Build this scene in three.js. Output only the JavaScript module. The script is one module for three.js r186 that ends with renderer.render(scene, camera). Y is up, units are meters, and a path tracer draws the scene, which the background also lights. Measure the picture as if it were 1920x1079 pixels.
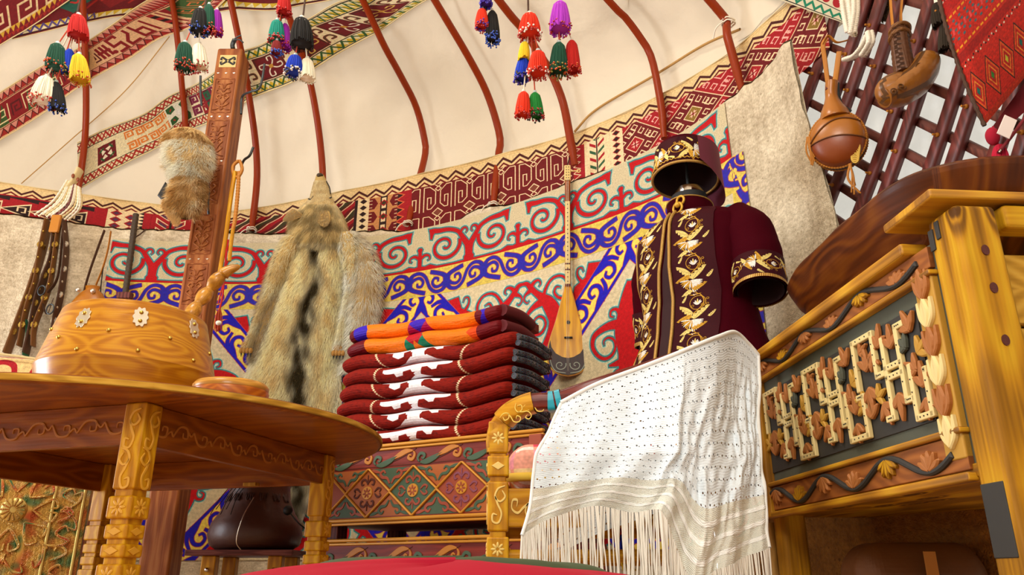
import * as THREE from 'three';
import { RoundedBoxGeometry } from 'three/addons/geometries/RoundedBoxGeometry.js';
import { mergeGeometries, mergeVertices } from 'three/addons/utils/BufferGeometryUtils.js';
import { RectAreaLightUniformsLib } from 'three/addons/lights/RectAreaLightUniformsLib.js';
import { ImprovedNoise } from 'three/addons/math/ImprovedNoise.js';

// ---------------------------------------------------------------- camera, sky, lights, exposure
const FOCAL = 1482, PITCH = 20.2 * Math.PI / 180, EYE = new THREE.Vector3(0, 0.30, 0);
const scene = new THREE.Scene();
const camera = new THREE.PerspectiveCamera(2 * Math.atan(539.5 / FOCAL) * 180 / Math.PI, 1920 / 1079, 0.05, 60);
camera.position.copy(EYE);
camera.rotation.set(PITCH, 0, 0);
const renderer = new THREE.WebGLRenderer({ antialias: true });
renderer.toneMapping = THREE.LinearToneMapping;
renderer.toneMappingExposure = 1.22;
renderer.shadowMap.enabled = true;
renderer.shadowMap.type = THREE.PCFSoftShadowMap;
scene.background = new THREE.Color(0.93, 0.97, 1.0);          // bright overcast day outside the tent
scene.backgroundIntensity = 1.35;
RectAreaLightUniformsLib.init();

const YURT = { x: -1.54, z: -1.32, R: 2.80 };                 // axis and radius of the tent
// unseen lamp panels placed to light the tent: [name, position, aimed at, width, height, colour, intensity]
const PANELS = [
  ['ceiling_light', [-1.55, 3.5, -1.25], [-1.2, 0, -2.2], 1.0, 1.0, 0xfff8ec, 13],  // out of view, placed to light the tent from above
  ['door_curtain', [-3.95, 1.02, -2.5], [-1.0, 0.95, -1.9], 1.25, 1.7, 0xeaf3ff, 9],  // glowing panel out of view, placed for light and bowl sheen from the left
  ['standing_light', [-0.45, 1.95, 0.55], [0.15, 1.0, -2.4], 0.9, 0.7, 0xfff8ee, 12],  // out of view behind the viewer, placed to light cabinet and shawl
];
// ---------------------------------------------------------------- helpers
const V = (x, y, z) => new THREE.Vector3(x, y, z), D2R = Math.PI / 180, { sin, cos, abs, PI, min, max, hypot, floor, sqrt, pow, exp, atan2, sign } = Math;
const lerp = (a, b, t) => a + (b - a) * t, clamp = (x, a = 0, b = 1) => max(a, min(b, x)), smooth = (a, b, x) => { const t = clamp((x - a) / (b - a)); return t * t * (3 - 2 * t); };
function rng(seed) { let s = seed >>> 0; return () => { s = (s + 0x6d2b79f5) | 0; let t = Math.imul(s ^ (s >>> 15), 1 | s); t = (t + Math.imul(t ^ (t >>> 7), 61 | t)) ^ t; return ((t ^ (t >>> 14)) >>> 0) / 4294967296; }; }
const PN = new ImprovedNoise(), noise = (x, y = 0, z = 0) => PN.noise(x + 31.7, y + 17.3, z + 5.1);
const fbm = (x, y, z = 0, n = 4) => { let s = 0, a = 0.5; for (let i = 0; i < n; i++) { s += a * noise(x, y, z); x *= 2.03; y *= 2.03; z *= 2.03; a *= 0.5; } return s; };

// a direction of view through a point of the photograph; places on real surfaces were measured with it
function ray(px, py) { const u = (px - 960) / FOCAL, v = (539.5 - py) / FOCAL; return V(u, v * cos(PITCH) + sin(PITCH), -(cos(PITCH) - v * sin(PITCH))); }
function at(px, py, depth) { const d = ray(px, py); return EYE.clone().addScaledVector(d, depth / -d.z); }
function atY(px, py, y) { const d = ray(px, py); return EYE.clone().addScaledVector(d, (y - EYE.y) / d.y); }
function proj(p) { const x = p.x - EYE.x, y = p.y - EYE.y, z = p.z - EYE.z, zc = -z * cos(PITCH) + y * sin(PITCH), yc = y * cos(PITCH) + z * sin(PITCH); return [960 + FOCAL * x / zc, 539.5 - FOCAL * yc / zc]; }
// the round wall: angle th in degrees (0 = straight ahead, positive to the right), height y
function wallTY(px, py, off = 0) {
  const d = ray(px, py), r = YURT.R - off, a = d.x * d.x + d.z * d.z, b = -2 * (d.x * YURT.x + d.z * YURT.z), c = YURT.x ** 2 + YURT.z ** 2 - r * r, t = (-b + sqrt(b * b - 4 * a * c)) / (2 * a);
  return [atan2(d.x * t - YURT.x, -(d.z * t - YURT.z)) / D2R, EYE.y + d.y * t];
}
const onWall = (th, y, off = 0) => V(YURT.x + (YURT.R - off) * sin(th * D2R), y, YURT.z - (YURT.R - off) * cos(th * D2R));
const inward = (th) => V(-sin(th * D2R), 0, cos(th * D2R));
const wallPx = (px, py, off = 0) => onWall(...wallTY(px, py, off), off);
const ARC = (YURT.R - 0.05) * D2R;                             // metres per degree along the wall

const used = new Map();
function numbered(name) { const n = used.get(name) ?? 0; used.set(name, n + 1); return n ? name + '_' + String(n).padStart(3, '0') : name; }
function mesh(name, geo, mat, parent) {
  const m = new THREE.Mesh(geo, mat); m.castShadow = m.receiveShadow = true;
  if (parent) { const k = parent.children.filter((c) => c.name === name || c.name.startsWith(name + '_')).length; m.name = k ? name + '_' + String(k).padStart(3, '0') : name; parent.add(m); } else { m.name = numbered(name); scene.add(m); }
  return m;
}
function thing(name, label, category, group, pos) {
  const o = new THREE.Group(); o.name = numbered(name); o.userData = { label, category }; if (group) o.userData.group = group; if (pos) o.position.copy(pos); scene.add(o); return o;
}
function tag(o, label, category, group) { Object.assign(o.userData, { label, category }); if (group) o.userData.group = group; return o; }
function struct(name, geo, mat) { const m = mesh(name, geo, mat); m.userData.kind = 'structure'; return m; }
function copyOf(src, label) { const c = src.clone(); c.name = numbered(src.name.replace(/_\d{3}$/, '')); c.userData = { ...src.userData }; if (label) c.userData.label = label; scene.add(c); return c; }

// geometry
const merge = (list) => mergeGeometries(list.map((g) => { g = g.index ? g.toNonIndexed() : g; for (const k of Object.keys(g.attributes)) if (!['position', 'normal', 'uv'].includes(k)) g.deleteAttribute(k); return g; }));
function grid(f, nu, nv, closedU = false) {                    // f(u, v) -> point; u, v in 0..1; optional third return: uv
  const p = [], uv = [], ix = [];
  for (let j = 0; j <= nv; j++) for (let i = 0; i <= nu; i++) { const q = f(i / nu, j / nv); p.push(q.x, q.y, q.z); q.uv ? uv.push(...q.uv) : uv.push(i / nu, j / nv); }
  for (let j = 0; j < nv; j++) for (let i = 0; i < nu; i++) { const a = j * (nu + 1) + i, b = a + 1, c = a + nu + 1, d = c + 1; ix.push(a, b, d, a, d, c); }
  const g = new THREE.BufferGeometry(); g.setAttribute('position', new THREE.Float32BufferAttribute(p, 3)); g.setAttribute('uv', new THREE.Float32BufferAttribute(uv, 2)); g.setIndex(ix); g.computeVertexNormals();
  if (closedU) { const n = g.attributes.normal; for (let j = 0; j <= nv; j++) { const a = j * (nu + 1), b = a + nu, s = V(n.getX(a) + n.getX(b), n.getY(a) + n.getY(b), n.getZ(a) + n.getZ(b)).normalize(); n.setXYZ(a, s.x, s.y, s.z); n.setXYZ(b, s.x, s.y, s.z); } }
  return g;
}
function boxUV(g, s = 1, grain = 'y') {                        // uv in metres by the way a face points, v along the grain
  const p = g.attributes.position, n = g.attributes.normal, uv = new Float32Array(p.count * 2);
  for (let i = 0; i < p.count; i++) {
    const x = p.getX(i), y = p.getY(i), z = p.getZ(i), a = abs(n.getX(i)), b = abs(n.getY(i)), c = abs(n.getZ(i));
    let u, v; if (grain === 'y') { v = y; u = a > c ? z : x; if (b > a && b > c) { u = x; v = z; } } else if (grain === 'x') { v = x; u = b > c ? z : y; if (a > b && a > c) { u = y; v = z; } } else { v = z; u = a > b ? y : x; if (c > a && c > b) { u = x; v = y; } }
    uv[2 * i] = u * s; uv[2 * i + 1] = v * s;
  }
  g.setAttribute('uv', new THREE.BufferAttribute(uv, 2)); return g;
}
const box = (w, h, d, r = 0.004, grain = 'y') => boxUV(new RoundedBoxGeometry(w, h, d, 2, min(r, w / 2.01, h / 2.01, d / 2.01)), 1, grain);
const moved = (g, x, y, z, ry = 0, rx = 0, rz = 0) => { if (rx) g.rotateX(rx); if (rz) g.rotateZ(rz); if (ry) g.rotateY(ry); return g.translate(x, y, z); };
const curve = (pts, closed = false, t = 0.5) => new THREE.CatmullRomCurve3(pts, closed, 'catmullrom', t);
const tube = (pts, r, seg = 24, rad = 7, closed = false) => new THREE.TubeGeometry(pts.isCurve || pts.getPoint ? pts : curve(pts, closed), seg, r, rad, closed);
function taper(pts, radius, seg = 24, rad = 8, flat = 1, caps = true) { // a tube whose radius is radius(t); flat squeezes it along the curve's binormal
  const c = pts.getPoint ? pts : curve(pts), fr = c.computeFrenetFrames(seg, false), P = [], r = typeof radius === 'function' ? radius : () => radius;
  for (let j = 0; j <= seg; j++) P.push(c.getPointAt(j / seg));
  const g = grid((u, v) => { const j = Math.round(v * seg), a = u * 2 * PI, q = P[j].clone(); return q.addScaledVector(fr.normals[j], cos(a) * r(v)).addScaledVector(fr.binormals[j], -sin(a) * r(v) * flat); }, rad, seg, true);
  if (!caps) return g;
  const list = [g]; for (const [v, s] of [[0, 1], [1, -1]]) { const j = v * seg; if (r(v) > 0.0008) list.push(fan(P[j], Array.from({ length: rad }, (_, i) => { const a = s * i / rad * 2 * PI; return P[j].clone().addScaledVector(fr.normals[j], cos(a) * r(v)).addScaledVector(fr.binormals[j], -sin(a) * r(v) * flat); }))); }
  return merge(list);
}
function fan(c, ring) { const p = [], uv = []; for (let i = 0; i < ring.length; i++) { const a = ring[i], b = ring[(i + 1) % ring.length]; p.push(c.x, c.y, c.z, b.x, b.y, b.z, a.x, a.y, a.z); uv.push(0.5, 0.5, 0, 0, 1, 0); } const g = new THREE.BufferGeometry(); g.setAttribute('position', new THREE.Float32BufferAttribute(p, 3)); g.setAttribute('uv', new THREE.Float32BufferAttribute(uv, 2)); g.computeVertexNormals(); return g; }
const lathe = (prof, seg = 48) => new THREE.LatheGeometry(prof.map(([r, y]) => new THREE.Vector2(r, y)), seg);
function extrude(pts, depth, bevel = 0.002, segs = 1) { const s = pts.isShape || pts.curves ? pts : new THREE.Shape(pts.map(([x, y]) => new THREE.Vector2(x, y))); return new THREE.ExtrudeGeometry(s, { depth, bevelEnabled: bevel > 0, bevelThickness: bevel, bevelSize: bevel, bevelOffset: -bevel, bevelSegments: segs, curveSegments: 10 }); }
// a flat bar along the way from a to b, face turned towards n
function bar(a, b, w, t, n, r = 0.003, grain = 'y') { const y = b.clone().sub(a), L = y.length(); y.normalize(); const z = n.clone().addScaledVector(y, -n.dot(y)).normalize(), x = y.clone().cross(z); return box(w, L, t, r, grain).applyMatrix4(new THREE.Matrix4().makeBasis(x, y, z).setPosition(a.clone().lerp(b, 0.5))); }
function basis(g, x, y, z, o) { return g.applyMatrix4(new THREE.Matrix4().makeBasis(x, y, z).setPosition(o)); }
const spiralPts = (cx, cy, r0, r1, a0, turns, n = 40) => Array.from({ length: n + 1 }, (_, i) => { const t = i / n, a = a0 + turns * 2 * PI * t, r = lerp(r0, r1, t); return [cx + r * cos(a), cy + r * sin(a)]; });

// textures
function canvas(w, h, draw) { const c = document.createElement('canvas'); c.width = w; c.height = h; draw(c.getContext('2d'), w, h); return c; }
function tex(c, srgb = true, rx = 1, ry = 1, wrap = THREE.RepeatWrapping) { const t = new THREE.CanvasTexture(c); if (srgb) t.colorSpace = THREE.SRGBColorSpace; t.wrapS = t.wrapT = wrap; t.repeat.set(rx, ry); return t; }
function paint(w, h, f, srgb = true) {                         // f(x, y) in 0..1 -> [r, g, b] in 0..255
  return canvas(w, h, (c) => { const im = c.createImageData(w, h), d = im.data; for (let y = 0, i = 0; y < h; y++) for (let x = 0; x < w; x++, i += 4) { const q = f(x / w, y / h); d[i] = q[0]; d[i + 1] = q[1]; d[i + 2] = q[2]; d[i + 3] = 255; } c.putImageData(im, 0, 0); });
}
const rgb = (h) => [h >> 16 & 255, h >> 8 & 255, h & 255], mix3 = (a, b, t) => [lerp(a[0], b[0], t), lerp(a[1], b[1], t), lerp(a[2], b[2], t)];
const tn = (x, y, k, z = 0) => { const a = 2 * PI * x, b = 2 * PI * y; return noise(cos(a) * k / 6.28 + sin(b) * k / 9 + z, sin(a) * k / 6.28 - z, cos(b) * k / 6.28 + 3 * z); };   // tiles in x and y
const std = (o) => new THREE.MeshStandardMaterial(o), phys = (o) => new THREE.MeshPhysicalMaterial(o);
function poly(c, pts, fill, stroke, lw) { c.beginPath(); pts.forEach(([x, y], i) => i ? c.lineTo(x, y) : c.moveTo(x, y)); c.closePath(); if (fill) { c.fillStyle = fill; c.fill(); } if (stroke) { c.strokeStyle = stroke; c.lineWidth = lw; c.stroke(); } }
function line(c, pts, col, lw, cap = 'butt') { c.beginPath(); pts.forEach(([x, y], i) => i ? c.lineTo(x, y) : c.moveTo(x, y)); c.strokeStyle = col; c.lineWidth = lw; c.lineCap = cap; c.lineJoin = cap === 'round' ? 'round' : 'miter'; c.stroke(); }
function smoothLine(pts, n = 8) { const c = curve(pts.map(([x, y]) => V(x, y, 0))); return c.getPoints(pts.length * n).map((p) => [p.x, p.y]); }
// a stroke of changing width as a filled outline, for felt scrolls: pts [[x, y, w]...]
function ribbonPts(pts, n = 8) {
  const c = curve(pts.map(([x, y, w]) => V(x, y, w))).getPoints(pts.length * n), A = [], B = [];
  for (let i = 0; i < c.length; i++) { const a = c[max(0, i - 1)], b = c[min(c.length - 1, i + 1)], l = hypot(b.x - a.x, b.y - a.y) || 1, nx = -(b.y - a.y) / l, ny = (b.x - a.x) / l, w = max(0, c[i].z) / 2; A.push([c[i].x + nx * w, c[i].y + ny * w]); B.unshift([c[i].x - nx * w, c[i].y - ny * w]); }
  return A.concat(B);
}
// fur: many thin bent hairs as one instanced thing; items: [point, direction, length, colour, width]
const hairGeo = (() => { const g = new THREE.ConeGeometry(1, 1, 3, 3, true).translate(0, 0.5, 0), p = g.attributes.position; for (let i = 0; i < p.count; i++) { const y = p.getY(i); p.setZ(i, p.getZ(i) + 0.25 * y * y * 18); } g.computeVertexNormals(); return g; })();
function fur(name, items, mat, parent) {
  const m = new THREE.InstancedMesh(hairGeo, mat, items.length), q = new THREE.Quaternion(), M = new THREE.Matrix4(), col = new THREE.Color(), up = V(0, 1, 0);
  items.forEach(([p, d, l, c, w = 0.0012], i) => { q.setFromUnitVectors(up, d); M.compose(p, q, V(w, l, w)); m.setMatrixAt(i, M); m.setColorAt(i, col.setRGB(...c)); });
  m.name = name; m.userData.kind = 'stuff'; m.castShadow = m.receiveShadow = true; parent.add(m); return m;
}
// ---------------------------------------------------------------- materials
const MIR = THREE.MirroredRepeatWrapping;
// wood whose grain runs along v; one tile covers `m` metres
function woodMap(dark, mid, light, { m = 0.5, fig = 0.25, rings = 14, seed = 0, knots = 0, n = 512 } = {}) {
  const A = rgb(dark), B = rgb(mid), C = rgb(light), kn = Array.from({ length: knots }, (_, i) => [((i * 0.618 + 0.21 + seed) % 1), ((i * 0.377 + 0.13 + seed * 0.7) % 1)]);
  const c = paint(n, n, (x, y) => {
    let k = 0; for (const [a, b] of kn) { const d = hypot((x - a) * 3, y - b); k = max(k, exp(-d * d * 160)); }
    const w = fbm(x * 3, y * 0.9, seed, 3) * fig * 2 + k * 0.5, r = 0.5 + 0.5 * sin((x + w) * rings * 2 * PI), f = 0.5 + 0.5 * noise(x * 90, y * 3.2, seed + 4), g = 0.5 + fbm(x * 4, y * 2, seed + 9, 3);
    const t = clamp(0.42 * pow(r, 1.5) + 0.28 * f + 0.35 * g - k * 0.5 - 0.02); return t < 0.5 ? mix3(A, B, t * 2) : mix3(B, C, t * 2 - 1);
  });
  return tex(c, true, 1 / m, 1 / m, MIR);
}
const bumpNoise = (n, f, m, seed = 0) => tex(paint(n, n, (x, y) => { const g = 128 + 170 * f(x, y, seed); return [g, g, g]; }, false), false, 1 / m, 1 / m, MIR);
const grainBump = bumpNoise(256, (x, y) => noise(x * 60, y * 3) * 0.6 + noise(x * 20, y * 2, 3) * 0.4, 0.3);
const softBump = bumpNoise(256, (x, y) => fbm(x * 8, y * 8, 2, 4), 0.5);
const wool = bumpNoise(256, (x, y) => noise(x * 70, y * 70) * 0.5 + noise(x * 24, y * 24, 7) * 0.5, 0.25);
const feltMap = tex(paint(512, 512, (x, y) => { const g = fbm(x * 5, y * 5, 1, 4) * 0.55 + noise(x * 90, y * 90) * 0.22 + noise(x * 30, y * 45, 4) * 0.22, sp = noise(x * 60, y * 60, 9) > 0.56 ? 0.35 : 0; return mix3([138, 120, 92], [240, 226, 196], clamp(0.62 + g * 1.0 - sp)); }), true, 1 / 0.8, 1 / 0.8, MIR);
const wood = (map, color = 0xffffff, rough = 0.5, coat = 0, bump = 0.0006) => phys({ map, specularIntensity: 0.45, color, roughness: rough, clearcoat: coat, clearcoatRoughness: 0.22, bumpMap: grainBump, bumpScale: bump });
const T = {
  table: woodMap(0x7a3a0c, 0xa85b18, 0xc27a2c, { m: 0.6, fig: 0.3, rings: 9, seed: 1 }),
  honey: woodMap(0x9a5c10, 0xcf8d20, 0xe8b44a, { m: 0.4, fig: 0.2, rings: 8, seed: 2 }),
  figured: woodMap(0x96500f, 0xc98428, 0xdda24a, { m: 0.52, fig: 0.75, rings: 9, seed: 3 }),
  worn: woodMap(0x5a360c, 0xbb8526, 0xeac860, { m: 0.45, fig: 0.3, rings: 4, seed: 4, knots: 6 }),
  pale: woodMap(0x8a6620, 0xbf9848, 0xdcbc74, { m: 0.5, fig: 0.35, rings: 12, seed: 5, knots: 2 }),
  dish: woodMap(0x3c1606, 0x8a4614, 0xb06a24, { m: 0.62, fig: 0.9, rings: 6, seed: 6 }),
  red: woodMap(0x6e2c18, 0x944430, 0xb0604a, { m: 0.4, fig: 0.15, rings: 10, seed: 7 }),
  post: woodMap(0x6a3012, 0x985628, 0xb47a46, { m: 0.4, fig: 0.15, rings: 8, seed: 9 }),
  dark: woodMap(0x3a1a14, 0x6a3630, 0x8a5248, { m: 0.3, fig: 0.2, rings: 8, seed: 8 }),
};
const M = {
  roof: phys({ color: 0xdfcdb0, roughness: 0.95, transmission: 0.3, thickness: 0, bumpMap: softBump, bumpScale: 0.004, side: THREE.DoubleSide }),
  cover: phys({ color: 0xeeebe4, transmission: 0.75, thickness: 0, roughness: 0.95, side: THREE.DoubleSide, bumpMap: softBump, bumpScale: 0.01 }),
  floor: std({ color: 0xc09a70, roughness: 0.95, bumpMap: wool, bumpScale: 0.003 }),  // unseen floor, kept pale to bounce light up under the table
  felt: std({ map: feltMap, roughness: 1, bumpMap: wool, bumpScale: 0.003, side: THREE.DoubleSide }),
  feltEdge: std({ map: feltMap, color: 0xd8c8a8, roughness: 1 }),
  pole: phys({ color: 0x8e2e02, specularIntensity: 0.35, roughness: 0.42, clearcoat: 0.15, clearcoatRoughness: 0.2, bumpMap: grainBump, bumpScale: 0.0006 }),
  polePale: phys({ color: 0xa8443a, roughness: 0.5, bumpMap: grainBump, bumpScale: 0.0006 }),
  slat: phys({ map: T.dark, color: 0xffd0d0, roughness: 0.5, clearcoat: 0.2, clearcoatRoughness: 0.3 }),
  slatBack: std({ map: T.dark, color: 0xfff0d0, roughness: 0.7 }),
  cord: std({ color: 0xd8c490, roughness: 0.95 }), whiteCord: std({ color: 0xeee6d2, roughness: 0.95 }), blackCord: std({ color: 0x1a1512, roughness: 0.9 }),
  table: wood(T.table, 0xd8d060, 0.38, 0.15), honey: wood(T.honey, 0xf4f878, 0.45, 0.12), figured: wood(T.figured, 0xeeee80, 0.28, 0.4), worn: wood(T.worn, 0xf8f47c, 0.6, 0, 0.0015), pale: wood(T.pale, 0xfff0b0, 0.75, 0, 0.0012), dish: wood(T.dish, 0xb8b060, 0.5, 0.08), red: wood(T.post, 0xffffff, 0.55, 0.08), dark: wood(T.dark, 0xffffff, 0.6),
  inlay: std({ color: 0xd9a02c, roughness: 0.5 }), carve: std({ color: 0xa8661c, roughness: 0.7 }), carveRed: std({ color: 0x7c3322, roughness: 0.6 }),
  brass: std({ color: 0xc9a850, roughness: 0.28, metalness: 1 }), silver: std({ color: 0xe6e0d0, roughness: 0.3, metalness: 0.9 }), chrome: std({ color: 0xe8e8ea, roughness: 0.08, metalness: 1 }), iron: std({ color: 0x4a4f52, roughness: 0.45, metalness: 0.8 }), black: std({ color: 0x0d0c0c, roughness: 0.6 }),
  gold: std({ color: 0xd8a838, roughness: 0.42, metalness: 0.35 }),
  leather: phys({ color: 0xa86414, roughness: 0.35, clearcoat: 0.35, clearcoatRoughness: 0.25, bumpMap: softBump, bumpScale: 0.0015 }),
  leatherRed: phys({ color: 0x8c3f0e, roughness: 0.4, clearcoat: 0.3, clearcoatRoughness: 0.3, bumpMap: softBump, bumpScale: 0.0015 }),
  leatherOld: std({ color: 0x4a2a12, roughness: 0.65, bumpMap: softBump, bumpScale: 0.003 }), strap: std({ color: 0xb87418, roughness: 0.55 }),
  hair: phys({ color: 0xffffff, roughness: 0.95, transmission: 0.55, thickness: 0, specularIntensity: 0.2 }),
};
// ---------------------------------------------------------------- the tent: floor, wall, roof, lamps
struct('floor', boxUV(new THREE.CylinderGeometry(3.2, 3.2, 0.1, 64).translate(YURT.x, -0.05, YURT.z), 1), M.floor);
{ // felt-covered wall with a doorway (th -80..-48) that lets the day in; two skins with the edges closed
  const ring = (t0, t1, y0, y1) => { const r0 = YURT.R + 0.06, r1 = YURT.R + 0.13, P = (t, r, y) => V(YURT.x + r * sin(t * D2R), y, YURT.z - r * cos(t * D2R)), n = max(4, Math.round((t1 - t0) / 3)), f = [[r0, y0], [r0, y1], [r1, y1], [r1, y0], [r0, y0]]; return grid((u, v) => { const k = min(3, floor(v * 4)), q = v * 4 - k, r = lerp(f[k][0], f[k + 1][0], q), y = lerp(f[k][1], f[k + 1][1], q), p = P(lerp(t0, t1, u), r, y); p.uv = [lerp(t0, t1, u) * ARC, y + r]; return p; }, n, 4); };
  struct('wall_back', ring(-48, 280, 0, 2.12), M.cover); struct('wall_left', ring(-80, -48, 1.95, 2.12), M.cover);
  const P = (t, y) => onWall(t, y, -0.095), dm = wood(T.red, 0xffffff, 0.5, 0.2), fr = [];
  for (const t of [-80, -48]) fr.push(bar(P(t, 0), P(t, 1.98), 0.09, 0.12, inward(t))); fr.push(bar(P(-80, 1.95), P(-48, 1.95), 0.09, 0.12, inward(-64)));
  struct('door_1', merge(fr), dm);
}
// roof poles: the way of each was read off the photograph in its own upright plane through the tent's axis
const POLES = [
  [-19.6, [[132, 405], [148, 345], [160, 250], [161, 140], [155, 0]], 1.0],
  [-9.2, [[301, 432], [318, 385], [346, 250], [341, 160], [331, 60], [322, 0]], 1.0],
  [1.6, [[472, 432], [482, 320], [470, 200], [432, 0]]], [9.6, [[605, 325], [585, 170], [545, 40]]],
  [20.9, [[765, 420], [785, 340], [797, 290], [796, 262], [780, 200], [750, 140], [720, 85], [680, 0]]],
  [31.8, [[925, 385], [935, 290], [937, 255], [915, 180], [880, 110], [815, 0]]],
  [42.2, [[1078, 310], [1070, 265], [1055, 190], [1030, 130], [1010, 100], [985, 60], [935, 0]]],
  [53.1, [[1245, 260], [1240, 200], [1222, 110], [1200, 70], [1170, 30], [1140, 0]]], [62.3, [[1392, 172], [1375, 110], [1360, 60], [1330, 0]]],
];
const CROWN = { r: 0.62, y: 3.78 };
function inPlane(px, py, th) { const n = V(cos(th * D2R), 0, sin(th * D2R)), d = ray(px, py), o = EYE.clone().sub(V(YURT.x, 0, YURT.z)), t = -o.dot(n) / d.dot(n), p = o.addScaledVector(d, t); return [hypot(p.x, p.z), p.y]; }
const profile = POLES.map(([th0, px]) => {
  const th = th0 < -5 ? th0 : wallTY(...px[0], 0.06)[0], q = px.map(([x, y]) => inPlane(x, y, th)), [ra, ya] = q[q.length - 2], [r, y] = q[q.length - 1];
  if (q[0][1] > 2.3) q.unshift([2.76, 2.05]);
  const s = clamp((y - ya) / (ra - r), 0.35, 0.75), m = [lerp(r, CROWN.r, 0.5), lerp(y + s * 0.5 * (r - CROWN.r), (y + CROWN.y) / 2, 0.5)];
  q.push(m, [CROWN.r, CROWN.y]);
  const c = curve(q.map(([a, b]) => V(a, b, 0))); c.arcLengthDivisions = 120; return { th, c, pts: c.getSpacedPoints(60) };
});
{ // the same build all the way round: the others repeat the nearest profile
  const first = profile[0], last = profile[profile.length - 1], span = 360 - (last.th - first.th), n = Math.round(span / 10.6);
  for (let i = 1; i < n; i++) { const t = i / n, o = (t < 0.5 ? last : first), m = profile[2]; const pts = o.pts.map((p, k) => p.clone().lerp(m.pts[k], min(1, 4 * min(t, 1 - t)))); profile.push({ th: last.th + span * t, pts, c: null, far: true }); }
}
function roofPt(th, v, off = 0) {                             // a point of the roof's skin, off metres inside it
  let a = profile[profile.length - 1], b = profile[0], t0 = a.th - 360, t1 = b.th; let q = th; while (q < profile[0].th) q += 360; while (q >= profile[0].th + 360) q -= 360;
  for (let i = 0; i < profile.length; i++) { const A = profile[i], B = profile[(i + 1) % profile.length], tb = i + 1 < profile.length ? B.th : B.th + 360; if (q >= A.th && q <= tb) { a = A; b = B; t0 = A.th; t1 = tb; break; } }
  const w = smooth(0, 1, (q - t0) / (t1 - t0)) * 0.5 + 0.5 * (q - t0) / (t1 - t0), k = clamp(v) * 60, i = min(59, floor(k)), f = k - i, P = (o) => o.pts[i].clone().lerp(o.pts[i + 1], f), p = P(a).lerp(P(b), w), g = a.pts[i + 1].clone().sub(a.pts[i]).normalize();
  const d = 0.055 - off, r = p.x + g.y * d, y = p.y - g.x * d; return V(YURT.x + r * sin(th * D2R), y, YURT.z - r * cos(th * D2R));
}
function roofTV(px, py) {                                     // [th, v] of the roof point seen there
  let th = wallTY(px, 330, 0)[0] * 0.5 + 5, v = 0.3; const F = (t, w) => { const s = proj(roofPt(t, w)); return [s[0] - px, s[1] - py]; };
  let bt = th, bv = v, be = 1e9; for (let t = -60; t < 100; t += 4) for (let w = 0; w < 0.75; w += 0.05) { const e = hypot(...F(t, w)); if (e < be) { be = e; bt = t; bv = w; } }
  th = bt; v = bv;
  for (let i = 0; i < 25; i++) { const e = F(th, v), a = F(th + 0.1, v), b = F(th, v + 0.004), j = [(a[0] - e[0]) / 0.1, (b[0] - e[0]) / 0.004, (a[1] - e[1]) / 0.1, (b[1] - e[1]) / 0.004], D = j[0] * j[3] - j[1] * j[2] || 1; th -= 0.8 * clamp((e[0] * j[3] - j[1] * e[1]) / D, -6, 6); v = clamp(v - 0.8 * clamp((j[0] * e[1] - j[2] * e[0]) / D, -0.1, 0.1), -0.0, 1); if (hypot(...e) < 0.3) break; }
  return [th, v];
}
{ const g = grid((u, v) => { const th = -30 + u * 360, w = v, e = fbm(th * 0.11, v * 5, 1, 3) * 0.045 + 0.03 * abs(noise(th * 0.2 + v * 6, v * 9 - th * 0.05, 8)) + 0.02 * abs(noise(th * 0.5 - v * 11, v * 5, 3)), p = roofPt(th, w, -0.008 - e * (th > -60 && th < 110 ? 1 : 0.3)); p.uv = [th * 0.045, v * 3]; return p; }, 420, 90, true); struct('ceiling', g, M.roof); }
{ // sewn seams and the hem of the roof cloth, seen as thin ridges
  const seam = (pts, r) => tube(curve(pts.map(([x, y]) => { const [t, v] = roofTV(x, y); return roofPt(t, v, 0.004); })), r, 40, 5);
  const sm = std({ color: 0xb98f52, roughness: 1 });
  for (const [pts, r, l] of [[[[40, 345], [130, 265], [235, 170], [318, 68]], 0.003], [[[1078, 248], [1120, 205], [1230, 140], [1320, 85], [1385, 40]], 0.006]]) { const s = mesh('roof_seam', seam(pts, r), sm); s.userData.kind = 'structure'; }
}
{ const list = [boxUV(new THREE.TorusGeometry(CROWN.r, 0.05, 10, 48).rotateX(PI / 2).translate(YURT.x, CROWN.y + 0.02, YURT.z), 1)]; for (let i = 0; i < 6; i++) { const a = (i % 3 - 1) * 0.18, s = i < 3; list.push(tube(Array.from({ length: 9 }, (_, k) => { const t = k / 8 * 2 - 1, h = 0.22 * (1 - t * t); return s ? V(YURT.x + t * CROWN.r, CROWN.y + h, YURT.z + a) : V(YURT.x + a, CROWN.y + h, YURT.z + t * CROWN.r); }), 0.016, 20, 6)); } struct('roof_crown', merge(list), M.pole); }
const POLE_WORDS = ['behind the tassel bunch with the yellow tassel', 'behind the white fur hat', 'just right of the carved post', 'that ends above the wolf pelt nose', 'above the left half of the quilt stack', 'above the right half of the quilt stack', 'that ends beside the lute head', 'that ends behind the embroidered hat', 'that crosses the woven band over the plain felt'];
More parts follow.
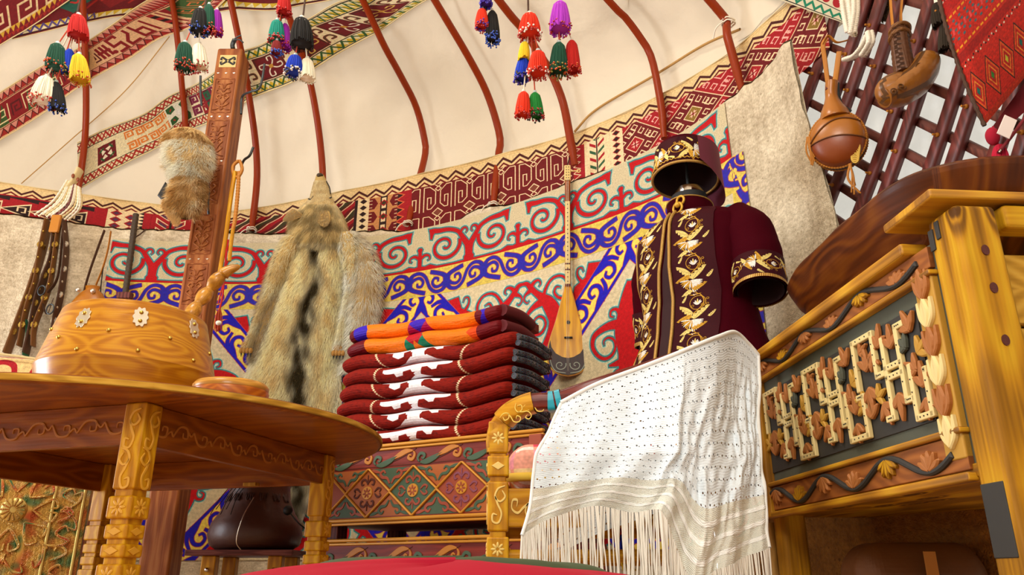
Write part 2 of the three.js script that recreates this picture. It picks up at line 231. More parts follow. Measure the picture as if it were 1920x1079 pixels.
profile.forEach((p, i) => {
  if (p.far) return;
  const at3 = (q) => V(YURT.x + q.x * sin(p.th * D2R), q.y, YURT.z - q.x * cos(p.th * D2R)), t = thing('roof_pole', 'bent red roof pole ' + POLE_WORDS[i], 'roof pole', 'roof poles', at3(p.pts[0])), o = t.position, wd = 0.0195;
  const pts = p.pts.filter((_, k) => k % 2 === 0 || k < 30).map((q) => at3(q).sub(o));
  mesh('pole', taper(pts, (v) => wd * (v < 0.02 ? 0.8 : 1) * lerp(1.05, 0.75, v), 70, 8, 0.85), i === 1 || i === 2 ? M.pole : M.pole, t);
  if (i === 4 || i === 5 || i === 2 || i === 8) { // a lashing of cord round the foot
    const q = i === 8 ? at3(p.pts[7]).sub(o) : V(0, 0, 0), d = pts[1].clone().sub(pts[0]).normalize(), a = inward(p.th), b = d.clone().cross(a), ring = (dy) => tube(Array.from({ length: 9 }, (_, k) => q.clone().addScaledVector(d, dy + 0.004 * sin(k * 2)).addScaledVector(a, cos(k / 8 * 2 * PI) * 0.026).addScaledVector(b, sin(k / 8 * 2 * PI) * 0.026)), 0.0035, 20, 5);
    mesh('lashing', merge([ring(-0.004), ring(0.008), tube([q.clone().addScaledVector(a, 0.026), q.clone().addScaledVector(a, 0.04).addScaledVector(b, -0.03).add(V(0, -0.02, 0)), q.clone().addScaledVector(a, 0.03).addScaledVector(b, -0.06).add(V(0, -0.045, 0))], 0.003, 12, 5)]), M.whiteCord, t);
  }
});
// unseen lamps out of view: soft panels placed to light the tent, each a glowing face and a light of its size
PANELS.forEach(([name, p, aim, w, h, col, I]) => {
  const t = thing(name, { ceiling_light: 'unseen square lamp panel below the roof crown, lighting the tent from above', door_curtain: 'unseen glowing white panel in the doorway, lighting things from the left', standing_light: 'unseen warm white lamp panel behind the viewer, lighting the near things' }[name], 'lamp'); t.position.set(...p); t.lookAt(...aim);
  mesh('housing', box(w + 0.06, h + 0.06, 0.05, 0.01).translate(0, 0, -0.03), M.silver, t); mesh('diffuser', new THREE.PlaneGeometry(w, h).translate(0, 0, 0.001), std({ color: 0xffffff, emissive: col, emissiveIntensity: 2.5 }), t);
  if (name === 'door_curtain') mesh('curtain_rail', box(1.4, 0.03, 0.03, 0.01).translate(0, 0.9, -0.02), M.iron, t); else if (p[1] < 3) mesh('stand', new THREE.CylinderGeometry(0.02, 0.03, p[1], 12).translate(0, -p[1] / 2, -0.06).applyQuaternion(t.quaternion.clone().invert()), M.iron, t);
  else mesh('cable', new THREE.CylinderGeometry(0.006, 0.006, 0.45, 8).translate(0, 0.24, 0).applyQuaternion(t.quaternion.clone().invert()), M.iron, t);
  const L = new THREE.RectAreaLight(col, I, w, h); L.position.set(0, 0, 0.02); L.rotation.y = PI; t.add(L);
});
// ---------------------------------------------------------------- felt wall hanging with applique rows
function grain(c, w, h, amp = 22, f = 0.35, seed = 0) { const im = c.getImageData(0, 0, w, h), d = im.data; for (let y = 0, i = 0; y < h; y++) for (let x = 0; x < w; x++, i += 4) { const g = 1 + amp / 255 * (noise(x * f, y * f, seed) + noise(x * f * 0.23, y * f * 0.23, seed + 3) * 0.8); d[i] = min(255, d[i] * g); d[i + 1] = min(255, d[i + 1] * g); d[i + 2] = min(255, d[i + 2] * g); } c.putImageData(im, 0, 0); }
const FELT = '#d2c39c', TEAL = '#3f7f80', TEAL2 = '#a9cdbd', RED = '#be0612', GOLD = '#f0d65c', BLUE = '#1c14b4', PURP = '#9c3060';
// shapes drawn together: all outlines first, so that they join, then all fills
function applique(c, shapes, cols) { for (const [col, lw] of cols.slice(0, -1)) for (const s of shapes) poly(c, s, null, col, lw); for (const s of shapes) poly(c, s, cols[cols.length - 1][0]); }
const ell = (cx, cy, rx, ry, a0, a1, r1, n = 14) => Array.from({ length: n + 1 }, (_, i) => { const t = i / n, a = lerp(a0, a1, t) * D2R, k = lerp(1, r1, t); return [cx + rx * k * cos(a), cy + ry * k * sin(a)]; });
const wid = (pts, w0, w1, mid) => pts.map(([x, y], i) => { const t = i / (pts.length - 1); return [x, y, mid ? (t < 0.5 ? lerp(w0, mid, t * 2) : lerp(mid, w1, t * 2 - 1)) : lerp(w0, w1, t)]; });
const rp = (pts, n) => ribbonPts(pts.map(([x, y, w]) => [x, y, max(0.003, w - 0.0055)]), n);
const rowScroll = tex(canvas(640, 512, (c, w, h) => { // one half: from a post (x = 0) to the small cross (x = 0.3035); mirrored both ways along the row
  const S = w / 0.3035, H = 0.243; c.fillStyle = FELT; c.fillRect(0, 0, w, h); c.setTransform(S, 0, 0, -h / H, 0, h);
  const sh = [
    [[0, 0], [0.3035, 0], [0.3035, 0.026], [0.272, 0.02], [0.24, 0.028], [0.2, 0.013], [0.1, 0.011], [0.03, 0.013], [0.031, 0.03], [0.022, 0.04], [0.023, 0.07], [0.03, 0.105], [0.018, 0.115], [0, 0.112]],
    rp([[0.005, 0.09, 0.04], [0.03, 0.125, 0.036], [0.05, 0.155, 0.03], [0.075, 0.183, 0.026], [0.13, 0.203, 0.026], [0.19, 0.207, 0.03], [0.222, 0.213, 0.03], [0.25, 0.222, 0.012]]),
    [[0.2, 0.216], [0.252, 0.226], [0.246, 0.2], [0.243, 0.168], [0.232, 0.165], [0.224, 0.19]],
    rp([[0.06, 0.16, 0.024], [0.042, 0.187, 0.018], [0.022, 0.19, 0.014], [0.012, 0.175, 0.012], [0.02, 0.163, 0.009]]),
    rp(wid(ell(0.152, 0.115, 0.098, 0.083, 165, 672, 0.07, 26), 0.026, 0.014, 0.02)),
    [[0.292, 0], [0.3035, 0], [0.3035, 0.128], [0.296, 0.128], [0.288, 0.118], [0.294, 0.105], [0.292, 0.07]],
    rp([[0.3, 0.068, 0.022], [0.275, 0.084, 0.02], [0.25, 0.08, 0.015], [0.243, 0.062, 0.012], [0.254, 0.055, 0.008]]),
  ];
  applique(c, sh, [[TEAL2, 0.021], [TEAL, 0.013], [RED]]); c.setTransform(1, 0, 0, 1, 0, 0); grain(c, w, h, 34);
}), true, 1, 1, MIR);
const strand = (sh) => [['#d87a50', 0.0075], [PURP, 0.0055], [BLUE]];
const rowGold = tex(canvas(640, 400, (c, w, h) => { // one half of the gold row: from a node with ends above to a node with ends below, mirrored along the row
  const S = w / 0.229, H = 0.143; c.fillStyle = GOLD; c.fillRect(0, 0, w, h); c.setTransform(S, 0, 0, -h / H, 0, h / 2);
  const rg = (p, n) => ribbonPts(p.map(([x, y, w]) => [x, y, max(0.003, w - 0.0015)]), n), node = (x, s, m) => [
    rg([[x, 0.012 * s, 0.03], [x + m * 0.03, 0.034 * s, 0.022], [x + m * 0.085, 0.052 * s, 0.022], [x + m * 0.1, 0.056 * s, 0.02]], 6),
    rg([[x, -0.005 * s, 0.03], [x + m * 0.034, -0.026 * s, 0.016], [x + m * 0.066, -0.03 * s, 0.015], [x + m * 0.086, -0.008 * s, 0.014], [x + m * 0.076, 0.016 * s, 0.013], [x + m * 0.054, 0.014 * s, 0.012], [x + m * 0.052, -0.002 * s, 0.009]]),
    [[x - 0.02, 0.02], [x + 0.02, 0.02], [x + 0.02, -0.02], [x - 0.02, -0.02]],
  ];
  const sh = [...node(0, 1, 1), ...node(0.229, -1, -1), rg([[0.0, -0.02, 0.03], [0.025, -0.05, 0.019], [0.065, -0.056, 0.017], [0.1, -0.03, 0.017], [0.129, 0.03, 0.017], [0.164, 0.056, 0.017], [0.204, 0.05, 0.019], [0.229, 0.02, 0.03]])];
  applique(c, sh, strand()); c.setTransform(1, 0, 0, 1, 0, 0); grain(c, w, h, 40, 0.12, 4);
  c.globalAlpha = 0.35; const R = rng(5); for (let i = 0; i < 26; i++) { const y = R() * h, x = R() * w; line(c, [[x, y], [x + 40 + R() * 120, y + R() * 6 - 3]], '#a8801c', 1.2); }
}), true, 1, 1, MIR);
const fieldMap = tex(canvas(640, 1332, (c, w, h) => { // one half of the main field: from the middle of a hanging triangle (x = 0) to the middle of a lozenge (x = 0.61), y 0.38 .. 1.65
  const S = w / 0.61, y0 = 0.38; c.fillStyle = FELT; c.fillRect(0, 0, w, h); c.setTransform(S, 0, 0, -h / 1.27, 0, h + y0 * h / 1.27);
  const bigRed = (f) => [ // a set of scrolls; f maps its points
    rp([[-0.002, 1.602, 0.02], [0.025, 1.598, 0.026], [0.05, 1.57, 0.034], [0.08, 1.54, 0.034], [0.116, 1.509, 0.05], [0.15, 1.475, 0.075], [0.178, 1.43, 0.085], [0.19, 1.38, 0.08], [0.17, 1.3, 0.09], [0.1, 1.2, 0.1], [0.0, 1.1, 0.16]].map(f)),
    rp([[0.044, 1.575, 0.03], [0.073, 1.599, 0.02], [0.097, 1.6, 0.014], [0.107, 1.582, 0.012], [0.098, 1.572, 0.008]].map(f)),
    rp([[0.046, 1.562, 0.03], [0.015, 1.545, 0.016], [0.006, 1.523, 0.013], [0.023, 1.504, 0.011], [0.035, 1.51, 0.007]].map(f)),
    rp([[0.118, 1.505, 0.03], [0.136, 1.549, 0.02], [0.166, 1.584, 0.018], [0.205, 1.595, 0.016], [0.244, 1.582, 0.016], [0.27, 1.54, 0.018], [0.262, 1.495, 0.018], [0.241, 1.481, 0.018], [0.208, 1.492, 0.018], [0.187, 1.52, 0.016], [0.199, 1.543, 0.014], [0.223, 1.537, 0.008]].map(f)),
    rp([[0.12, 1.495, 0.05], [0.061, 1.475, 0.03], [0.022, 1.441, 0.022], [0.017, 1.397, 0.02], [0.041, 1.356, 0.019], [0.079, 1.339, 0.019], [0.113, 1.347, 0.018], [0.133, 1.379, 0.017], [0.123, 1.409, 0.016], [0.095, 1.424, 0.015], [0.07, 1.414, 0.013], [0.065, 1.396, 0.01], [0.078, 1.388, 0.006]].map(f)),
  ];
  const id = (p) => p, flip = (p) => [p[0], 2.03 - p[1], p[2]], shift = (p) => [0.61 - p[0] * 1.0, p[1], p[2]];
  const wedge = [[0.448, 1.603], [0.386, 1.612], [0.366, 1.55], [0.305, 1.518], [0.27, 1.4], [0.31, 1.42]], wcurl = rp([[0.37, 1.53, 0.03], [0.345, 1.535, 0.022], [0.322, 1.568, 0.015], [0.325, 1.597, 0.013], [0.347, 1.6, 0.011], [0.356, 1.581, 0.007]]);
  const tri = [...bigRed(id), wedge, wcurl], tri2 = [...bigRed(flip), wedge.map(flip), wcurl.map ? rp([[0.37, 0.5, 0.03], [0.345, 0.495, 0.022], [0.322, 0.462, 0.015], [0.325, 0.433, 0.013], [0.347, 0.43, 0.011], [0.356, 0.449, 0.007]]) : wcurl];
  const dia = (s) => { const g = ([x, y, q]) => [0.61 + x, s > 0 ? y : 2.03 - y, q]; return [
    rp([[0, 1.47, 0.04], [-0.012, 1.42, 0.07], [-0.02, 1.35, 0.11], [-0.012, 1.27, 0.17], [0.0, 1.18, 0.17], [-0.01, 1.1, 0.15], [0, 1.0, 0.15]].map(g)),
    rp([[-0.06, 1.335, 0.03], [-0.08, 1.362, 0.02], [-0.108, 1.363, 0.016], [-0.114, 1.34, 0.014], [-0.096, 1.331, 0.007]].map(g)),
    rp([[-0.03, 1.285, 0.06], [-0.1, 1.298, 0.045], [-0.156, 1.292, 0.034], [-0.205, 1.268, 0.028], [-0.216, 1.225, 0.024], [-0.192, 1.182, 0.021], [-0.154, 1.161, 0.019], [-0.115, 1.171, 0.018], [-0.095, 1.201, 0.017], [-0.102, 1.233, 0.016], [-0.132, 1.248, 0.014], [-0.155, 1.238, 0.011], [-0.155, 1.22, 0.006]].map(g)),
    rp([[-0.02, 1.14, 0.05], [-0.09, 1.13, 0.03], [-0.134, 1.127, 0.012]].map(g)), rp([[-0.03, 1.1, 0.04], [-0.08, 1.095, 0.03], [-0.105, 1.09, 0.018], [-0.1, 1.07, 0.01]].map(g)) ]; };
  applique(c, [...tri, ...tri2], [[TEAL2, 0.021], [TEAL, 0.013], [RED]]); applique(c, [...dia(1), ...dia(-1)], [[TEAL2, 0.021], [TEAL, 0.013], [RED]]);
  // gold strips of the lozenge, with blue scrolls along them
  const strip = (a, b, flipY) => { const dx = b[0] - a[0], dy = b[1] - a[1], L = hypot(dx, dy), ux = dx / L, uy = dy / L, q = ([s, t]) => [a[0] + ux * s - uy * t, a[1] + uy * s + ux * t], W = 0.068;
    poly(c, [[-0.1, -W], [L + 0.1, -W], [L + 0.1, W], [-0.1, W]].map(q), GOLD, '#8a6a40', 0.004);
    const sh = []; for (const t of [-W + 0.007, W - 0.007]) sh.push([[-0.1, t - 0.006], [L + 0.1, t - 0.006], [L + 0.1, t + 0.006], [-0.1, t + 0.006]].map(q));
    for (let s = 0.02, k = 1; s < L + 0.05; s += 0.115, k = -k) { const z = (p) => [...q([s + p[0], p[1] * k]), p[2]]; sh.push(ribbonPts([[-0.05, 0.06, 0.014], [-0.01, 0.05, 0.03], [0.028, 0.03, 0.022], [0.04, -0.004, 0.017], [0.02, -0.03, 0.015], [-0.012, -0.026, 0.014], [-0.02, 0.0, 0.012], [-0.002, 0.01, 0.008]].map(z)), ribbonPts([[0.03, 0.056, 0.024], [0.06, 0.03, 0.018], [0.075, -0.01, 0.012]].map(z)), ribbonPts([[0.0, 0.062, 0.02], [0.02, 0.045, 0.03], [0.05, 0.06, 0.02]].map(z))); }
    applique(c, sh, strand()); };
  strip([0.0, 1.028], [0.64, 1.70]); strip([0.0, 1.002], [0.64, 0.33]);
  c.setTransform(1, 0, 0, 1, 0, 0); grain(c, w, h, 34, 0.3, 8);
}), true, 1, 1, MIR);
// the cloth hangs in slight waves; the same waves carry the applique rows
const feltOff = (th, y) => 0.09 + 0.012 * sin(th * 0.16 + y) + 0.008 * noise(th * 0.12, y * 2.2, 3) + (th > 58 ? 0.05 * smooth(58, 70, th) * (0.5 + 0.5 * sin(y * 3.2 + 1)) : 0);
const feltTop = (() => { const k = [[-40, 2.12], [-25.4, 2.12], [-19, 2.12], [-12.3, 2.11], [-6, 2.12], [2, 2.11], [16.6, 2.08], [23.4, 2.04], [26.5, 2.045], [30.1, 2.08], [36.9, 2.045], [43.6, 2.06], [50.2, 2.03], [53.4, 2.05], [62.8, 2.05], [66, 2.03], [69, 2.03], [70.4, 2.0], [71.5, 1.98]]; return (t) => { let i = 0; while (i < k.length - 2 && k[i + 1][0] < t) i++; return lerp(k[i][1], k[i + 1][1], smooth(k[i][0], k[i + 1][0], t)) + 0.012 * noise(t * 0.9, 2) + 0.005 * noise(t * 3.1, 7); }; })();
const feltRight = (y) => 70.2 + 0.9 * smooth(1.8, 1.3, y) + 0.4 * noise(y * 9, 4);
const feltHanging = thing('felt_wall_hanging', 'large beige felt wall hanging with red scroll applique and a gold and blue row', 'wall hanging');
{
  const rows = 90, back = 6, f = (u, v) => { // up the back, over the top edge, down the front
    const j = Math.round(v * (rows + back)), t = lerp(-40, 1, u) , y1 = 0.28; const B = j <= back, k = B ? j / back : 1 - (j - back) / rows, y = lerp(y1, 1, 0) + 0; const th = lerp(-40, feltRight(lerp(y1, 2.05, k)), u), yy = lerp(y1, feltTop(th), k), curl = th > 66 ? 0.03 * smooth(67, 70.6, th) : 0, p = onWall(th, yy, feltOff(th, yy) + (B ? -0.012 : -0.002) + curl); p.uv = [th * ARC, yy]; return p; };
  mesh('felt_ground', grid(f, 220, rows + back), M.felt, feltHanging);
  const panel = (name, t0, t1, y0, y1, map, uv, o = {}) => mesh(name, grid((u, v) => { const th = lerp(t0, t1, u), y = lerp(y0, y1, v), p = onWall(th, y, feltOff(th, y) + 0.0025); p.uv = uv(th, y); return p; }, 160, 24), std({ map, roughness: o.rough ?? 1, bumpMap: wool, bumpScale: 0.002, side: THREE.DoubleSide, metalness: o.metal ?? 0 }), feltHanging);
  panel('scroll_row', -13.6, 60.9, 1.797, 2.04, rowScroll, (th, y) => [(th + 8.7) * ARC / 0.3035, (y - 1.797) / 0.243]);
  panel('gold_row', -13.4, 61.4, 1.653, 1.797, rowGold, (th, y) => [(th - 16.9) * ARC / 0.229, (y - 1.653) / 0.144], { rough: 0.5, metal: 0.1 });
  panel('applique_field', -14.0, 60.6, 0.38, 1.652, fieldMap, (th, y) => [(th - 36.1) * ARC / 0.61, (y - 0.38) / 1.272]);
  panel('gold_side_strip', 60.6, 62.3, 0.5, 1.79, rowGold, (th, y) => [y / 0.229, (th - 60.6) / 3.4], { rough: 0.5, metal: 0.1 });
}
// ---------------------------------------------------------------- woven bands
const bandMap = [0, 1].map((half) => tex(canvas(2048, 384, (c, w, h) => { // half of th -28 .. 71 along x; y 0 at the top hem
  const X = (t) => (t + 28) / 99 * 2 * w, DR = '#6b0a10', RD = '#a3121c', CR = '#ecd3a4', OL = '#3c3418', BK = '#2a1210', GR = '#2f5a3a', OR = '#d9683a', PU = '#553048';
  c.fillStyle = DR; c.fillRect(0, 0, w, h); c.save(); c.translate(-half * w, 0); w *= 2; c.fillStyle = DR; c.fillRect(0, 0, w, h); w /= 2; c.fillStyle = '#e6c88e'; c.fillRect(0, 0, w * 2, 74); c.fillStyle = '#c89a50'; c.fillRect(0, 5, w * 2, 2); c.fillRect(0, 14, w * 2, 1.5);
  { const n = 48, d = 2 * w / n, z = []; for (let i = 0; i <= 2 * n; i++) z.push([i * d / 2, i % 2 ? 28 : 60]); line(c, z, '#4a1a14', 11); line(c, z.map(([x, y]) => [x, y + 26]), DR, 8); }
  const sec = (a, b, f, sx = 1.3, sy = 1.05) => { c.save(); c.beginPath(); c.rect(X(a), 74, X(b) - X(a), h); c.clip(); c.translate(X(a), 74); c.scale(sx, sy); f((X(b) - X(a)) / sx, (h - 74) / sy); c.restore(); };
  const dia = (x, y, r, f, s, lw = 4) => poly(c, [[x, y - r], [x + r, y], [x, y + r], [x - r, y]], f, s, lw);
  sec(-28, -15, (W, H) => { c.fillStyle = RD; c.fillRect(0, 0, W, H); for (let k = 0; k < 4; k++) { const x = k * 90 - 20; poly(c, [[x, 90], [x + 100, 40], [x + 100, 140]], CR); poly(c, [[x + 12, 90], [x + 96, 52], [x + 96, 128]], k % 2 ? BK : DR); line(c, [[x + 60, 100], [x + 60, 72], [x + 84, 72], [x + 84, 104], [x + 72, 104]], CR, 6); poly(c, [[x - 10, 10], [x + 120, 34], [x + 120, 6]], BK); dia(x + 40, 150, 12, GR); } });
  sec(-15, -11.6, (W, H) => { c.fillStyle = CR; c.fillRect(0, 0, W, H); for (let k = 0; k < 6; k++) { dia(W * 0.28, 20 + k * 44, 17, PU, RD, 6); dia(W * 0.75, 42 + k * 44, 17, PU, RD, 6); } });
  sec(-11.6, -4.4, (W, H) => { c.fillStyle = CR; c.fillRect(0, 0, W, H); c.fillStyle = RD; c.fillRect(18, 0, W - 36, H); for (let k = 0; k < 12; k++) { poly(c, [[18, k * 24], [0, k * 24 + 9], [18, k * 24 + 18]], BK); poly(c, [[W - 18, k * 24], [W, k * 24 + 9], [W - 18, k * 24 + 18]], BK); } for (let k = -1; k < 5; k++) for (const s of [-1, 1]) { const x = W / 2, y = 70 + k * 66; line(c, [[x + s * 8, y], [x + s * 50, y - 42], [x + s * 50, y - 10], [x + s * 8, y + 32]], CR, 5); poly(c, [[x + s * 14, y + 4], [x + s * 42, y - 24], [x + s * 42, y - 4], [x + s * 14, y + 24]], PU); } c.fillStyle = BK; c.fillRect(W / 2 - 4, 0, 8, H); });
  sec(-4.4, -1.8, (W, H) => { c.fillStyle = CR; c.fillRect(0, 0, W, H); for (let k = 0; k < 7; k++) { dia(W * 0.4, 18 + k * 42, 15, PU, RD, 5); } c.fillStyle = RD; c.fillRect(W * 0.78, 0, W * 0.22, H); });
  sec(-1.8, 13.8, (W, H) => { c.fillStyle = DR; c.fillRect(0, 0, W, H); for (let k = -3; k < 6; k++) { const x = k * 92; for (const [col, o] of [[CR, -7], [OL, 0], [CR, 34], [RD, 40]]) { const q = []; for (let j = 0; j <= 8; j++) { q.push([x + o + j * 36 + (j % 2 ? 10 : 0), H - j * 40]); } poly(c, [...q, ...q.slice().reverse().map(([a, b]) => [a + 26, b])], col); } } c.fillStyle = '#5a1a1c'; c.fillRect(0, H - 110, W, 26); for (let k = 0; k < 20; k++) poly(c, [[k * 26, H - 110], [k * 26 + 14, H - 110], [k * 26 + 4, H - 84], [k * 26 - 10, H - 84]], k % 2 ? OL : RD); for (let k = 0; k < 9; k++) { const y = H - 70, x = k * 48; line(c, [[x, y], [x + 22, y + 16], [x, y + 32]], CR, 5); } });
  sec(13.8, 15.6, (W, H) => { c.fillStyle = CR; c.fillRect(0, 0, W, H); c.fillStyle = BK; c.fillRect(0, 0, W * 0.2, H); for (let k = 0; k < 8; k++) dia(W * 0.6, 14 + k * 36, 14, BK); });
  sec(15.6, 19.2, (W, H) => { c.fillStyle = '#c98a52'; c.fillRect(0, 0, W, H); for (let k = 0; k < 4; k++) { const y = k * 76; for (const s of [-1, 1]) { const x = W / 2 + s * W * 0.5; poly(c, [[x, y + 4], [x - s * 20, y + 4], [x - s * 34, y + 36], [x - s * 20, y + 66], [x, y + 66]], DR); for (let j = 0; j < 3; j++) line(c, [[x, y + 16 + j * 20], [x - s * 12, y + 16 + j * 20]], CR, 4); } c.fillStyle = BK; c.fillRect(W / 2 - 14, y, 28, 76); c.fillStyle = CR; c.fillRect(W / 2 - 9, y + 8, 18, 60); dia(W / 2, y + 38, 15, OL, RD, 5); } });
  sec(19.2, 21, (W, H) => { c.fillStyle = RD; c.fillRect(0, 0, W, H); for (let k = 0; k < 8; k++) { poly(c, [[0, k * 40], [W * 0.55, k * 40 + 20], [0, k * 40 + 40]], OR); poly(c, [[0, k * 40 + 6], [W * 0.4, k * 40 + 20], [0, k * 40 + 34]], BK); } });
  sec(21, 41.6, (W, H) => { // hooked octagons
    c.fillStyle = DR; c.fillRect(0, 0, W, H); const P = 128, Q = 150;
    for (let j = -1; j < 3; j++) for (let i = -1; i < 8; i++) { const x = i * P + (j % 2 ? P / 2 : 0) * 0 + 40, y = j * Q + 70; for (const s of [-1, 1]) { const q = (a, b) => [x + s * a, y + b]; line(c, [q(8, -62), q(8, 62)], CR, 4); line(c, [q(8, -62), q(30, -62), q(54, -36), q(54, 28), q(36, 50), q(22, 50)], CR, 4); line(c, [q(22, 50), q(22, -8), q(36, -8), q(36, 26)], CR, 4); } dia(x + P / 2, y - 62 + 14, 12, DR, CR, 4); dia(x + P / 2, y + 72, 21, '#7a3a2a', CR, 4); } }, 1.32, 1.1);
  sec(41.6, 43, (W, H) => { c.fillStyle = RD; c.fillRect(0, 0, W, H); for (let k = 0; k < 9; k++) line(c, [[0, k * 36], [W * 0.6, k * 36 + 18], [0, k * 36 + 36]], CR, 4); });
  sec(43, 46.3, (W, H) => { c.fillStyle = CR; c.fillRect(0, 0, W, H); for (let k = -1; k < 9; k++) for (const s of [-1, 1]) { const x = W / 2, y = k * 40 + 10; poly(c, [[x + s * 4, y + 26], [x + s * 30, y], [x + s * 30, y + 16], [x + s * 4, y + 42]], k % 2 ? GR : RD); } c.fillStyle = BK; c.fillRect(W / 2 - 2.5, 0, 5, H); });
  sec(46.3, 47.8, (W, H) => { c.fillStyle = CR; c.fillRect(0, 0, W, H); for (let k = 0; k < 9; k++) dia(W * 0.5, 14 + k * 34, 13, BK, RD, 3); });
  sec(47.8, 71, (W, H) => { // tiling lozenges with hooks, framed squares and stars
    c.fillStyle = CR; c.fillRect(0, 0, W, H); const P = 192;
    for (let j = -1; j < 3; j++) for (let i = -1; i < 5; i++) { const x = i * P + (j & 1) * 96 + 40, y = 86 + j * 96, odd = j & 1; c.save(); c.translate(x, y); c.rotate(PI / 4); c.fillStyle = odd ? RD : DR; c.fillRect(-66.4, -66.4, 132.8, 132.8);
      for (let k = 0; k < 4; k++) { c.rotate(PI / 2); const col = odd ? '#f0b0a0' : CR; line(c, [[-58, -40], [-36, -40], [-36, -22], [-48, -22], [-48, -30]], col, 3.6); line(c, [[-22, -58], [-22, -38], [-6, -38], [-6, -54], [-14, -54]], col, 3.6); line(c, [[10, -58], [10, -38], [26, -38], [26, -54], [18, -54]], col, 3.6); c.strokeStyle = col; c.lineWidth = 3; c.strokeRect(38, -56, 17, 17); }
      if (!odd) { c.fillStyle = i % 2 ? '#8a6a24' : '#a3121c'; c.fillRect(-21, -21, 42, 42); c.strokeStyle = CR; c.lineWidth = 3; c.strokeRect(-22, -22, 44, 44); for (let k = 0; k < 4; k++) { c.rotate(PI / 2); poly(c, [[0, 0], [14, -7], [10, 0], [14, 7]], '#f2b8a4'); } c.fillStyle = '#7a1014'; c.fillRect(-4, -4, 8, 8); } else { line(c, [[-20, -20], [20, -20], [20, 20], [-20, 20], [-20, -6], [6, -6], [6, 8]], '#f0b0a0', 4); } c.restore(); } }, 1.5, 1.5);
  c.restore(); grain(c, w, h, 36, 0.5, 2);
}), true, 1, 1, THREE.ClampToEdgeWrapping));
const weave = bumpNoise(128, (x, y) => 0.5 * sin(x * 2 * PI * 24) * sin(y * 2 * PI * 24), 0.12);
const bandMat = (map) => std({ map, roughness: 0.95, bumpMap: weave, bumpScale: 0.0015, side: THREE.DoubleSide });
const bandTop = (() => { const k = [[0, 343], [150, 365], [280, 383], [440, 398], [640, 360], [800, 325], [960, 285], [1070, 255], [1240, 180], [1380, 95], [1440, 42]].map(([x, y]) => wallTY(x, y, 0.035)); k.unshift([-32, k[0][1]]); k.push([73, k[k.length - 1][1]]); return (t) => { let i = 0; while (i < k.length - 2 && k[i + 1][0] < t) i++; return lerp(k[i][1], k[i + 1][1], clamp((t - k[i][0]) / (k[i + 1][0] - k[i][0]))); }; })();
{ const b = thing('woven_wall_band', 'broad dark red patterned woven band round the top of the wall above the felt', 'woven band');
  for (const k of [0, 1]) mesh('band_cloth', grid((u, v) => { const th = k ? lerp(21.5, 71, u) : lerp(-31, 21.5, u), y = lerp(1.98, bandTop(th), v), p = onWall(th, y, 0.035 + 0.004 * sin(th) + (v > 0.8 ? (v - 0.8) * 0.05 : 0)); p.uv = [(th + 28) / 49.5 - k, v]; return p; }, 110, 14), bandMat(bandMap[k]), b);
  mesh('hem_cord', tube(Array.from({ length: 60 }, (_, i) => { const t = lerp(-31, 71, i / 59); return onWall(t, bandTop(t), 0.047); }), 0.0025, 160, 5), M.cord, b); }
// bands laid over the roof: their edges follow these points of the photograph down on the roof's skin
function roofBand(name, label, upper, lower, map, off = 0.02, n = 60) {
  const t = thing(name, label, 'woven band'), U = curve(upper.map(([x, y]) => V(...roofTV(x, y), 0))), L = curve(lower.map(([x, y]) => V(...roofTV(x, y), 0))); let s = 0, last = null; const len = [];
  for (let i = 0; i <= n; i++) { const a = U.getPoint(i / n), b = L.getPoint(i / n), m = roofPt((a.x + b.x) / 2, (a.y + b.y) / 2, off); if (last) s += m.distanceTo(last); last = m; len.push(s); }
  const wd = roofPt(U.getPoint(0.5).x, U.getPoint(0.5).y).distanceTo(roofPt(L.getPoint(0.5).x, L.getPoint(0.5).y));
  const P = (u, v) => { const a = U.getPoint(u), b = L.getPoint(u), p = roofPt(lerp(b.x, a.x, v), lerp(b.y, a.y, v), off + 0.004 * sin(u * 40) * (v - 0.5)); p.uv = [len[Math.round(u * n)] / wd, v]; return p; };
  mesh('band_cloth', grid(P, n, 8), bandMat(map(s / wd)), t); for (const v of [0, 1]) mesh('hem_cord', tube(Array.from({ length: n + 1 }, (_, i) => P(i / n, v)), 0.003, n, 5), M.cord, t);
  return { t, P, aspect: s / wd };
}
// ---------------------------------------------------------------- relief helpers
const ribbon = (pts, h = 0.004, bev = 0.0015, n = 6) => extrude(ribbonPts(pts, n), h, bev);
const onFace = (g, o, x, y, z) => basis(g, x, y, z, o);
const sCurl = (s = 1, w = 0.006) => [ // an S scroll about 0.1 tall centred on the origin
  ribbonPts([[0.012 * s, 0.046, w * 0.6], [0.02 * s, 0.03, w], [0.006 * s, 0.018, w], [-0.008 * s, 0.03, w], [0.0, 0.05, w], [0.02 * s, 0.058, w * 0.5]].map(([x, y, q]) => [x, y - 0.01, q])),
  ribbonPts([[-0.008 * s, 0.022, w], [0.0, 0.0, w * 1.1], [0.01 * s, -0.022, w], [0.002 * s, -0.045, w], [-0.014 * s, -0.042, w], [-0.014 * s, -0.024, w], [-0.002 * s, -0.026, w * 0.5]])];
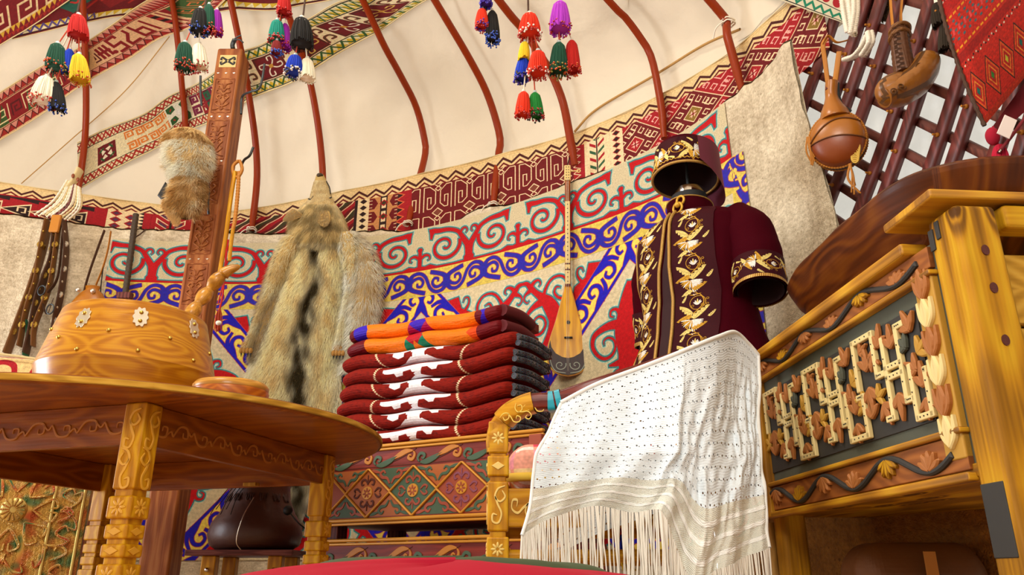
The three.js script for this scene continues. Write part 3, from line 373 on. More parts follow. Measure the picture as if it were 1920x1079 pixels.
// ---------------------------------------------------------------- round table
const tableTop = 0.73;
const roundTable = thing('round_table', 'round orange-brown wooden table with square apron and carved inlaid legs', 'table', null, V(-1.22, 0, -2.5)); roundTable.rotation.y = -16 * D2R;
{
  const t = roundTable, s = 0.4525, ht = tableTop - 0.026;
  mesh('tabletop', boxUV(lathe([[0, ht], [0.784, ht], [0.795, ht + 0.004], [0.8, ht + 0.01], [0.8, ht + 0.02], [0.794, ht + 0.026], [0, ht + 0.026]], 96), 1, 'x'), M.table, t);
  mesh('edge_band', boxUV(lathe([[0.799, ht + 0.007], [0.8025, ht + 0.009], [0.8025, ht + 0.021], [0.799, ht + 0.023]], 96), 1, 'x'), M.pale, t);
  for (let k = 0; k < 4; k++) {
    const a = k * PI / 2, ap = mesh('apron', moved(box(2 * s - 0.05, 0.1, 0.022, 0.003, 'x'), 0, ht - 0.05, s + 0.008).rotateY(a), M.table, t), pts = [];
    const rel = []; for (let i = 0; i < 11; i++) { const x = -0.4 + i * 0.08, m = i % 2 ? 1 : -1; rel.push(moved(ribbon([[-0.04, -0.012 * m, 0.005], [-0.018, 0.016 * m, 0.006], [0.012, 0.016 * m, 0.006], [0.016, -0.006 * m, 0.005], [0.0, -0.008 * m, 0.004], [-0.002, 0.004 * m, 0.003]], 0.002, 0.001, 4), x, 0, 0), moved(ribbon([[0.012, 0.014 * m, 0.005], [0.03, 0, 0.005], [0.04, -0.012 * -m, 0.004]], 0.002, 0.001, 4), x, 0, 0)); }
    mesh('carved_scroll', merge(rel).translate(0, ht - 0.054, s + 0.019).rotateY(a), M.carve, ap);
  }
  mesh('corner_block', moved(box(0.05, 0.012, 0.03, 0.002), 0.2, ht - 0.096, -s + 0.04), M.pale, t);
  const blocks = [[0.497, ht, 0.062], [0.482, 0.43, 0.068], [0.418, 0.385, 0.064], [0.374, 0.344, 0.066], [0.33, 0.278, 0.07], [0.266, 0.236, 0.066], [0.224, 0.194, 0.066], [0.182, 0.0, 0.06]];
  const flower = []; for (let i = 0; i < 8; i++) { const e = new THREE.SphereGeometry(1, 8, 6).scale(0.0042, 0.009, 0.002).translate(0, 0.0125, 0).rotateZ(i * PI / 4); flower.push(e); } const fl = merge(flower), dm = extrude([[-0.02, 0], [0, -0.0095], [0.02, 0], [0, 0.0095]], 0.001, 0.001), sc = merge([...sCurl(1), ...sCurl(-1).map((p) => p.map(([x, y]) => [x, y - 0.094]))].map((p) => extrude(p, 0.0015, 0.0008)));
  for (const [lx, lz] of [[1, 1], [1, -1], [-1, -1], [-1, 1]]) {
    const list = [box(0.05, ht, 0.05, 0.003).translate(0, ht / 2, 0)]; for (const [a, b, w] of blocks) list.push(box(w, abs(b - a), w, 0.006).translate(0, (a + b) / 2, 0));
    const leg = mesh('leg', merge(list), M.honey, t); leg.position.set(lx * s, 0, lz * s);
    for (const r of [lx > 0 ? PI / 2 : -PI / 2, lz > 0 ? 0 : PI]) { const put = (n, g, y, w) => mesh(n, g.clone().translate(0, y, w / 2 + 0.0005).rotateY(r), M.inlay, leg); put('scroll_inlay', sc, 0.64, 0.062); put('flower_inlay', fl, 0.456, 0.068); put('diamond_inlay', dm, 0.4015, 0.064); put('diamond_inlay', dm, 0.359, 0.066); put('flower_inlay', fl, 0.303, 0.07); }
  }
}
// ---------------------------------------------------------------- wooden kumis bowl with silver plates, ladle, small box
const bowlC = V(-1.175, tableTop, -2.36), bowlR = (y) => y < 0.15 ? lerp(0.222, 0.254, y / 0.15) : lerp(0.254, 0.208, (y - 0.15) / 0.18);
const bowl = thing('kumis_bowl', 'large round wooden bowl with silver plates and brass studs on the round table', 'bowl', null, bowlC);
{
  const up = lathe([[0.254, 0.15], [0.25, 0.166], [0.23, 0.245], [0.2085, 0.326], [0.205, 0.33], [0.196, 0.328], [0.2, 0.25], [0.19, 0.08], [0.14, 0.03], [0, 0.025]], 72), lo = lathe([[0, 0], [0.2, 0], [0.216, 0.004], [0.222, 0.012], [0.2545, 0.1495]], 72);
  mesh('bowl_body', boxUV(merge([lo, up]), 1, 'x'), M.figured, bowl);
  const spot = (px, py) => { let b = [0, 0], be = 1e9; for (let a = -110; a <= 110; a += 0.5) for (let y = 0.02; y < 0.33; y += 0.005) { const r = bowlR(y), s = proj(V(bowlC.x + r * sin(a * D2R), bowlC.y + y, bowlC.z + r * cos(a * D2R))), e = hypot(s[0] - px, s[1] - py); if (e < be) { be = e; b = [a, y]; } } return b; };
  const place = (g, [a, y], off = 0) => { const r = bowlR(y) + off, n = V(sin(a * D2R), y > 0.15 ? 0.25 : -0.22, cos(a * D2R)).normalize(), x = V(cos(a * D2R), 0, -sin(a * D2R)), yy = n.clone().cross(x); return basis(g, x, yy, n, V(r * sin(a * D2R), y, r * cos(a * D2R))); };
  const lobe = []; for (let i = 0; i < 96; i++) { const a = i / 96 * 2 * PI, r = 1 + 0.09 * cos(a * 10); lobe.push([0.0235 * r * cos(a) * (1 - 0.16 * pow(cos(a), 2)), 0.031 * r * sin(a)]); }
  const stud = new THREE.SphereGeometry(0.0062, 10, 6, 0, 2 * PI, 0, PI / 2).rotateX(PI / 2);
  for (const [x, y] of [[157, 596], [264, 596], [363, 617]]) { const p = spot(x, y), pl = mesh('silver_plate', place(extrude(lobe, 0.002, 0.001), p, 0.001), M.silver, bowl); for (const d of [0.014, -0.014]) mesh('plate_stud', place(stud.clone().translate(0, d, 0.003), p, 0.001), M.brass, pl); }
  for (const [x, y] of [[110, 632], [204, 621], [318, 635], [145, 655], [259, 657], [362, 677], [393, 663], [97, 618]]) mesh('brass_stud', place(stud.clone(), spot(x, y), 0.0005), M.brass, bowl);
}
const ladle = thing('ladle', 'wooden ladle with a knobbed curved handle standing in the wooden bowl', 'ladle');
{ const d = 2.42, p = [[330, 640, 2.36], [352, 600, 2.38], [372, 570, 2.4], [392, 545, d], [409, 523, d], [428, 508, d], [451, 499, d]].map(([x, y, z]) => at(x, y, z));
  mesh('handle', boxUV(taper(p, (v) => v > 0.82 ? 0.019 * sqrt(max(0, (1 - v) / 0.18)) + 0.002 : 0.0135 + 0.0105 * pow(abs(sin((v - 0.05) * PI * 5.2)), 0.8), 90, 14), 1, 'x'), wood(T.pale, 0xffdc90, 0.35, 0.4), ladle);
  mesh('cup', boxUV(moved(lathe([[0.001, -0.04], [0.04, -0.03], [0.055, 0], [0.052, 0], [0.038, -0.026], [0.001, -0.035]], 24), p[0].x - 0.03, p[0].y - 0.02, p[0].z), 1), M.figured, ladle); }
const lidBox = thing('wooden_box', 'small low round yellow wooden box beside the bowl near the table edge', 'box', null, V(-0.745, tableTop, -2.06));
{ mesh('box_body', boxUV(lathe([[0, 0], [0.093, 0], [0.097, 0.006], [0.098, 0.03], [0.096, 0.034]], 48), 1, 'x'), wood(T.figured, 0xe8c060, 0.4, 0.4), lidBox); mesh('lid', boxUV(lathe([[0.0965, 0.034], [0.097, 0.044], [0.09, 0.053], [0.06, 0.058], [0, 0.06]], 48), 1, 'x'), wood(T.pale, 0xffe0a0, 0.4, 0.4), lidBox); }
// ---------------------------------------------------------------- carved post with hooks, and what hangs on it
const post = thing('carved_post', 'tall square reddish wooden post with carved panels leaning nowhere behind the round table'.replace(' leaning nowhere', ''), 'post', null, V(-1.449, 0, -3.45));
{
  const W = 0.128, H = 2.86; mesh('shaft', box(W, H, W, 0.012).translate(0, H / 2, 0), M.red, post);
  const yOf = (py) => { const x = 437 - (py - 95) * 0.141, p = at(x, py, 3.45 - W / 2); return p.y; };
  const hw = 0.042, motif = merge([[[0.0, -0.1, 0.006], [0.012, -0.088, 0.007], [0.03, -0.098, 0.005], [0.044, -0.1, 0.003]], [[0.003, -0.08, 0.006], [0.022, -0.066, 0.008], [0.034, -0.05, 0.006], [0.024, -0.038, 0.005]], [[0.004, -0.062, 0.006], [0.018, -0.03, 0.008], [0.03, -0.012, 0.007], [0.018, 0.0, 0.006], [0.006, -0.012, 0.005], [0.012, -0.022, 0.003]], [[0.003, 0.0, 0.006], [0.016, 0.018, 0.008], [0.034, 0.022, 0.006], [0.03, 0.038, 0.004]], [[0.002, 0.024, 0.006], [0.014, 0.046, 0.008], [0.028, 0.05, 0.006], [0.024, 0.064, 0.004]], [[0.002, 0.05, 0.006], [0.012, 0.078, 0.008], [0.036, 0.086, 0.006], [0.03, 0.1, 0.003]]].flatMap((p) => [ribbon(p, 0.0035, 0.0015, 5), ribbon(p.map(([x, y, w]) => [-x, y, w]), 0.0035, 0.0015, 5)]));
  const panels = [[148, 211], [226, 298], [310, 382], [404, 476], [495, 570], [590, 680]];
  for (const [a, b] of panels) { const y1 = yOf(a), y0 = yOf(b), c = (y0 + y1) / 2, z = W / 2, k = (y1 - y0) / 0.215, fr = []; for (const [x, y, w, h] of [[0, y1 - c, 0.1, 0.006], [0, y0 - c, 0.1, 0.006], [0.048, 0, 0.006, y1 - y0], [-0.048, 0, 0.006, y1 - y0]]) fr.push(box(w, h, 0.006, 0.002).translate(x, y, 0)); const pn = mesh('carved_panel', merge(fr).translate(0, c, z), M.red, post); mesh('carved_motif', motif.clone().scale(1, k * 0.92, 1).translate(0, c, z), M.red, pn); }
  for (const py of [137, 218.5, 302, 486]) for (const x of [-0.04, 0, 0.04]) mesh('white_stud', extrude([[-0.008, 0], [0, -0.004], [0.008, 0], [0, 0.004]], 0.001, 0.001).translate(x, yOf(py), W / 2), M.silver, post);
  const yc = yOf(115), pl = mesh('inlay_plate', box(0.086, 0.074, 0.006, 0.002).translate(0, yc, W / 2), std({ color: 0xd8bc78, roughness: 0.6 }), post), bl = []; for (const sx of [-1, 1]) for (const sy of [-1, 1]) bl.push(ribbon([[0.004 * sx, 0.002 * sy, 0.014], [0.016 * sx, 0.012 * sy, 0.01], [0.03 * sx, 0.02 * sy, 0.011], [0.036 * sx, 0.008 * sy, 0.008], [0.026 * sx, 0.006 * sy, 0.004]], 0.001, 0.0008, 5)); mesh('black_inlay', merge(bl).translate(0, yc, W / 2 + 0.003), M.black, pl);
  const hook = (pts) => mesh('iron_hook', tube(pts.map(([x, y, d]) => at(x, y, d).sub(post.position)), 0.006, 30, 6), M.iron, post);
  hook([[452, 214, 3.41], [454, 182, 3.41], [470, 172, 3.35], [486, 166, 3.32], [492, 146, 3.30], [496, 120, 3.30]]); hook([[378, 198, 3.41], [376, 170, 3.39], [376, 142, 3.37]]); hook([[452, 312, 3.41], [458, 300, 3.35], [468, 292, 3.31], [475, 276, 3.30]]); hook([[391, 402, 3.37], [390, 384, 3.35], [391, 352, 3.35], [386, 322, 3.32], [388, 300, 3.35]]);
  mesh('tie', merge([tube([at(437, 92, 3.42), at(436, 84, 3.42), at(440, 74, 3.41)].map((p) => p.sub(post.position)), 0.012, 10, 8), tube([[436, 76], [444, 70], [452, 66]].map(([x, y]) => at(x, y, 3.39).sub(post.position)), 0.004, 10, 5), tube([[436, 76], [448, 74], [456, 80]].map(([x, y]) => at(x, y, 3.39).sub(post.position)), 0.004, 10, 5)]), M.iron, post);
}
const furHat = thing('fur_hat', 'shaggy cream and tan fox fur hat hanging on the carved post', 'hat');
{
  const R = rng(11), items = [], A = [0.62, 0.36, 0.10], B = [0.95, 0.74, 0.38], D = [1.0, 0.96, 0.84], k = 3.72 / FOCAL, dh = 3.27;
  const path = curve([[352, 250], [353, 285], [356, 318], [355, 345], [350, 375], [346, 408]].map(([x, y]) => at(x, y, dh))), wd = [[0, 30], [0.1, 43], [0.3, 44], [0.45, 35], [0.56, 29], [0.68, 32], [0.85, 33], [0.95, 25], [1, 14]], rad = (t) => { let i = 0; while (i < wd.length - 2 && wd[i + 1][0] < t) i++; return lerp(wd[i][1], wd[i + 1][1], smooth(wd[i][0], wd[i + 1][0], t)) * k; };
  const P = (a, t) => { const q = path.getPoint(t), r = rad(t) * (1 + 0.1 * noise(a * 2, t * 6)); return q.add(V(cos(a) * r, 0, sin(a) * r * 0.75)); };
  mesh('hide', grid((u, v) => P(-u * 2 * PI, v), 30, 30, true), std({ color: 0xc0a068, roughness: 1 }), furHat);
  for (let i = 0; i < 15000; i++) { const a = R() * 2 * PI, t = R(); if (sin(a) < -0.3) continue; const p = P(a, t), tan = clamp((t < 0.14 ? 0.8 : t > 0.55 ? 0.75 : 0.05) + 0.9 * noise(p.x * 18, p.y * 18, 2)), u = R() * 0.3 + 0.8; items.push([p, V(cos(a) * 0.6 + (R() - 0.5) * 0.8, -0.7 + (R() - 0.5) * 0.7 + (t > 0.93 ? -0.5 : 0), sin(a) * 0.7 + 0.1).normalize(), 0.02 + R() * 0.022, mix3(D, mix3(B, A, clamp(tan * 1.6 - 0.7)), clamp(tan * 1.5)).map((z) => min(1, z * u)), 0.0012]); }
  for (let i = 0; i < 2200; i++) { const t = R(), p = at(lerp(304, 330, t) + R() * 10, lerp(372, 408, t) + R() * 12, 3.24); items.push([p, V(-0.4 + R() * 0.6, -0.7, 0.4).normalize(), 0.03, mix3(B, A, R() * 0.6).map((z) => z), 0.0012]); }
  fur('fur', items, M.hair, furHat);
  mesh('dark_lining', extrude([[0, 0.05], [0.032, -0.005], [0.028, -0.07], [-0.026, -0.02]], 0.03, 0.006).translate(...at(312, 365, 3.28).toArray()), M.black, furHat);  // black wedge in the triangular gap at the side of the hat
}
const whip = thing('riding_whip', 'yellow wooden riding whip with red tassel cord hanging on the post hook', 'whip');
{ const P = (l, d = 3.28) => l.map(([x, y]) => at(x, y, d));
  mesh('loop', tube(P([[447, 302], [437, 312], [438, 328], [446, 332], [454, 318], [450, 303]]), 0.008, 30, 6, true), M.strap, whip); mesh('handle', boxUV(taper(P([[441, 322], [433, 370], [424, 440], [414, 500], [408, 540]]), 0.0105, 30, 8), 1), M.honey, whip);
  mesh('braided_lash', merge([taper(P([[448, 322], [446, 360], [441, 410], [437, 430]]), (v) => 0.008 + 0.0018 * abs(sin(v * 60)), 90, 7)]), M.strap, whip); mesh('lash_sleeve', taper(P([[437, 430], [433, 460], [430, 490]]), 0.009, 12, 8), M.honey, whip);
  mesh('red_cord', merge([tube(P([[428, 450], [422, 500], [418, 550], [412, 580]]), 0.0042, 24, 6), tube(P([[424, 452], [420, 520], [409, 570]]), 0.003, 24, 6)]), std({ color: 0xb01818, roughness: 0.9 }), whip);
  const R = rng(3), th = []; for (let i = 0; i < 26; i++) { const a = R() * 2 * PI, r = R() * 0.022; th.push(tube([at(412, 578, 3.27), at(409, 592, 3.27).add(V(cos(a) * r * 0.8, 0, sin(a) * r)), at(408, 614, 3.27).add(V(cos(a) * r, -R() * 0.02, sin(a) * r))], 0.0022, 6, 4)); } mesh('tassel', merge(th), std({ color: 0xa8381a, roughness: 0.9 }), whip); mesh('white_tip', new THREE.SphereGeometry(0.013, 10, 8).scale(1, 0.8, 1).translate(...at(410, 606, 3.23).toArray()), M.whiteCord, whip); }
// ---------------------------------------------------------------- horse harness, staff and strap on the felt at the left
const harness = thing('horse_harness', 'bundle of studded brown leather horse harness hanging on the plain felt', 'harness');
{
  const w = (x, y, o) => wallPx(x, y, 0.14 + o), S = [[[[92, 415], [80, 470], [58, 540], [36, 600], [12, 664]], 0.036, 0], [[[104, 418], [98, 480], [84, 520], [70, 560], [58, 620], [48, 664]], 0.034, 0.02], [[[112, 412], [104, 470], [92, 540], [66, 610], [62, 650]], 0.026, 0.035], [[[120, 414], [124, 470], [116, 540], [104, 600], [98, 640]], 0.033, 0.015], [[[88, 412], [74, 480], [66, 530], [50, 580], [36, 650]], 0.027, 0.03], [[[118, 430], [108, 520], [82, 560], [88, 590], [100, 560]], 0.012, 0.04]];
  S.forEach(([p, wd, o], k) => { const c = curve(p.map(([x, y]) => w(x, y, o))), st = mesh('strap', taper(c, wd, 50, 8, 0.16), k % 2 ? M.leatherOld : std({ color: 0x7a4e20, roughness: 0.55, bumpMap: softBump, bumpScale: 0.002 }), harness); if (k === 5) return; for (let i = 1; i < 9; i++) { const q = c.getPointAt(i / 9.5); mesh('stud', i % 2 ? new THREE.SphereGeometry(0.0085, 10, 6).translate(q.x, q.y, q.z + 0.012) : merge([new THREE.CylinderGeometry(0.017, 0.019, 0.006, 8).rotateX(PI / 2), new THREE.SphereGeometry(0.0075, 8, 6)]).translate(q.x, q.y, q.z + 0.012), k === 3 ? M.silver : M.brass, st); } });
  mesh('top_strap', box(0.05, 0.1, 0.02, 0.006).translate(...w(104, 420, 0.05).toArray()), M.strap, harness);
  for (const [x, y] of [[78, 545], [94, 580]]) mesh('buckle', new THREE.TorusGeometry(0.026, 0.004, 8, 20).scale(0.7, 1, 1).translate(...w(x, y, 0.06).toArray()), M.iron, harness);
  mesh('green_ribbon', taper([w(50, 600, 0.02), w(52, 630, 0.025), w(48, 668, 0.02)], (v) => 0.012 + 0.02 * v, 12, 8, 0.1), std({ color: 0x14583a, roughness: 0.8 }), harness);
}
const staff = thing('wooden_flute', 'thin dark ringed wooden flute hanging upright on the felt behind the bowl', 'flute');
{ const a = wallPx(255, 402, 0.16), b = wallPx(235, 552, 0.2), d = b.clone().sub(a); mesh('pipe', taper([a, a.clone().lerp(b, 0.5), b], (v) => 0.0155 + 0.0012 * (sin(v * 130) > 0.3 ? 1 : 0), 160, 10), std({ color: 0x3a2a18, roughness: 0.6 }), staff); mesh('foot_block', box(0.075, 0.035, 0.04, 0.006).translate(b.x, b.y - 0.01, b.z), M.dark, staff); mesh('hanging_cord', tube([wallPx(252, 446, 0.13), wallPx(262, 440, 0.12), wallPx(274, 430, 0.1)], 0.004, 14, 6), M.leatherOld, staff); }
const strapLoop = thing('leather_pouch', 'brown leather pouch on a long strap hanging behind the bowl', 'pouch');
{ const w = (x, y) => wallPx(x, y, 0.17); mesh('strap', taper([w(196, 432), w(182, 470), w(168, 510), w(158, 548), w(160, 575)], 0.011, 40, 8, 0.3), M.leatherOld, strapLoop); mesh('strap', taper([w(208, 434), w(202, 470), w(192, 505), w(180, 535)], 0.009, 40, 8, 0.3), M.strap, strapLoop); mesh('cord', tube([w(194, 498), w(190, 530), w(188, 560)], 0.003, 20, 5), M.blackCord, strapLoop);
  mesh('pouch', boxUV(lathe([[0.001, -0.16], [0.08, -0.15], [0.1, -0.08], [0.06, -0.01], [0.035, 0.01], [0.04, 0.03], [0.001, 0.035]], 24).scale(1, 1, 0.6), 1).translate(...w(172, 548).toArray()), M.leather, strapLoop); for (const [x, y] of [[156, 550], [183, 552]]) mesh('silver_bead', new THREE.SphereGeometry(0.013, 10, 8).translate(...w(x, y).add(V(0, 0, 0.05)).toArray()), M.silver, strapLoop); }
// ---------------------------------------------------------------- embossed chest at the left with a felt cushion on it
const chestL = thing('embossed_chest', 'chest covered in embossed coloured metal standing by the wall behind the table', 'chest', null, V(-2.285, 0, -3.23)); chestL.rotation.y = 18 * D2R;
{
  const W = 1.1, D = 0.44, H = 0.86, cm = tex(paint(256, 256, (x, y) => { const a = noise(x * 7, y * 7, 1), b = noise(x * 9, y * 9, 6); let c = [206, 178, 96]; c = mix3(c, [176, 84, 38], clamp(a * 2.4)); c = mix3(c, [62, 112, 76], clamp(b * 2.2 - 0.2)); return mix3(c, [214, 200, 190], clamp(-a * 1.6 - 0.3)); }), true, 2, 2, MIR), curlC = canvas(512, 512, (c) => { c.fillStyle = '#303030'; c.fillRect(0, 0, 512, 512); const R = rng(12); for (let j = 0; j < 9; j++) for (let i = 0; i < 9; i++) { const x = i * 57 + (j % 2) * 28, y = j * 57, m = R() < 0.5 ? 1 : -1, a = R() * 6; for (const [w, g] of [[15, '#808080'], [8, '#f0f0f0']]) line(c, spiralPts(x, y, 24, 4, a, m * 1.3, 24), g, w, 'round'); for (const [w, g] of [[12, '#707070'], [6, '#e0e0e0']]) line(c, smoothLine([[x + 22, y - 10], [x + 34, y + 14], [x + 56, y + 12]], 4), g, w, 'round'); } }), em = std({ map: cm, color: 0xffe8c8, roughness: 0.34, metalness: 0.35, bumpMap: tex(curlC, false, 6, 6, MIR), bumpScale: 0.007 }), gold = std({ color: 0xd0b468, roughness: 0.3, metalness: 0.75 });
  mesh('chest_body', box(W, H, D, 0.006, 'x').translate(0, H / 2, -D / 2), em, chestL);
  const rel = [], bord = [], z = 0.0; const X0 = -W / 2, add = (pts, h = 0.006) => rel.push(ribbon(pts, h, 0.002, 4));
  for (const y of [0.035, 0.165, 0.285, 0.84]) bord.push(box(W, 0.014, 0.016, 0.005, 'x').translate(0, y, 0)); for (const x of [-0.53, -0.42, 0.42, 0.53]) bord.push(box(0.013, H, 0.016, 0.005).translate(x, H / 2, 0));
  for (let i = 0; i < 14; i++) { const x = -0.5 + i * 0.077; for (const m of [1, -1]) add([[x - 0.036, 0.1, 0.007], [x, 0.1 + 0.052 * m, 0.008], [x + 0.036, 0.1, 0.007]]); add([[x - 0.014, 0.09, 0.008], [x, 0.118, 0.012], [x + 0.014, 0.09, 0.008]]); add([[x, 0.078, 0.01], [x, 0.1, 0.006]]); }
  for (let i = 0; i < 9; i++) { const x = -0.48 + i * 0.12, m = i % 2 ? 1 : -1; add([[x - 0.06, 0.225 - 0.03 * m, 0.008], [x - 0.02, 0.225 + 0.03 * m, 0.01], [x + 0.03, 0.225 + 0.02 * m, 0.01], [x + 0.026, 0.225 - 0.012 * m, 0.008], [x, 0.225 - 0.01 * m, 0.006]]); add([[x + 0.02, 0.225 + 0.028 * m, 0.01], [x + 0.06, 0.225 + 0.03 * m, 0.006]]); }
  const med = [[-0.3, 0.56], [0.28, 0.56]]; for (const [cx, cy] of med) { bord.push(new THREE.SphereGeometry(0.05, 24, 12).scale(1, 1, 0.3).translate(cx, cy, 0)); for (let k = 0; k < 14; k++) { const a = k / 14 * 2 * PI; add([[cx + 0.012 * cos(a), cy + 0.012 * sin(a), 0.004], [cx + 0.045 * cos(a), cy + 0.045 * sin(a), 0.008]], 0.018); } for (let k = 0; k < 8; k++) { const a = k * PI / 4, q = (r, t) => [cx + r * cos(a + t), cy + r * sin(a + t)]; for (const m of [1, -1]) add([[...q(0.07, 0), 0.008], [...q(0.11, 0.25 * m), 0.011], [...q(0.15, 0.3 * m), 0.01], [...q(0.16, 0.08 * m), 0.009], [...q(0.13, 0.06 * m), 0.006]]); add([[...q(0.17, 0), 0.014], [...q(0.21, 0), 0.008]]); for (const m of [1, -1]) add([[...q(0.19, 0.0), 0.008], [...q(0.235, 0.16 * m), 0.01], [...q(0.25, 0.3 * m), 0.008], [...q(0.22, 0.3 * m), 0.006]]); } }
  for (const x of [-0.475, 0.475]) for (let k = 0; k < 7; k++) { const y = 0.32 + k * 0.075, m = k % 2 ? 1 : -1; add([[x - 0.03 * m, y - 0.03, 0.008], [x + 0.025 * m, y, 0.011], [x - 0.005 * m, y + 0.03, 0.009], [x - 0.02 * m, y + 0.008, 0.006]]); }
  mesh('embossed_relief', merge(rel), em, chestL); mesh('metal_border', merge(bord), gold, chestL);
  const sd = []; for (let k = 0; k < 10; k++) sd.push(moved(ribbon([[-0.15, 0, 0.01], [-0.05, 0.03, 0.012], [0.05, -0.03, 0.012], [0.15, 0, 0.01]], 0.006, 0.002, 4), W / 2, 0.08 + k * 0.08, -D / 2, PI / 2)); mesh('side_relief', merge(sd), std({ map: cm, color: 0x88a878, roughness: 0.4, metalness: 0.5 }), chestL);
}
const cushionL = thing('felt_cushion', 'thick red and cream applique felt cushion lying on the embossed chest', 'cushion', null, V(-2.285, 0.86, -3.23)); cushionL.rotation.y = 18 * D2R;
{
  const fm = tex(canvas(768, 256, (c, w, h) => { c.fillStyle = '#b01222'; c.fillRect(0, 0, w, h); const P = [[[30, 20], [330, 20], [380, 236], [60, 236]], [[410, 20], [740, 20], [700, 236], [430, 236]]]; for (const p of P) poly(c, p, '#e8c888', '#f4e2b0', 7); for (let k = 0; k < 4; k++) { const x = 60 + k * 180; line(c, smoothLine([[x, 200], [x + 40, 60], [x + 120, 60], [x + 130, 140], [x + 70, 150], [x + 66, 110]]), '#b01222', 24, 'round'); } for (let k = 0; k < 5; k++) line(c, smoothLine([[k * 160 - 20, 240], [k * 160 + 60, 170], [k * 160 + 130, 236]]), '#2a1a1c', 18, 'round'); grain(c, w, h, 40, 0.3, 2); }), true, 1, 1, MIR);
  const g = new RoundedBoxGeometry(1.0, 0.335, 0.42, 6, 0.09).translate(0, 0.1675, -0.24), p = g.attributes.position, uv = []; for (let i = 0; i < p.count; i++) { const x = p.getX(i); p.setY(i, p.getY(i) * (1 + 0.16 * sin(x * 3 + 1.6)) ); uv.push(x / 1.0 * 1.5, (p.getY(i) + (p.getZ(i) + 0.03) * -0.6) / 0.4); } g.setAttribute('uv', new THREE.Float32BufferAttribute(uv, 2)); g.computeVertexNormals(); mesh('cover', g, std({ map: fm, roughness: 1, bumpMap: wool, bumpScale: 0.003 }), cushionL);
  mesh('piping', tube(Array.from({ length: 24 }, (_, i) => { const x = lerp(-0.46, 0.46, i / 23); return V(x, 0.3 * (1 + 0.16 * sin(x * 3 + 1.6)), -0.035); }), 0.006, 50, 6), M.cord, cushionL);
}
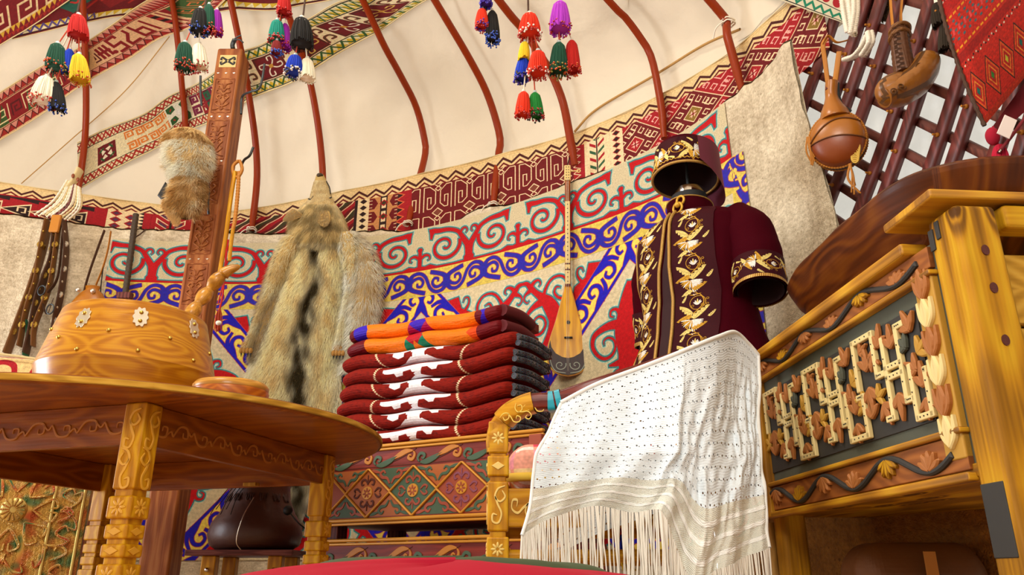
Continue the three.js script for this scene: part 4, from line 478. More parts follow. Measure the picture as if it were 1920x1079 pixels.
// ---------------------------------------------------------------- carved and painted bedding bench
const benchA = V(-0.758, 0, -3.2), benchB = V(0.109, 0, -2.7), benchL = benchA.distanceTo(benchB);
const bench = thing('bedding_bench', 'carved painted bedding bench with gold rhombs under the folded quilts', 'bench', null, benchA); bench.rotation.y = atan2(-(benchB.z - benchA.z), benchB.x - benchA.x);
{
  const L = benchL, D = 0.5, P = std({ map: T.red, color: 0xd8825c, roughness: 0.6, bumpMap: grainBump, bumpScale: 0.001 }), O = std({ color: 0xb0602a, roughness: 0.6 }), G = std({ color: 0x46604a, roughness: 0.65 }), GO = std({ color: 0xd2932f, roughness: 0.45, metalness: 0.15 }), OR = std({ color: 0xc07a28, roughness: 0.6 }), RE = std({ color: 0xa04a34, roughness: 0.6 }), PU = std({ color: 0x8a4a62, roughness: 0.6 }), LN = std({ color: 0x5a2416, roughness: 0.7 });
  mesh('upper_board', box(L, 0.27, D, 0.004, 'x').translate(L / 2, 0.489 + 0.135, -D / 2), P, bench); mesh('lower_board', box(L, 0.33, D, 0.004, 'x').translate(L / 2, 0.42 - 0.165, -D / 2), P, bench);
  for (const x of [0.05, L - 0.05]) for (const z of [-0.06, -D + 0.06]) { mesh('spacer', box(0.06, 0.08, 0.06, 0.004).translate(x, 0.45, z), M.dark, bench); mesh('foot', box(0.07, 0.1, 0.07, 0.008).translate(x, 0.05, z), M.dark, bench); }
  for (const y of [0.77, 0.5, 0.428]) { mesh('gold_moulding', merge([moved(box(L + 0.006, 0.013, 0.022, 0.006, 'x'), L / 2, y + 0.004, 0.003), moved(box(L + 0.006, 0.01, 0.014, 0.004, 'x'), L / 2, y - 0.009, 0.002)]), GO, bench); }
  mesh('end_post', box(0.05, 0.27, 0.05, 0.006).translate(L - 0.02, 0.625, 0.004), RE, bench);
  const leafBand = (y0, h) => { for (let i = 0; i < 5; i++) { const x = 0.06 + i * 0.205, s = h / 0.055, q = (p) => p.map(([a, b, w]) => [x + a, y0 + b * s, w]); // long leaves and scrolls, green and orange by turns
    mesh('painted_leaf', merge([ribbon(q([[0.012, 0.0, 0.004], [0.004, 0.016, 0.01], [0.016, 0.036, 0.012], [0.034, 0.03, 0.011], [0.03, 0.014, 0.008], [0.02, 0.018, 0.004]]), 0.003, 0.0015), ribbon(q([[0.016, -0.002, 0.008], [0.045, 0.0, 0.022], [0.08, 0.014, 0.02], [0.115, 0.034, 0.004]]), 0.003, 0.0015)]), G, bench);
    mesh('painted_leaf', merge([ribbon(q([[0.188, 0.05, 0.004], [0.194, 0.034, 0.01], [0.184, 0.014, 0.013], [0.166, 0.02, 0.011], [0.17, 0.034, 0.008], [0.18, 0.03, 0.004]]), 0.003, 0.0015), ribbon(q([[0.186, 0.052, 0.006], [0.156, 0.052, 0.02], [0.125, 0.038, 0.02], [0.085, 0.018, 0.004]]), 0.003, 0.0015)]), OR, bench);
    mesh('carved_line', merge([ribbon(q([[0.02, -0.008, 0.003], [0.09, 0.01, 0.004], [0.15, 0.034, 0.004], [0.2, 0.06, 0.003]]), 0.0015, 0.0005)]), LN, bench); } };
  leafBand(0.703, 0.046); leafBand(0.345, 0.056);
  mesh('carved_line', moved(box(L, 0.003, 0.003, 0.001, 'x'), L / 2, 0.697, 0), LN, bench);
  const cy = 0.602, hw = 0.108, hh = 0.089, n = 5, x0 = 0.0;
  for (let i = 0; i <= n; i++) { // rhombs along the board; the first is a half one cut by the bench end
    const cx = 0.032 + i * 2 * hw * 0.985, inn = (x) => x > 0.003 && x < L - 0.045, F = [O, G, RE][(i + 2) % 3], fr = [];
    const clipX = (pts) => pts.map(([a, b]) => [clamp(a, 0.004, L - 0.046), b]);
    mesh('painted_field', extrude(clipX([[cx - hw + 0.008, cy], [cx, cy - hh + 0.007], [cx + hw - 0.008, cy], [cx, cy + hh - 0.007]]), 0.0015, 0), F, bench);
    const rb = (a, b, c, d) => { if (a < 0.0) { b = lerp(b, d, -a / (c - a)); a = 0; } if (c < 0) return; if (c > L - 0.04) { const k = (L - 0.04 - a) / (c - a); if (k <= 0) return; d = lerp(b, d, k); c = L - 0.04; } const l = hypot(c - a, d - b); fr.push(moved(box(l, 0.0075, 0.012, 0.004, 'x'), (a + c) / 2, (b + d) / 2, 0.003, 0, 0, atan2(d - b, c - a))); };
    const rbx = (a, b, c, d) => a < c ? rb(a, b, c, d) : rb(c, d, a, b); rbx(cx - hw, cy, cx, cy + hh); rbx(cx, cy + hh, cx + hw, cy); rbx(cx - hw, cy, cx, cy - hh); rbx(cx, cy - hh, cx + hw, cy); if (fr.length) mesh('gold_rhomb_frame', merge(fr), GO, bench);
    if (i > 0 && i < 5) { const ros = [moved(new THREE.CylinderGeometry(0.0235, 0.0245, 0.005, 24), 0, 0, 0, 0, PI / 2)], pet = []; mesh('rosette', merge(ros).translate(cx, cy, 0.0035), GO, bench); for (let k = 0; k < 7; k++) pet.push(new THREE.SphereGeometry(1, 8, 6).scale(0.0035, 0.008, 0.002).translate(0, 0.012, 0).rotateZ(k / 7 * 2 * PI)); mesh('rosette_petals', merge(pet).translate(cx, cy, 0.0065), RE, bench);
      const cu = []; for (const [a, b] of [[1, 1], [-1, 1], [1, -1], [-1, -1]]) { cu.push(ribbon([[0.0 * a, 0.034 * b, 0.004], [0.014 * a, 0.05 * b, 0.008], [0.03 * a, 0.044 * b, 0.008], [0.028 * a, 0.03 * b, 0.007], [0.018 * a, 0.032 * b, 0.004]], 0.0025, 0.001, 4), ribbon([[0.034 * a, 0.003 * b, 0.004], [0.05 * a, 0.016 * b, 0.008], [0.064 * a, 0.012 * b, 0.006], [0.058 * a, 0.002 * b, 0.004]], 0.0025, 0.001, 4)); } cu.push(ribbon([[0, 0.03, 0.006], [0, 0.066, 0.004]], 0.0025, 0.001, 3), ribbon([[0, -0.03, 0.006], [0, -0.066, 0.004]], 0.0025, 0.001, 3)); mesh('carved_scroll', merge(cu).translate(cx, cy, 0.001), i % 3 === 0 ? PU : F === G ? RE : LN, bench); }
    for (const sy of [1, -1]) { const tx = cx + hw, ok = tx < L - 0.1; if (!ok) continue; // the triangles between rhombs
      mesh('painted_field', extrude([[tx - hw + 0.014, cy + sy * (hh - 0.002)], [tx + hw - 0.014, cy + sy * (hh - 0.002)], [tx, cy + sy * 0.01]], 0.001, 0), (i + (sy > 0 ? 0 : 1)) % 2 ? G : O, bench);
      const cu = []; for (const a of [1, -1]) cu.push(ribbon([[0.004 * a, 0.03, 0.006], [0.018 * a, 0.05, 0.01], [0.04 * a, 0.054, 0.012], [0.05 * a, 0.068, 0.01], [0.036 * a, 0.078, 0.008], [0.026 * a, 0.068, 0.005]].map(([x, y, w]) => [tx + x, cy + sy * y, w]), 0.003, 0.001, 4), ribbon([[0.05 * a, 0.072, 0.006], [0.075 * a, 0.078, 0.012], [0.09 * a, 0.083, 0.004]].map(([x, y, w]) => [tx + x, cy + sy * y, w]), 0.003, 0.001, 4)); mesh('carved_scroll', merge(cu), (i + (sy > 0 ? 0 : 1)) % 2 ? RE : G, bench); }
  }
}
// ---------------------------------------------------------------- folded quilts
const velvet = (c, w, h, base, dark, seed) => { c.fillStyle = base; c.fillRect(0, 0, w, h); const R = rng(seed); for (let i = 0; i < 420; i++) { const x = R() * w, y = R() * h, s = 5 + R() * 12, a = R() * 7; c.globalAlpha = 0.35; c.fillStyle = dark; c.beginPath(); for (let k = 0; k <= 20; k++) { const t = a + k / 20 * 2 * PI, r = s * (0.65 + 0.35 * cos(5 * t)); c.lineTo(x + r * cos(t), y + r * sin(t) * 0.8); } c.fill(); } c.globalAlpha = 1; };
const quiltTex = (kind) => tex(canvas(1024, 256, (c, w, h) => { // x along the quilt, middle row = front of the fold
  if (kind < 2) {
    velvet(c, w, h, '#861606', '#440805', 5 + kind); const m = w * 0.49, W = '#f4f2f6', y = h / 2; c.save(); c.translate(m, 0); c.scale(1.55, 1); c.translate(-m, 0);
    if (kind === 0) { poly(c, [[m - 130, y - 28], [m + 128, y - 64], [m + 134, y - 34], [m + 80, y - 12], [m + 74, y + 20], [m + 56, y + 24], [m + 40, y - 8], [m + 20, y - 4], [m + 10, y + 58], [m + 44, y + 96], [m - 44, y + 98], [m - 12, y + 60], [m - 22, y + 4], [m - 50, y + 12], [m - 54, y + 44], [m - 80, y + 50], [m - 84, y + 18], [m - 130, y + 4]], W); for (const [a, b] of [[m - 92, y + 2], [m + 96, y - 30]]) { c.fillStyle = W; c.beginPath(); c.ellipse(a, b, 34, 15, -0.15, 0, 7); c.fill(); } for (let k = 0; k < 5; k++) poly(c, [[m - 18 + k * 3, y + 30], [m - 46 - k * 2, y + 8 + k * 8], [m - 20, y + 40 + k * 3]], '#861606'); }
    else { poly(c, [[m - 136, y - 92], [m + 130, y - 104], [m + 120, y - 76], [m + 84, y - 60], [m + 88, y - 30], [m + 66, y - 22], [m + 48, y - 56], [m + 28, y - 44], [m + 22, y + 4], [m + 60, y + 60], [m + 96, y + 96], [m - 100, y + 100], [m - 60, y + 70], [m - 26, y + 10], [m - 34, y - 44], [m - 58, y - 34], [m - 58, y + 8], [m - 80, y + 20], [m - 102, y - 8], [m - 104, y - 48], [m - 140, y - 64]], W); for (let k = 0; k < 6; k++) { poly(c, [[m - 24, y - 20 + k * 6], [m - 70 + k * 6, y - 40 + k * 10], [m - 26, y - 8 + k * 6]], '#861606'); poly(c, [[m + 22, y - 20 + k * 6], [m + 66 - k * 5, y - 46 + k * 10], [m + 24, y - 8 + k * 6]], '#861606'); } }
    c.restore(); for (const s of [-1, 1]) { const z = []; for (let k = 0; k <= 26; k++) z.push([m + s * (236 + (kind ? 60 - k * 3.4 : -10 + k * 2)) + (k % 2 ? 6 : -6), y - 110 + k * 8.6]); line(c, z, '#efe0b4', 6, 'round'); }
  } else {
    c.fillStyle = '#6a0812'; c.fillRect(0, 0, w, h); const m = w * 0.49, y = h / 2, a = kind === 2, x0 = a ? 110 : 150, x1 = a ? 880 : 890;
    const mulberry = '#a80a4a', centre = a ? '#3a1ab0' : '#b81222', side = a ? mulberry : '#0d7c5a', oc = '#f07808';
    poly(c, [[x0, 0], [x1, 0], [x1, h], [x0, h]], oc); for (let i = 0; i < 90; i++) { c.globalAlpha = 0.12; poly(c, [[x0 + (i * 97) % (x1 - x0), (i * 53) % h], [x0 + (i * 97) % (x1 - x0) + 30, (i * 53) % h + 6], [x0 + (i * 97) % (x1 - x0) + 8, (i * 53) % h + 20]], i % 2 ? '#ffa030' : '#d05a04'); } c.globalAlpha = 1;
    poly(c, [[m - 90, h], [m - 44, y - 50], [m + 44, y - 50], [m + 100, h]], side); poly(c, [[m - 60, 0], [m - 40, y - 20], [m + 40, y - 20], [m + 60, 0]], side); poly(c, [[m, y - 100], [m + 56, y - 14], [m, y + 80], [m - 56, y - 14]], centre); if (!a) { poly(c, [[m - 80, 40], [m + 80, 40], [m, 150]], centre); poly(c, [[m - 40, h], [m, y + 20], [m + 40, h]], oc); }
    for (const [x, s] of [[x0, 1], [x1, -1]]) { if (a) { poly(c, [[x - 60, 0], [x, 0], [x + s * 46, y], [x, h], [x - 60, h]].map(([p, q]) => [s > 0 ? p : 2 * x - p + s * 0, q]), '#3518b4'); } else poly(c, [[x, 0], [x + s * 60, y], [x, h]], s > 0 ? oc : '#e2480c'); }
  }
  grain(c, w, h, 26, 0.35, kind);
}), true, 1, 1, THREE.ClampToEdgeWrapping);
const QT = [0, 1, 2, 3].map((k) => phys({ map: quiltTex(k), specularIntensity: 0.4, roughness: k < 2 ? 0.85 : 0.5, sheen: k < 2 ? 0.15 : 0.1, sheenColor: k < 2 ? 0xb0391c : 0xffc070, sheenRoughness: 0.4, bumpMap: softBump, bumpScale: 0.004 }));
const floral = tex(canvas(256, 256, (c, w, h) => { c.fillStyle = '#14101c'; c.fillRect(0, 0, w, h); const R = rng(21), K = ['#6ad0f0', '#2a6ab0', '#f0e8d8', '#a01a2c', '#3a8a5a', '#5a5a90']; for (let i = 0; i < 330; i++) { c.fillStyle = K[floor(R() * 6)]; c.beginPath(); c.ellipse(R() * w, R() * h, 2 + R() * 7, 1 + R() * 4, R() * 3, 0, 7); c.fill(); } }), true, 4, 4, MIR), floralM = std({ map: floral, roughness: 0.8 });
{
  const QL = 0.82, QD = 0.27, wordsR = ['lowest dark red quilt of the stack resting on the bench', 'second dark red quilt from the bottom of the stack', 'third dark red quilt from the bottom of the stack', 'fourth dark red quilt from the bottom of the stack', 'fifth dark red quilt from the bottom of the stack', 'topmost dark red white-patterned quilt just under the orange quilts', 'orange quilt with green triangles, second from the top of the stack', 'orange quilt with violet squares on top of the stack'];
  for (let k = 0; k < 8; k++) {
    const o = k > 5, H = o ? 0.0585 : 0.0585, y0 = 0.785 + k * 0.0618, R = rng(k + 40), dx = (o ? 0.075 : 0.035) + (R() - 0.5) * 0.02 + (k > 3 && !o ? 0.012 * (k - 3) : 0), Lk = QL - (o ? 0.075 : 0) + (R() - 0.5) * 0.015, q = thing('folded_quilt', wordsR[k], 'quilt', 'folded quilts on the bench', V(0, y0, 0).applyMatrix4(bench.matrix.compose(bench.position, bench.quaternion, bench.scale)));
    q.rotation.y = bench.rotation.y + (R() - 0.5) * 0.02;
    const sec = (x, a) => { // a: 0 back top .. 0.5 front .. 1 back bottom
      const e = x / Lk, endT = pow(max(0, 1 - pow(abs(e * 2 - 1), 14)), 0.3), hgt = H * (0.62 + 0.38 * endT) * 0.5, zf = -0.012 + 0.01 * noise(x * 3 + k, k, 2) - (1 - endT) * 0.035 , w = 0.006 * noise(x * 9, a * 4 + k, 1), c = a < 0.25 ? [lerp(-QD, -0.04, a * 4), 1] : a > 0.75 ? [lerp(-0.04, -QD, (a - 0.75) * 4), -1] : null;
      const sg = 0.009 * sin(x * 7 + 1) + 0.006 * sin(x * 17 + 0.5) - 0.012 * pow(max(0, 1 - e * 6), 2) + 0.0025 * noise(x * 11, k * 3); if (c) return V(dx + x, H / 2 + sg + c[1] * (hgt + w * 0.3), c[0] + zf); const t = (a - 0.25) * 2 * PI, s = sin(t); return V(dx + x, H / 2 + sg + cos(t) * (hgt + w * 0.3), -0.04 + zf + (0.052 + 0.012 * noise(x * 5, k * 2.3)) * pow(max(0, s), 0.75)); };
    mesh('cover', grid((u, v) => { const p = sec(u * Lk, v); p.uv = [u, 1 - clamp((v - 0.2) / 0.6)]; return p; }, 80, 44), QT[o ? (k === 7 ? 2 : 3) : k % 2], q);
    for (const [x, s] of [[0, -1], [Lk, 1]]) { const ring = Array.from({ length: 40 }, (_, i) => sec(x, i / 39)), c = V(dx + x + s * 0.012, H / 2, -QD / 2), g = fan(c, s < 0 ? ring : ring.slice().reverse()); g.setAttribute('uv', new THREE.Float32BufferAttribute(Array.from({ length: g.attributes.position.count }, (_, i) => [g.attributes.position.getZ(i), g.attributes.position.getY(i)]).flat(), 2)); mesh('folded_end', g, s > 0 && !o ? floralM : QT[o ? 3 : 0], q); }
    if (!o) for (const d of [0.018, 0.042]) mesh('end_fold', taper([V(dx + Lk + 0.004, d, -0.03), V(dx + Lk + 0.014, d + 0.004, -QD * 0.5), V(dx + Lk + 0.012, d - 0.006, -QD + 0.02)], 0.0125, 20, 8, 1), floralM, q); else mesh('end_fold', taper([V(dx + Lk, 0.03, -0.03), V(dx + Lk + 0.012, 0.034, -QD * 0.5), V(dx + Lk, 0.03, -QD + 0.02)], 0.024, 20, 8, 1), std({ color: 0x5a0812, roughness: 0.8 }), q);
  }
}
// ---------------------------------------------------------------- wolf pelt
const pelt = thing('wolf_pelt', 'tan and cream wolf pelt with head and paws hanging on the felt', 'pelt');
{
  const W = (x, y, o) => wallPx(x, y, 0.115 + o), R = rng(77), hideM = std({ color: 0xc9ab6c, roughness: 1 }), items = [], N = inward(9), DN = V(0, -1, 0);
  const ek = [[445, 560, 640], [470, 543, 648], [520, 530, 648], [580, 508, 642], [640, 485, 640], [700, 462, 640], [760, 448, 640], [820, 470, 625], [880, 500, 598], [930, 515, 580], [985, 530, 562]], edge = (y) => { let i = 0; while (i < ek.length - 2 && ek[i + 1][0] < y) i++; const t = clamp((y - ek[i][0]) / (ek[i + 1][0] - ek[i][0])); return [lerp(ek[i][1], ek[i + 1][1], t), lerp(ek[i][2], ek[i + 1][2], t)]; };
  const mid = (y) => y < 520 ? lerp(585, 593, clamp((y - 445) / 75)) : y < 640 ? lerp(593, 567, (y - 520) / 120) : lerp(567, 556, clamp((y - 640) / 120));
  const bodyPt = (u, v) => { const y = lerp(445, 985, v), [a, b] = edge(y), x = lerp(a, b, u), e = abs(2 * u - 1); const lob = pow(abs(sin(clamp(u) * 2 * PI)), 0.7); return W(x, y, 0.012 + (0.035 * sqrt(max(0, 1 - e * e)) + 0.04 * lob * smooth(820, 500, y)) * (y > 860 ? 0.6 : 1) + 0.014 * noise(x * 0.04, y * 0.02)); };
  mesh('hide', grid(bodyPt, 24, 44), std({ color: 0xc9ab6c, roughness: 1, side: THREE.DoubleSide }), pelt);
  const cream = [1.0, 0.96, 0.74], white = [1.0, 1.0, 0.93], tan = [0.92, 0.79, 0.46], dark = [0.1, 0.07, 0.02], grey = [0.6, 0.52, 0.34];
  for (let i = 0; i < 62000; i++) { const u = R(), v = pow(R(), 0.85), p = bodyPt(u, v), y = lerp(445, 985, v), [a, b] = edge(y), x = lerp(a, b, u), m = abs(x - mid(y) + 9 * noise(y * 0.03, 3)), strip = exp(-pow(m / (8 + 9 * smooth(450, 700, y)), 2)), mot = noise(x * 0.06, y * 0.03, 5), edgeW = smooth(0.66, 0.98, abs(2 * u - 1));
    let c = mix3(mix3(cream, tan, clamp(0.05 + mot * 1.0 + 0.45 * exp(-pow(m / 42, 2)))), white, edgeW * 0.7); c = mix3(c, dark, clamp(strip * (0.5 + 0.35 * smooth(470, 600, y) + 1.5 * mot))); const br = 0.9 + R() * 0.35, side = 2 * u - 1;
    items.push([p, V((R() - 0.5) * 0.5 + side * 0.35, -0.9 + (R() - 0.5) * 0.4, 0).addScaledVector(N, 0.5 + R() * 0.3).normalize(), 0.024 + R() * 0.024, c.map((z) => z * br), 0.0013]); }
  const limb = (name, pts, rad, n, cols, len = 0.028) => { const c = curve(pts.map(([x, y, o]) => W(x, y, o))), m = mesh(name, taper(c, rad, 30, 10, 0.8), hideM, pelt); const fr = c.computeFrenetFrames(40, false); for (let i = 0; i < n; i++) { const t = R(), j = floor(t * 40), a = R() * 2 * PI, q = c.getPointAt(t), o = fr.normals[j].clone().multiplyScalar(cos(a)).addScaledVector(fr.binormals[j], sin(a)), tg = fr.tangents[j]; if (o.dot(N) < -0.35) continue; const cc = mix3(cols[0], cols[1], clamp(0.5 + noise(q.x * 30, q.y * 12, 2) * 1.5)), br = 0.8 + R() * 0.35; items.push([q.addScaledVector(o, rad(t)), o.multiplyScalar(0.55).addScaledVector(tg, 0.8).add(V((R() - 0.5) * 0.3, (R() - 0.5) * 0.3, 0)).normalize(), len * (0.6 + R() * 0.7), cc.map((z) => z * br), 0.0012]); } return m; };
  limb('foreleg', [[556, 452, 0.05], [532, 490, 0.06], [512, 540, 0.06], [490, 590, 0.06], [474, 630, 0.06], [463, 652, 0.06]], (t) => lerp(0.062, 0.017, smooth(0, 0.8, t)), 6500, [cream, tan]);
  limb('foreleg', [[648, 445, 0.05], [662, 490, 0.05], [660, 540, 0.05], [648, 590, 0.06], [640, 630, 0.06], [634, 655, 0.06]], (t) => lerp(0.06, 0.018, smooth(0, 0.8, t)), 6500, [white, cream]);
  limb('flank_fur', [[655, 440, 0.02], [680, 480, 0.02], [688, 530, 0.02], [684, 580, 0.02], [672, 640, 0.02], [655, 700, 0.02]], (t) => 0.03 + 0.045 * sin(t * PI), 9000, [white, [0.88, 0.8, 0.62]], 0.05);
  limb('flank_fur', [[548, 458, 0.01], [528, 500, 0.01], [515, 550, 0.01], [500, 610, 0.01], [480, 680, 0.01]], (t) => 0.03 + 0.035 * sin(t * PI), 6000, [[0.75, 0.63, 0.42], grey], 0.04);
  for (const [x, y] of [[461, 655], [634, 660]]) { const g = [new THREE.SphereGeometry(0.024, 14, 10).scale(1, 1.1, 0.8).translate(...W(x, y - 6, 0.065).toArray())]; for (const d of [-9, -3, 3, 9]) g.push(new THREE.SphereGeometry(0.0105, 10, 8).scale(1, 1.5, 1).translate(...W(x + d, y + 3, 0.085).toArray())); mesh('paw', merge(g), std({ color: 0xa87a38, roughness: 0.9 }), pelt); mesh('claws', merge([-9, -3, 3, 9].map((d) => new THREE.ConeGeometry(0.0045, 0.022, 6).rotateX(PI).translate(...W(x + d, y + 12, 0.092).toArray()))), M.black, pelt); }
  // head: muzzle upwards, ears folded down
  const hk = [[328, 600, 7, 0.02], [338, 601, 11, 0.026], [352, 602, 16, 0.032], [368, 602, 20, 0.038], [380, 600, 27, 0.045], [394, 597, 40, 0.055], [412, 595, 50, 0.06], [430, 597, 52, 0.06], [444, 599, 48, 0.052], [454, 599, 40, 0.035], [462, 599, 26, 0.008]], hp = (a, v) => { const k = v * (hk.length - 1), i = min(hk.length - 2, floor(k)), f = k - i, L = (j) => lerp(hk[i][j], hk[i + 1][j], f), b = a * PI, e = pow(abs(cos(b)), 1) * sign(cos(b)); return W(L(1) - e * L(2), L(0), 0.05 + L(3) * 1.35 * pow(sin(b), 0.8)); };
  const head = mesh('head', grid((u, v) => hp(u, v), 20, 36), std({ color: 0xb89a5c, roughness: 1, side: THREE.DoubleSide }), pelt);
  for (let i = 0; i < 17000; i++) { const a = R(), v = 0.1 + 0.9 * R(), p = hp(a, v), b = a * PI, y = v, out = V(cos(b) * -0.8, 0, 0).addScaledVector(N, sin(b)), cc0 = v < 0.42 ? mix3([1.0, 0.9, 0.58], [0.84, 0.68, 0.36], clamp(0.5 + noise(p.x * 40, p.y * 40))) : mix3(mix3([1.0, 0.88, 0.54], [0.66, 0.54, 0.28], clamp(0.35 + noise(p.x * 20, p.y * 20, 4) * 1.6 + (v < 0.7 ? 0.2 : 0))), white, v > 0.86 ? 0.35 : 0), br = 0.8 + R() * 0.35; items.push([p, out.multiplyScalar(v < 0.42 ? 0.25 : 0.6).add(V((R() - 0.5) * 0.4, -0.8, 0)).normalize(), (v < 0.42 ? 0.012 : 0.02 + v * 0.03) * (0.7 + R() * 0.6), cc0.map((z) => z * br), 0.0011]); }
  mesh('nose', new THREE.SphereGeometry(0.017, 14, 10).scale(1.1, 0.7, 1).translate(...W(600, 329, 0.075).toArray()), std({ color: 0x3a2a12, roughness: 0.5 }), head);
  for (const [pts, dx] of [[[[608, 366], [616, 372], [622, 370]], 0], [[[588, 368], [583, 374], [578, 373]], 0]]) mesh('eye_slit', tube(pts.map(([x, y]) => W(x, y, 0.088)), 0.0035, 10, 5), M.black, head);
  mesh('mouth_line', tube([[612, 340], [618, 352], [620, 364]].map(([x, y]) => W(x, y, 0.075)), 0.0028, 10, 5), M.black, head);
  const ear = (x, y, tx, ty, w) => { const b = W(x, y, 0.115), t = W(tx, ty, 0.17), g = []; const m = mesh('ear', grid((u, v) => { const e = (u - 0.5) * 2, p = b.clone().lerp(t, v), wd = w * sqrt(max(0, 1 - v * v)) * 0.9 + 0.002; const d = t.clone().sub(b).normalize(), s = d.clone().cross(N).normalize(); return p.addScaledVector(s, e * wd).addScaledVector(N, 0.016 * (1 - e * e) * (1 - v * 0.6)); }, 12, 12), std({ color: 0xc09c58, roughness: 1, side: THREE.DoubleSide }), head); for (let i = 0; i < 1300; i++) { const v = R(), e = (R() - 0.5) * 2, p = b.clone().lerp(t, v), wd = w * sqrt(max(0, 1 - v * v)) * 0.9, d = t.clone().sub(b).normalize(), s = d.clone().cross(N).normalize(); items.push([p.addScaledVector(s, e * wd).addScaledVector(N, 0.016 * (1 - e * e) * (1 - v * 0.6)), d.multiplyScalar(0.8).addScaledVector(N, 0.4).add(V((R() - 0.5) * 0.4, 0, 0)).normalize(), 0.011, mix3([0.68, 0.5, 0.22], [0.8, 0.68, 0.42], R()), 0.001]); } };
  ear(560, 398, 533, 414, 0.04); ear(603, 400, 613, 424, 0.045);
  fur('fur', items, M.hair, pelt);
}
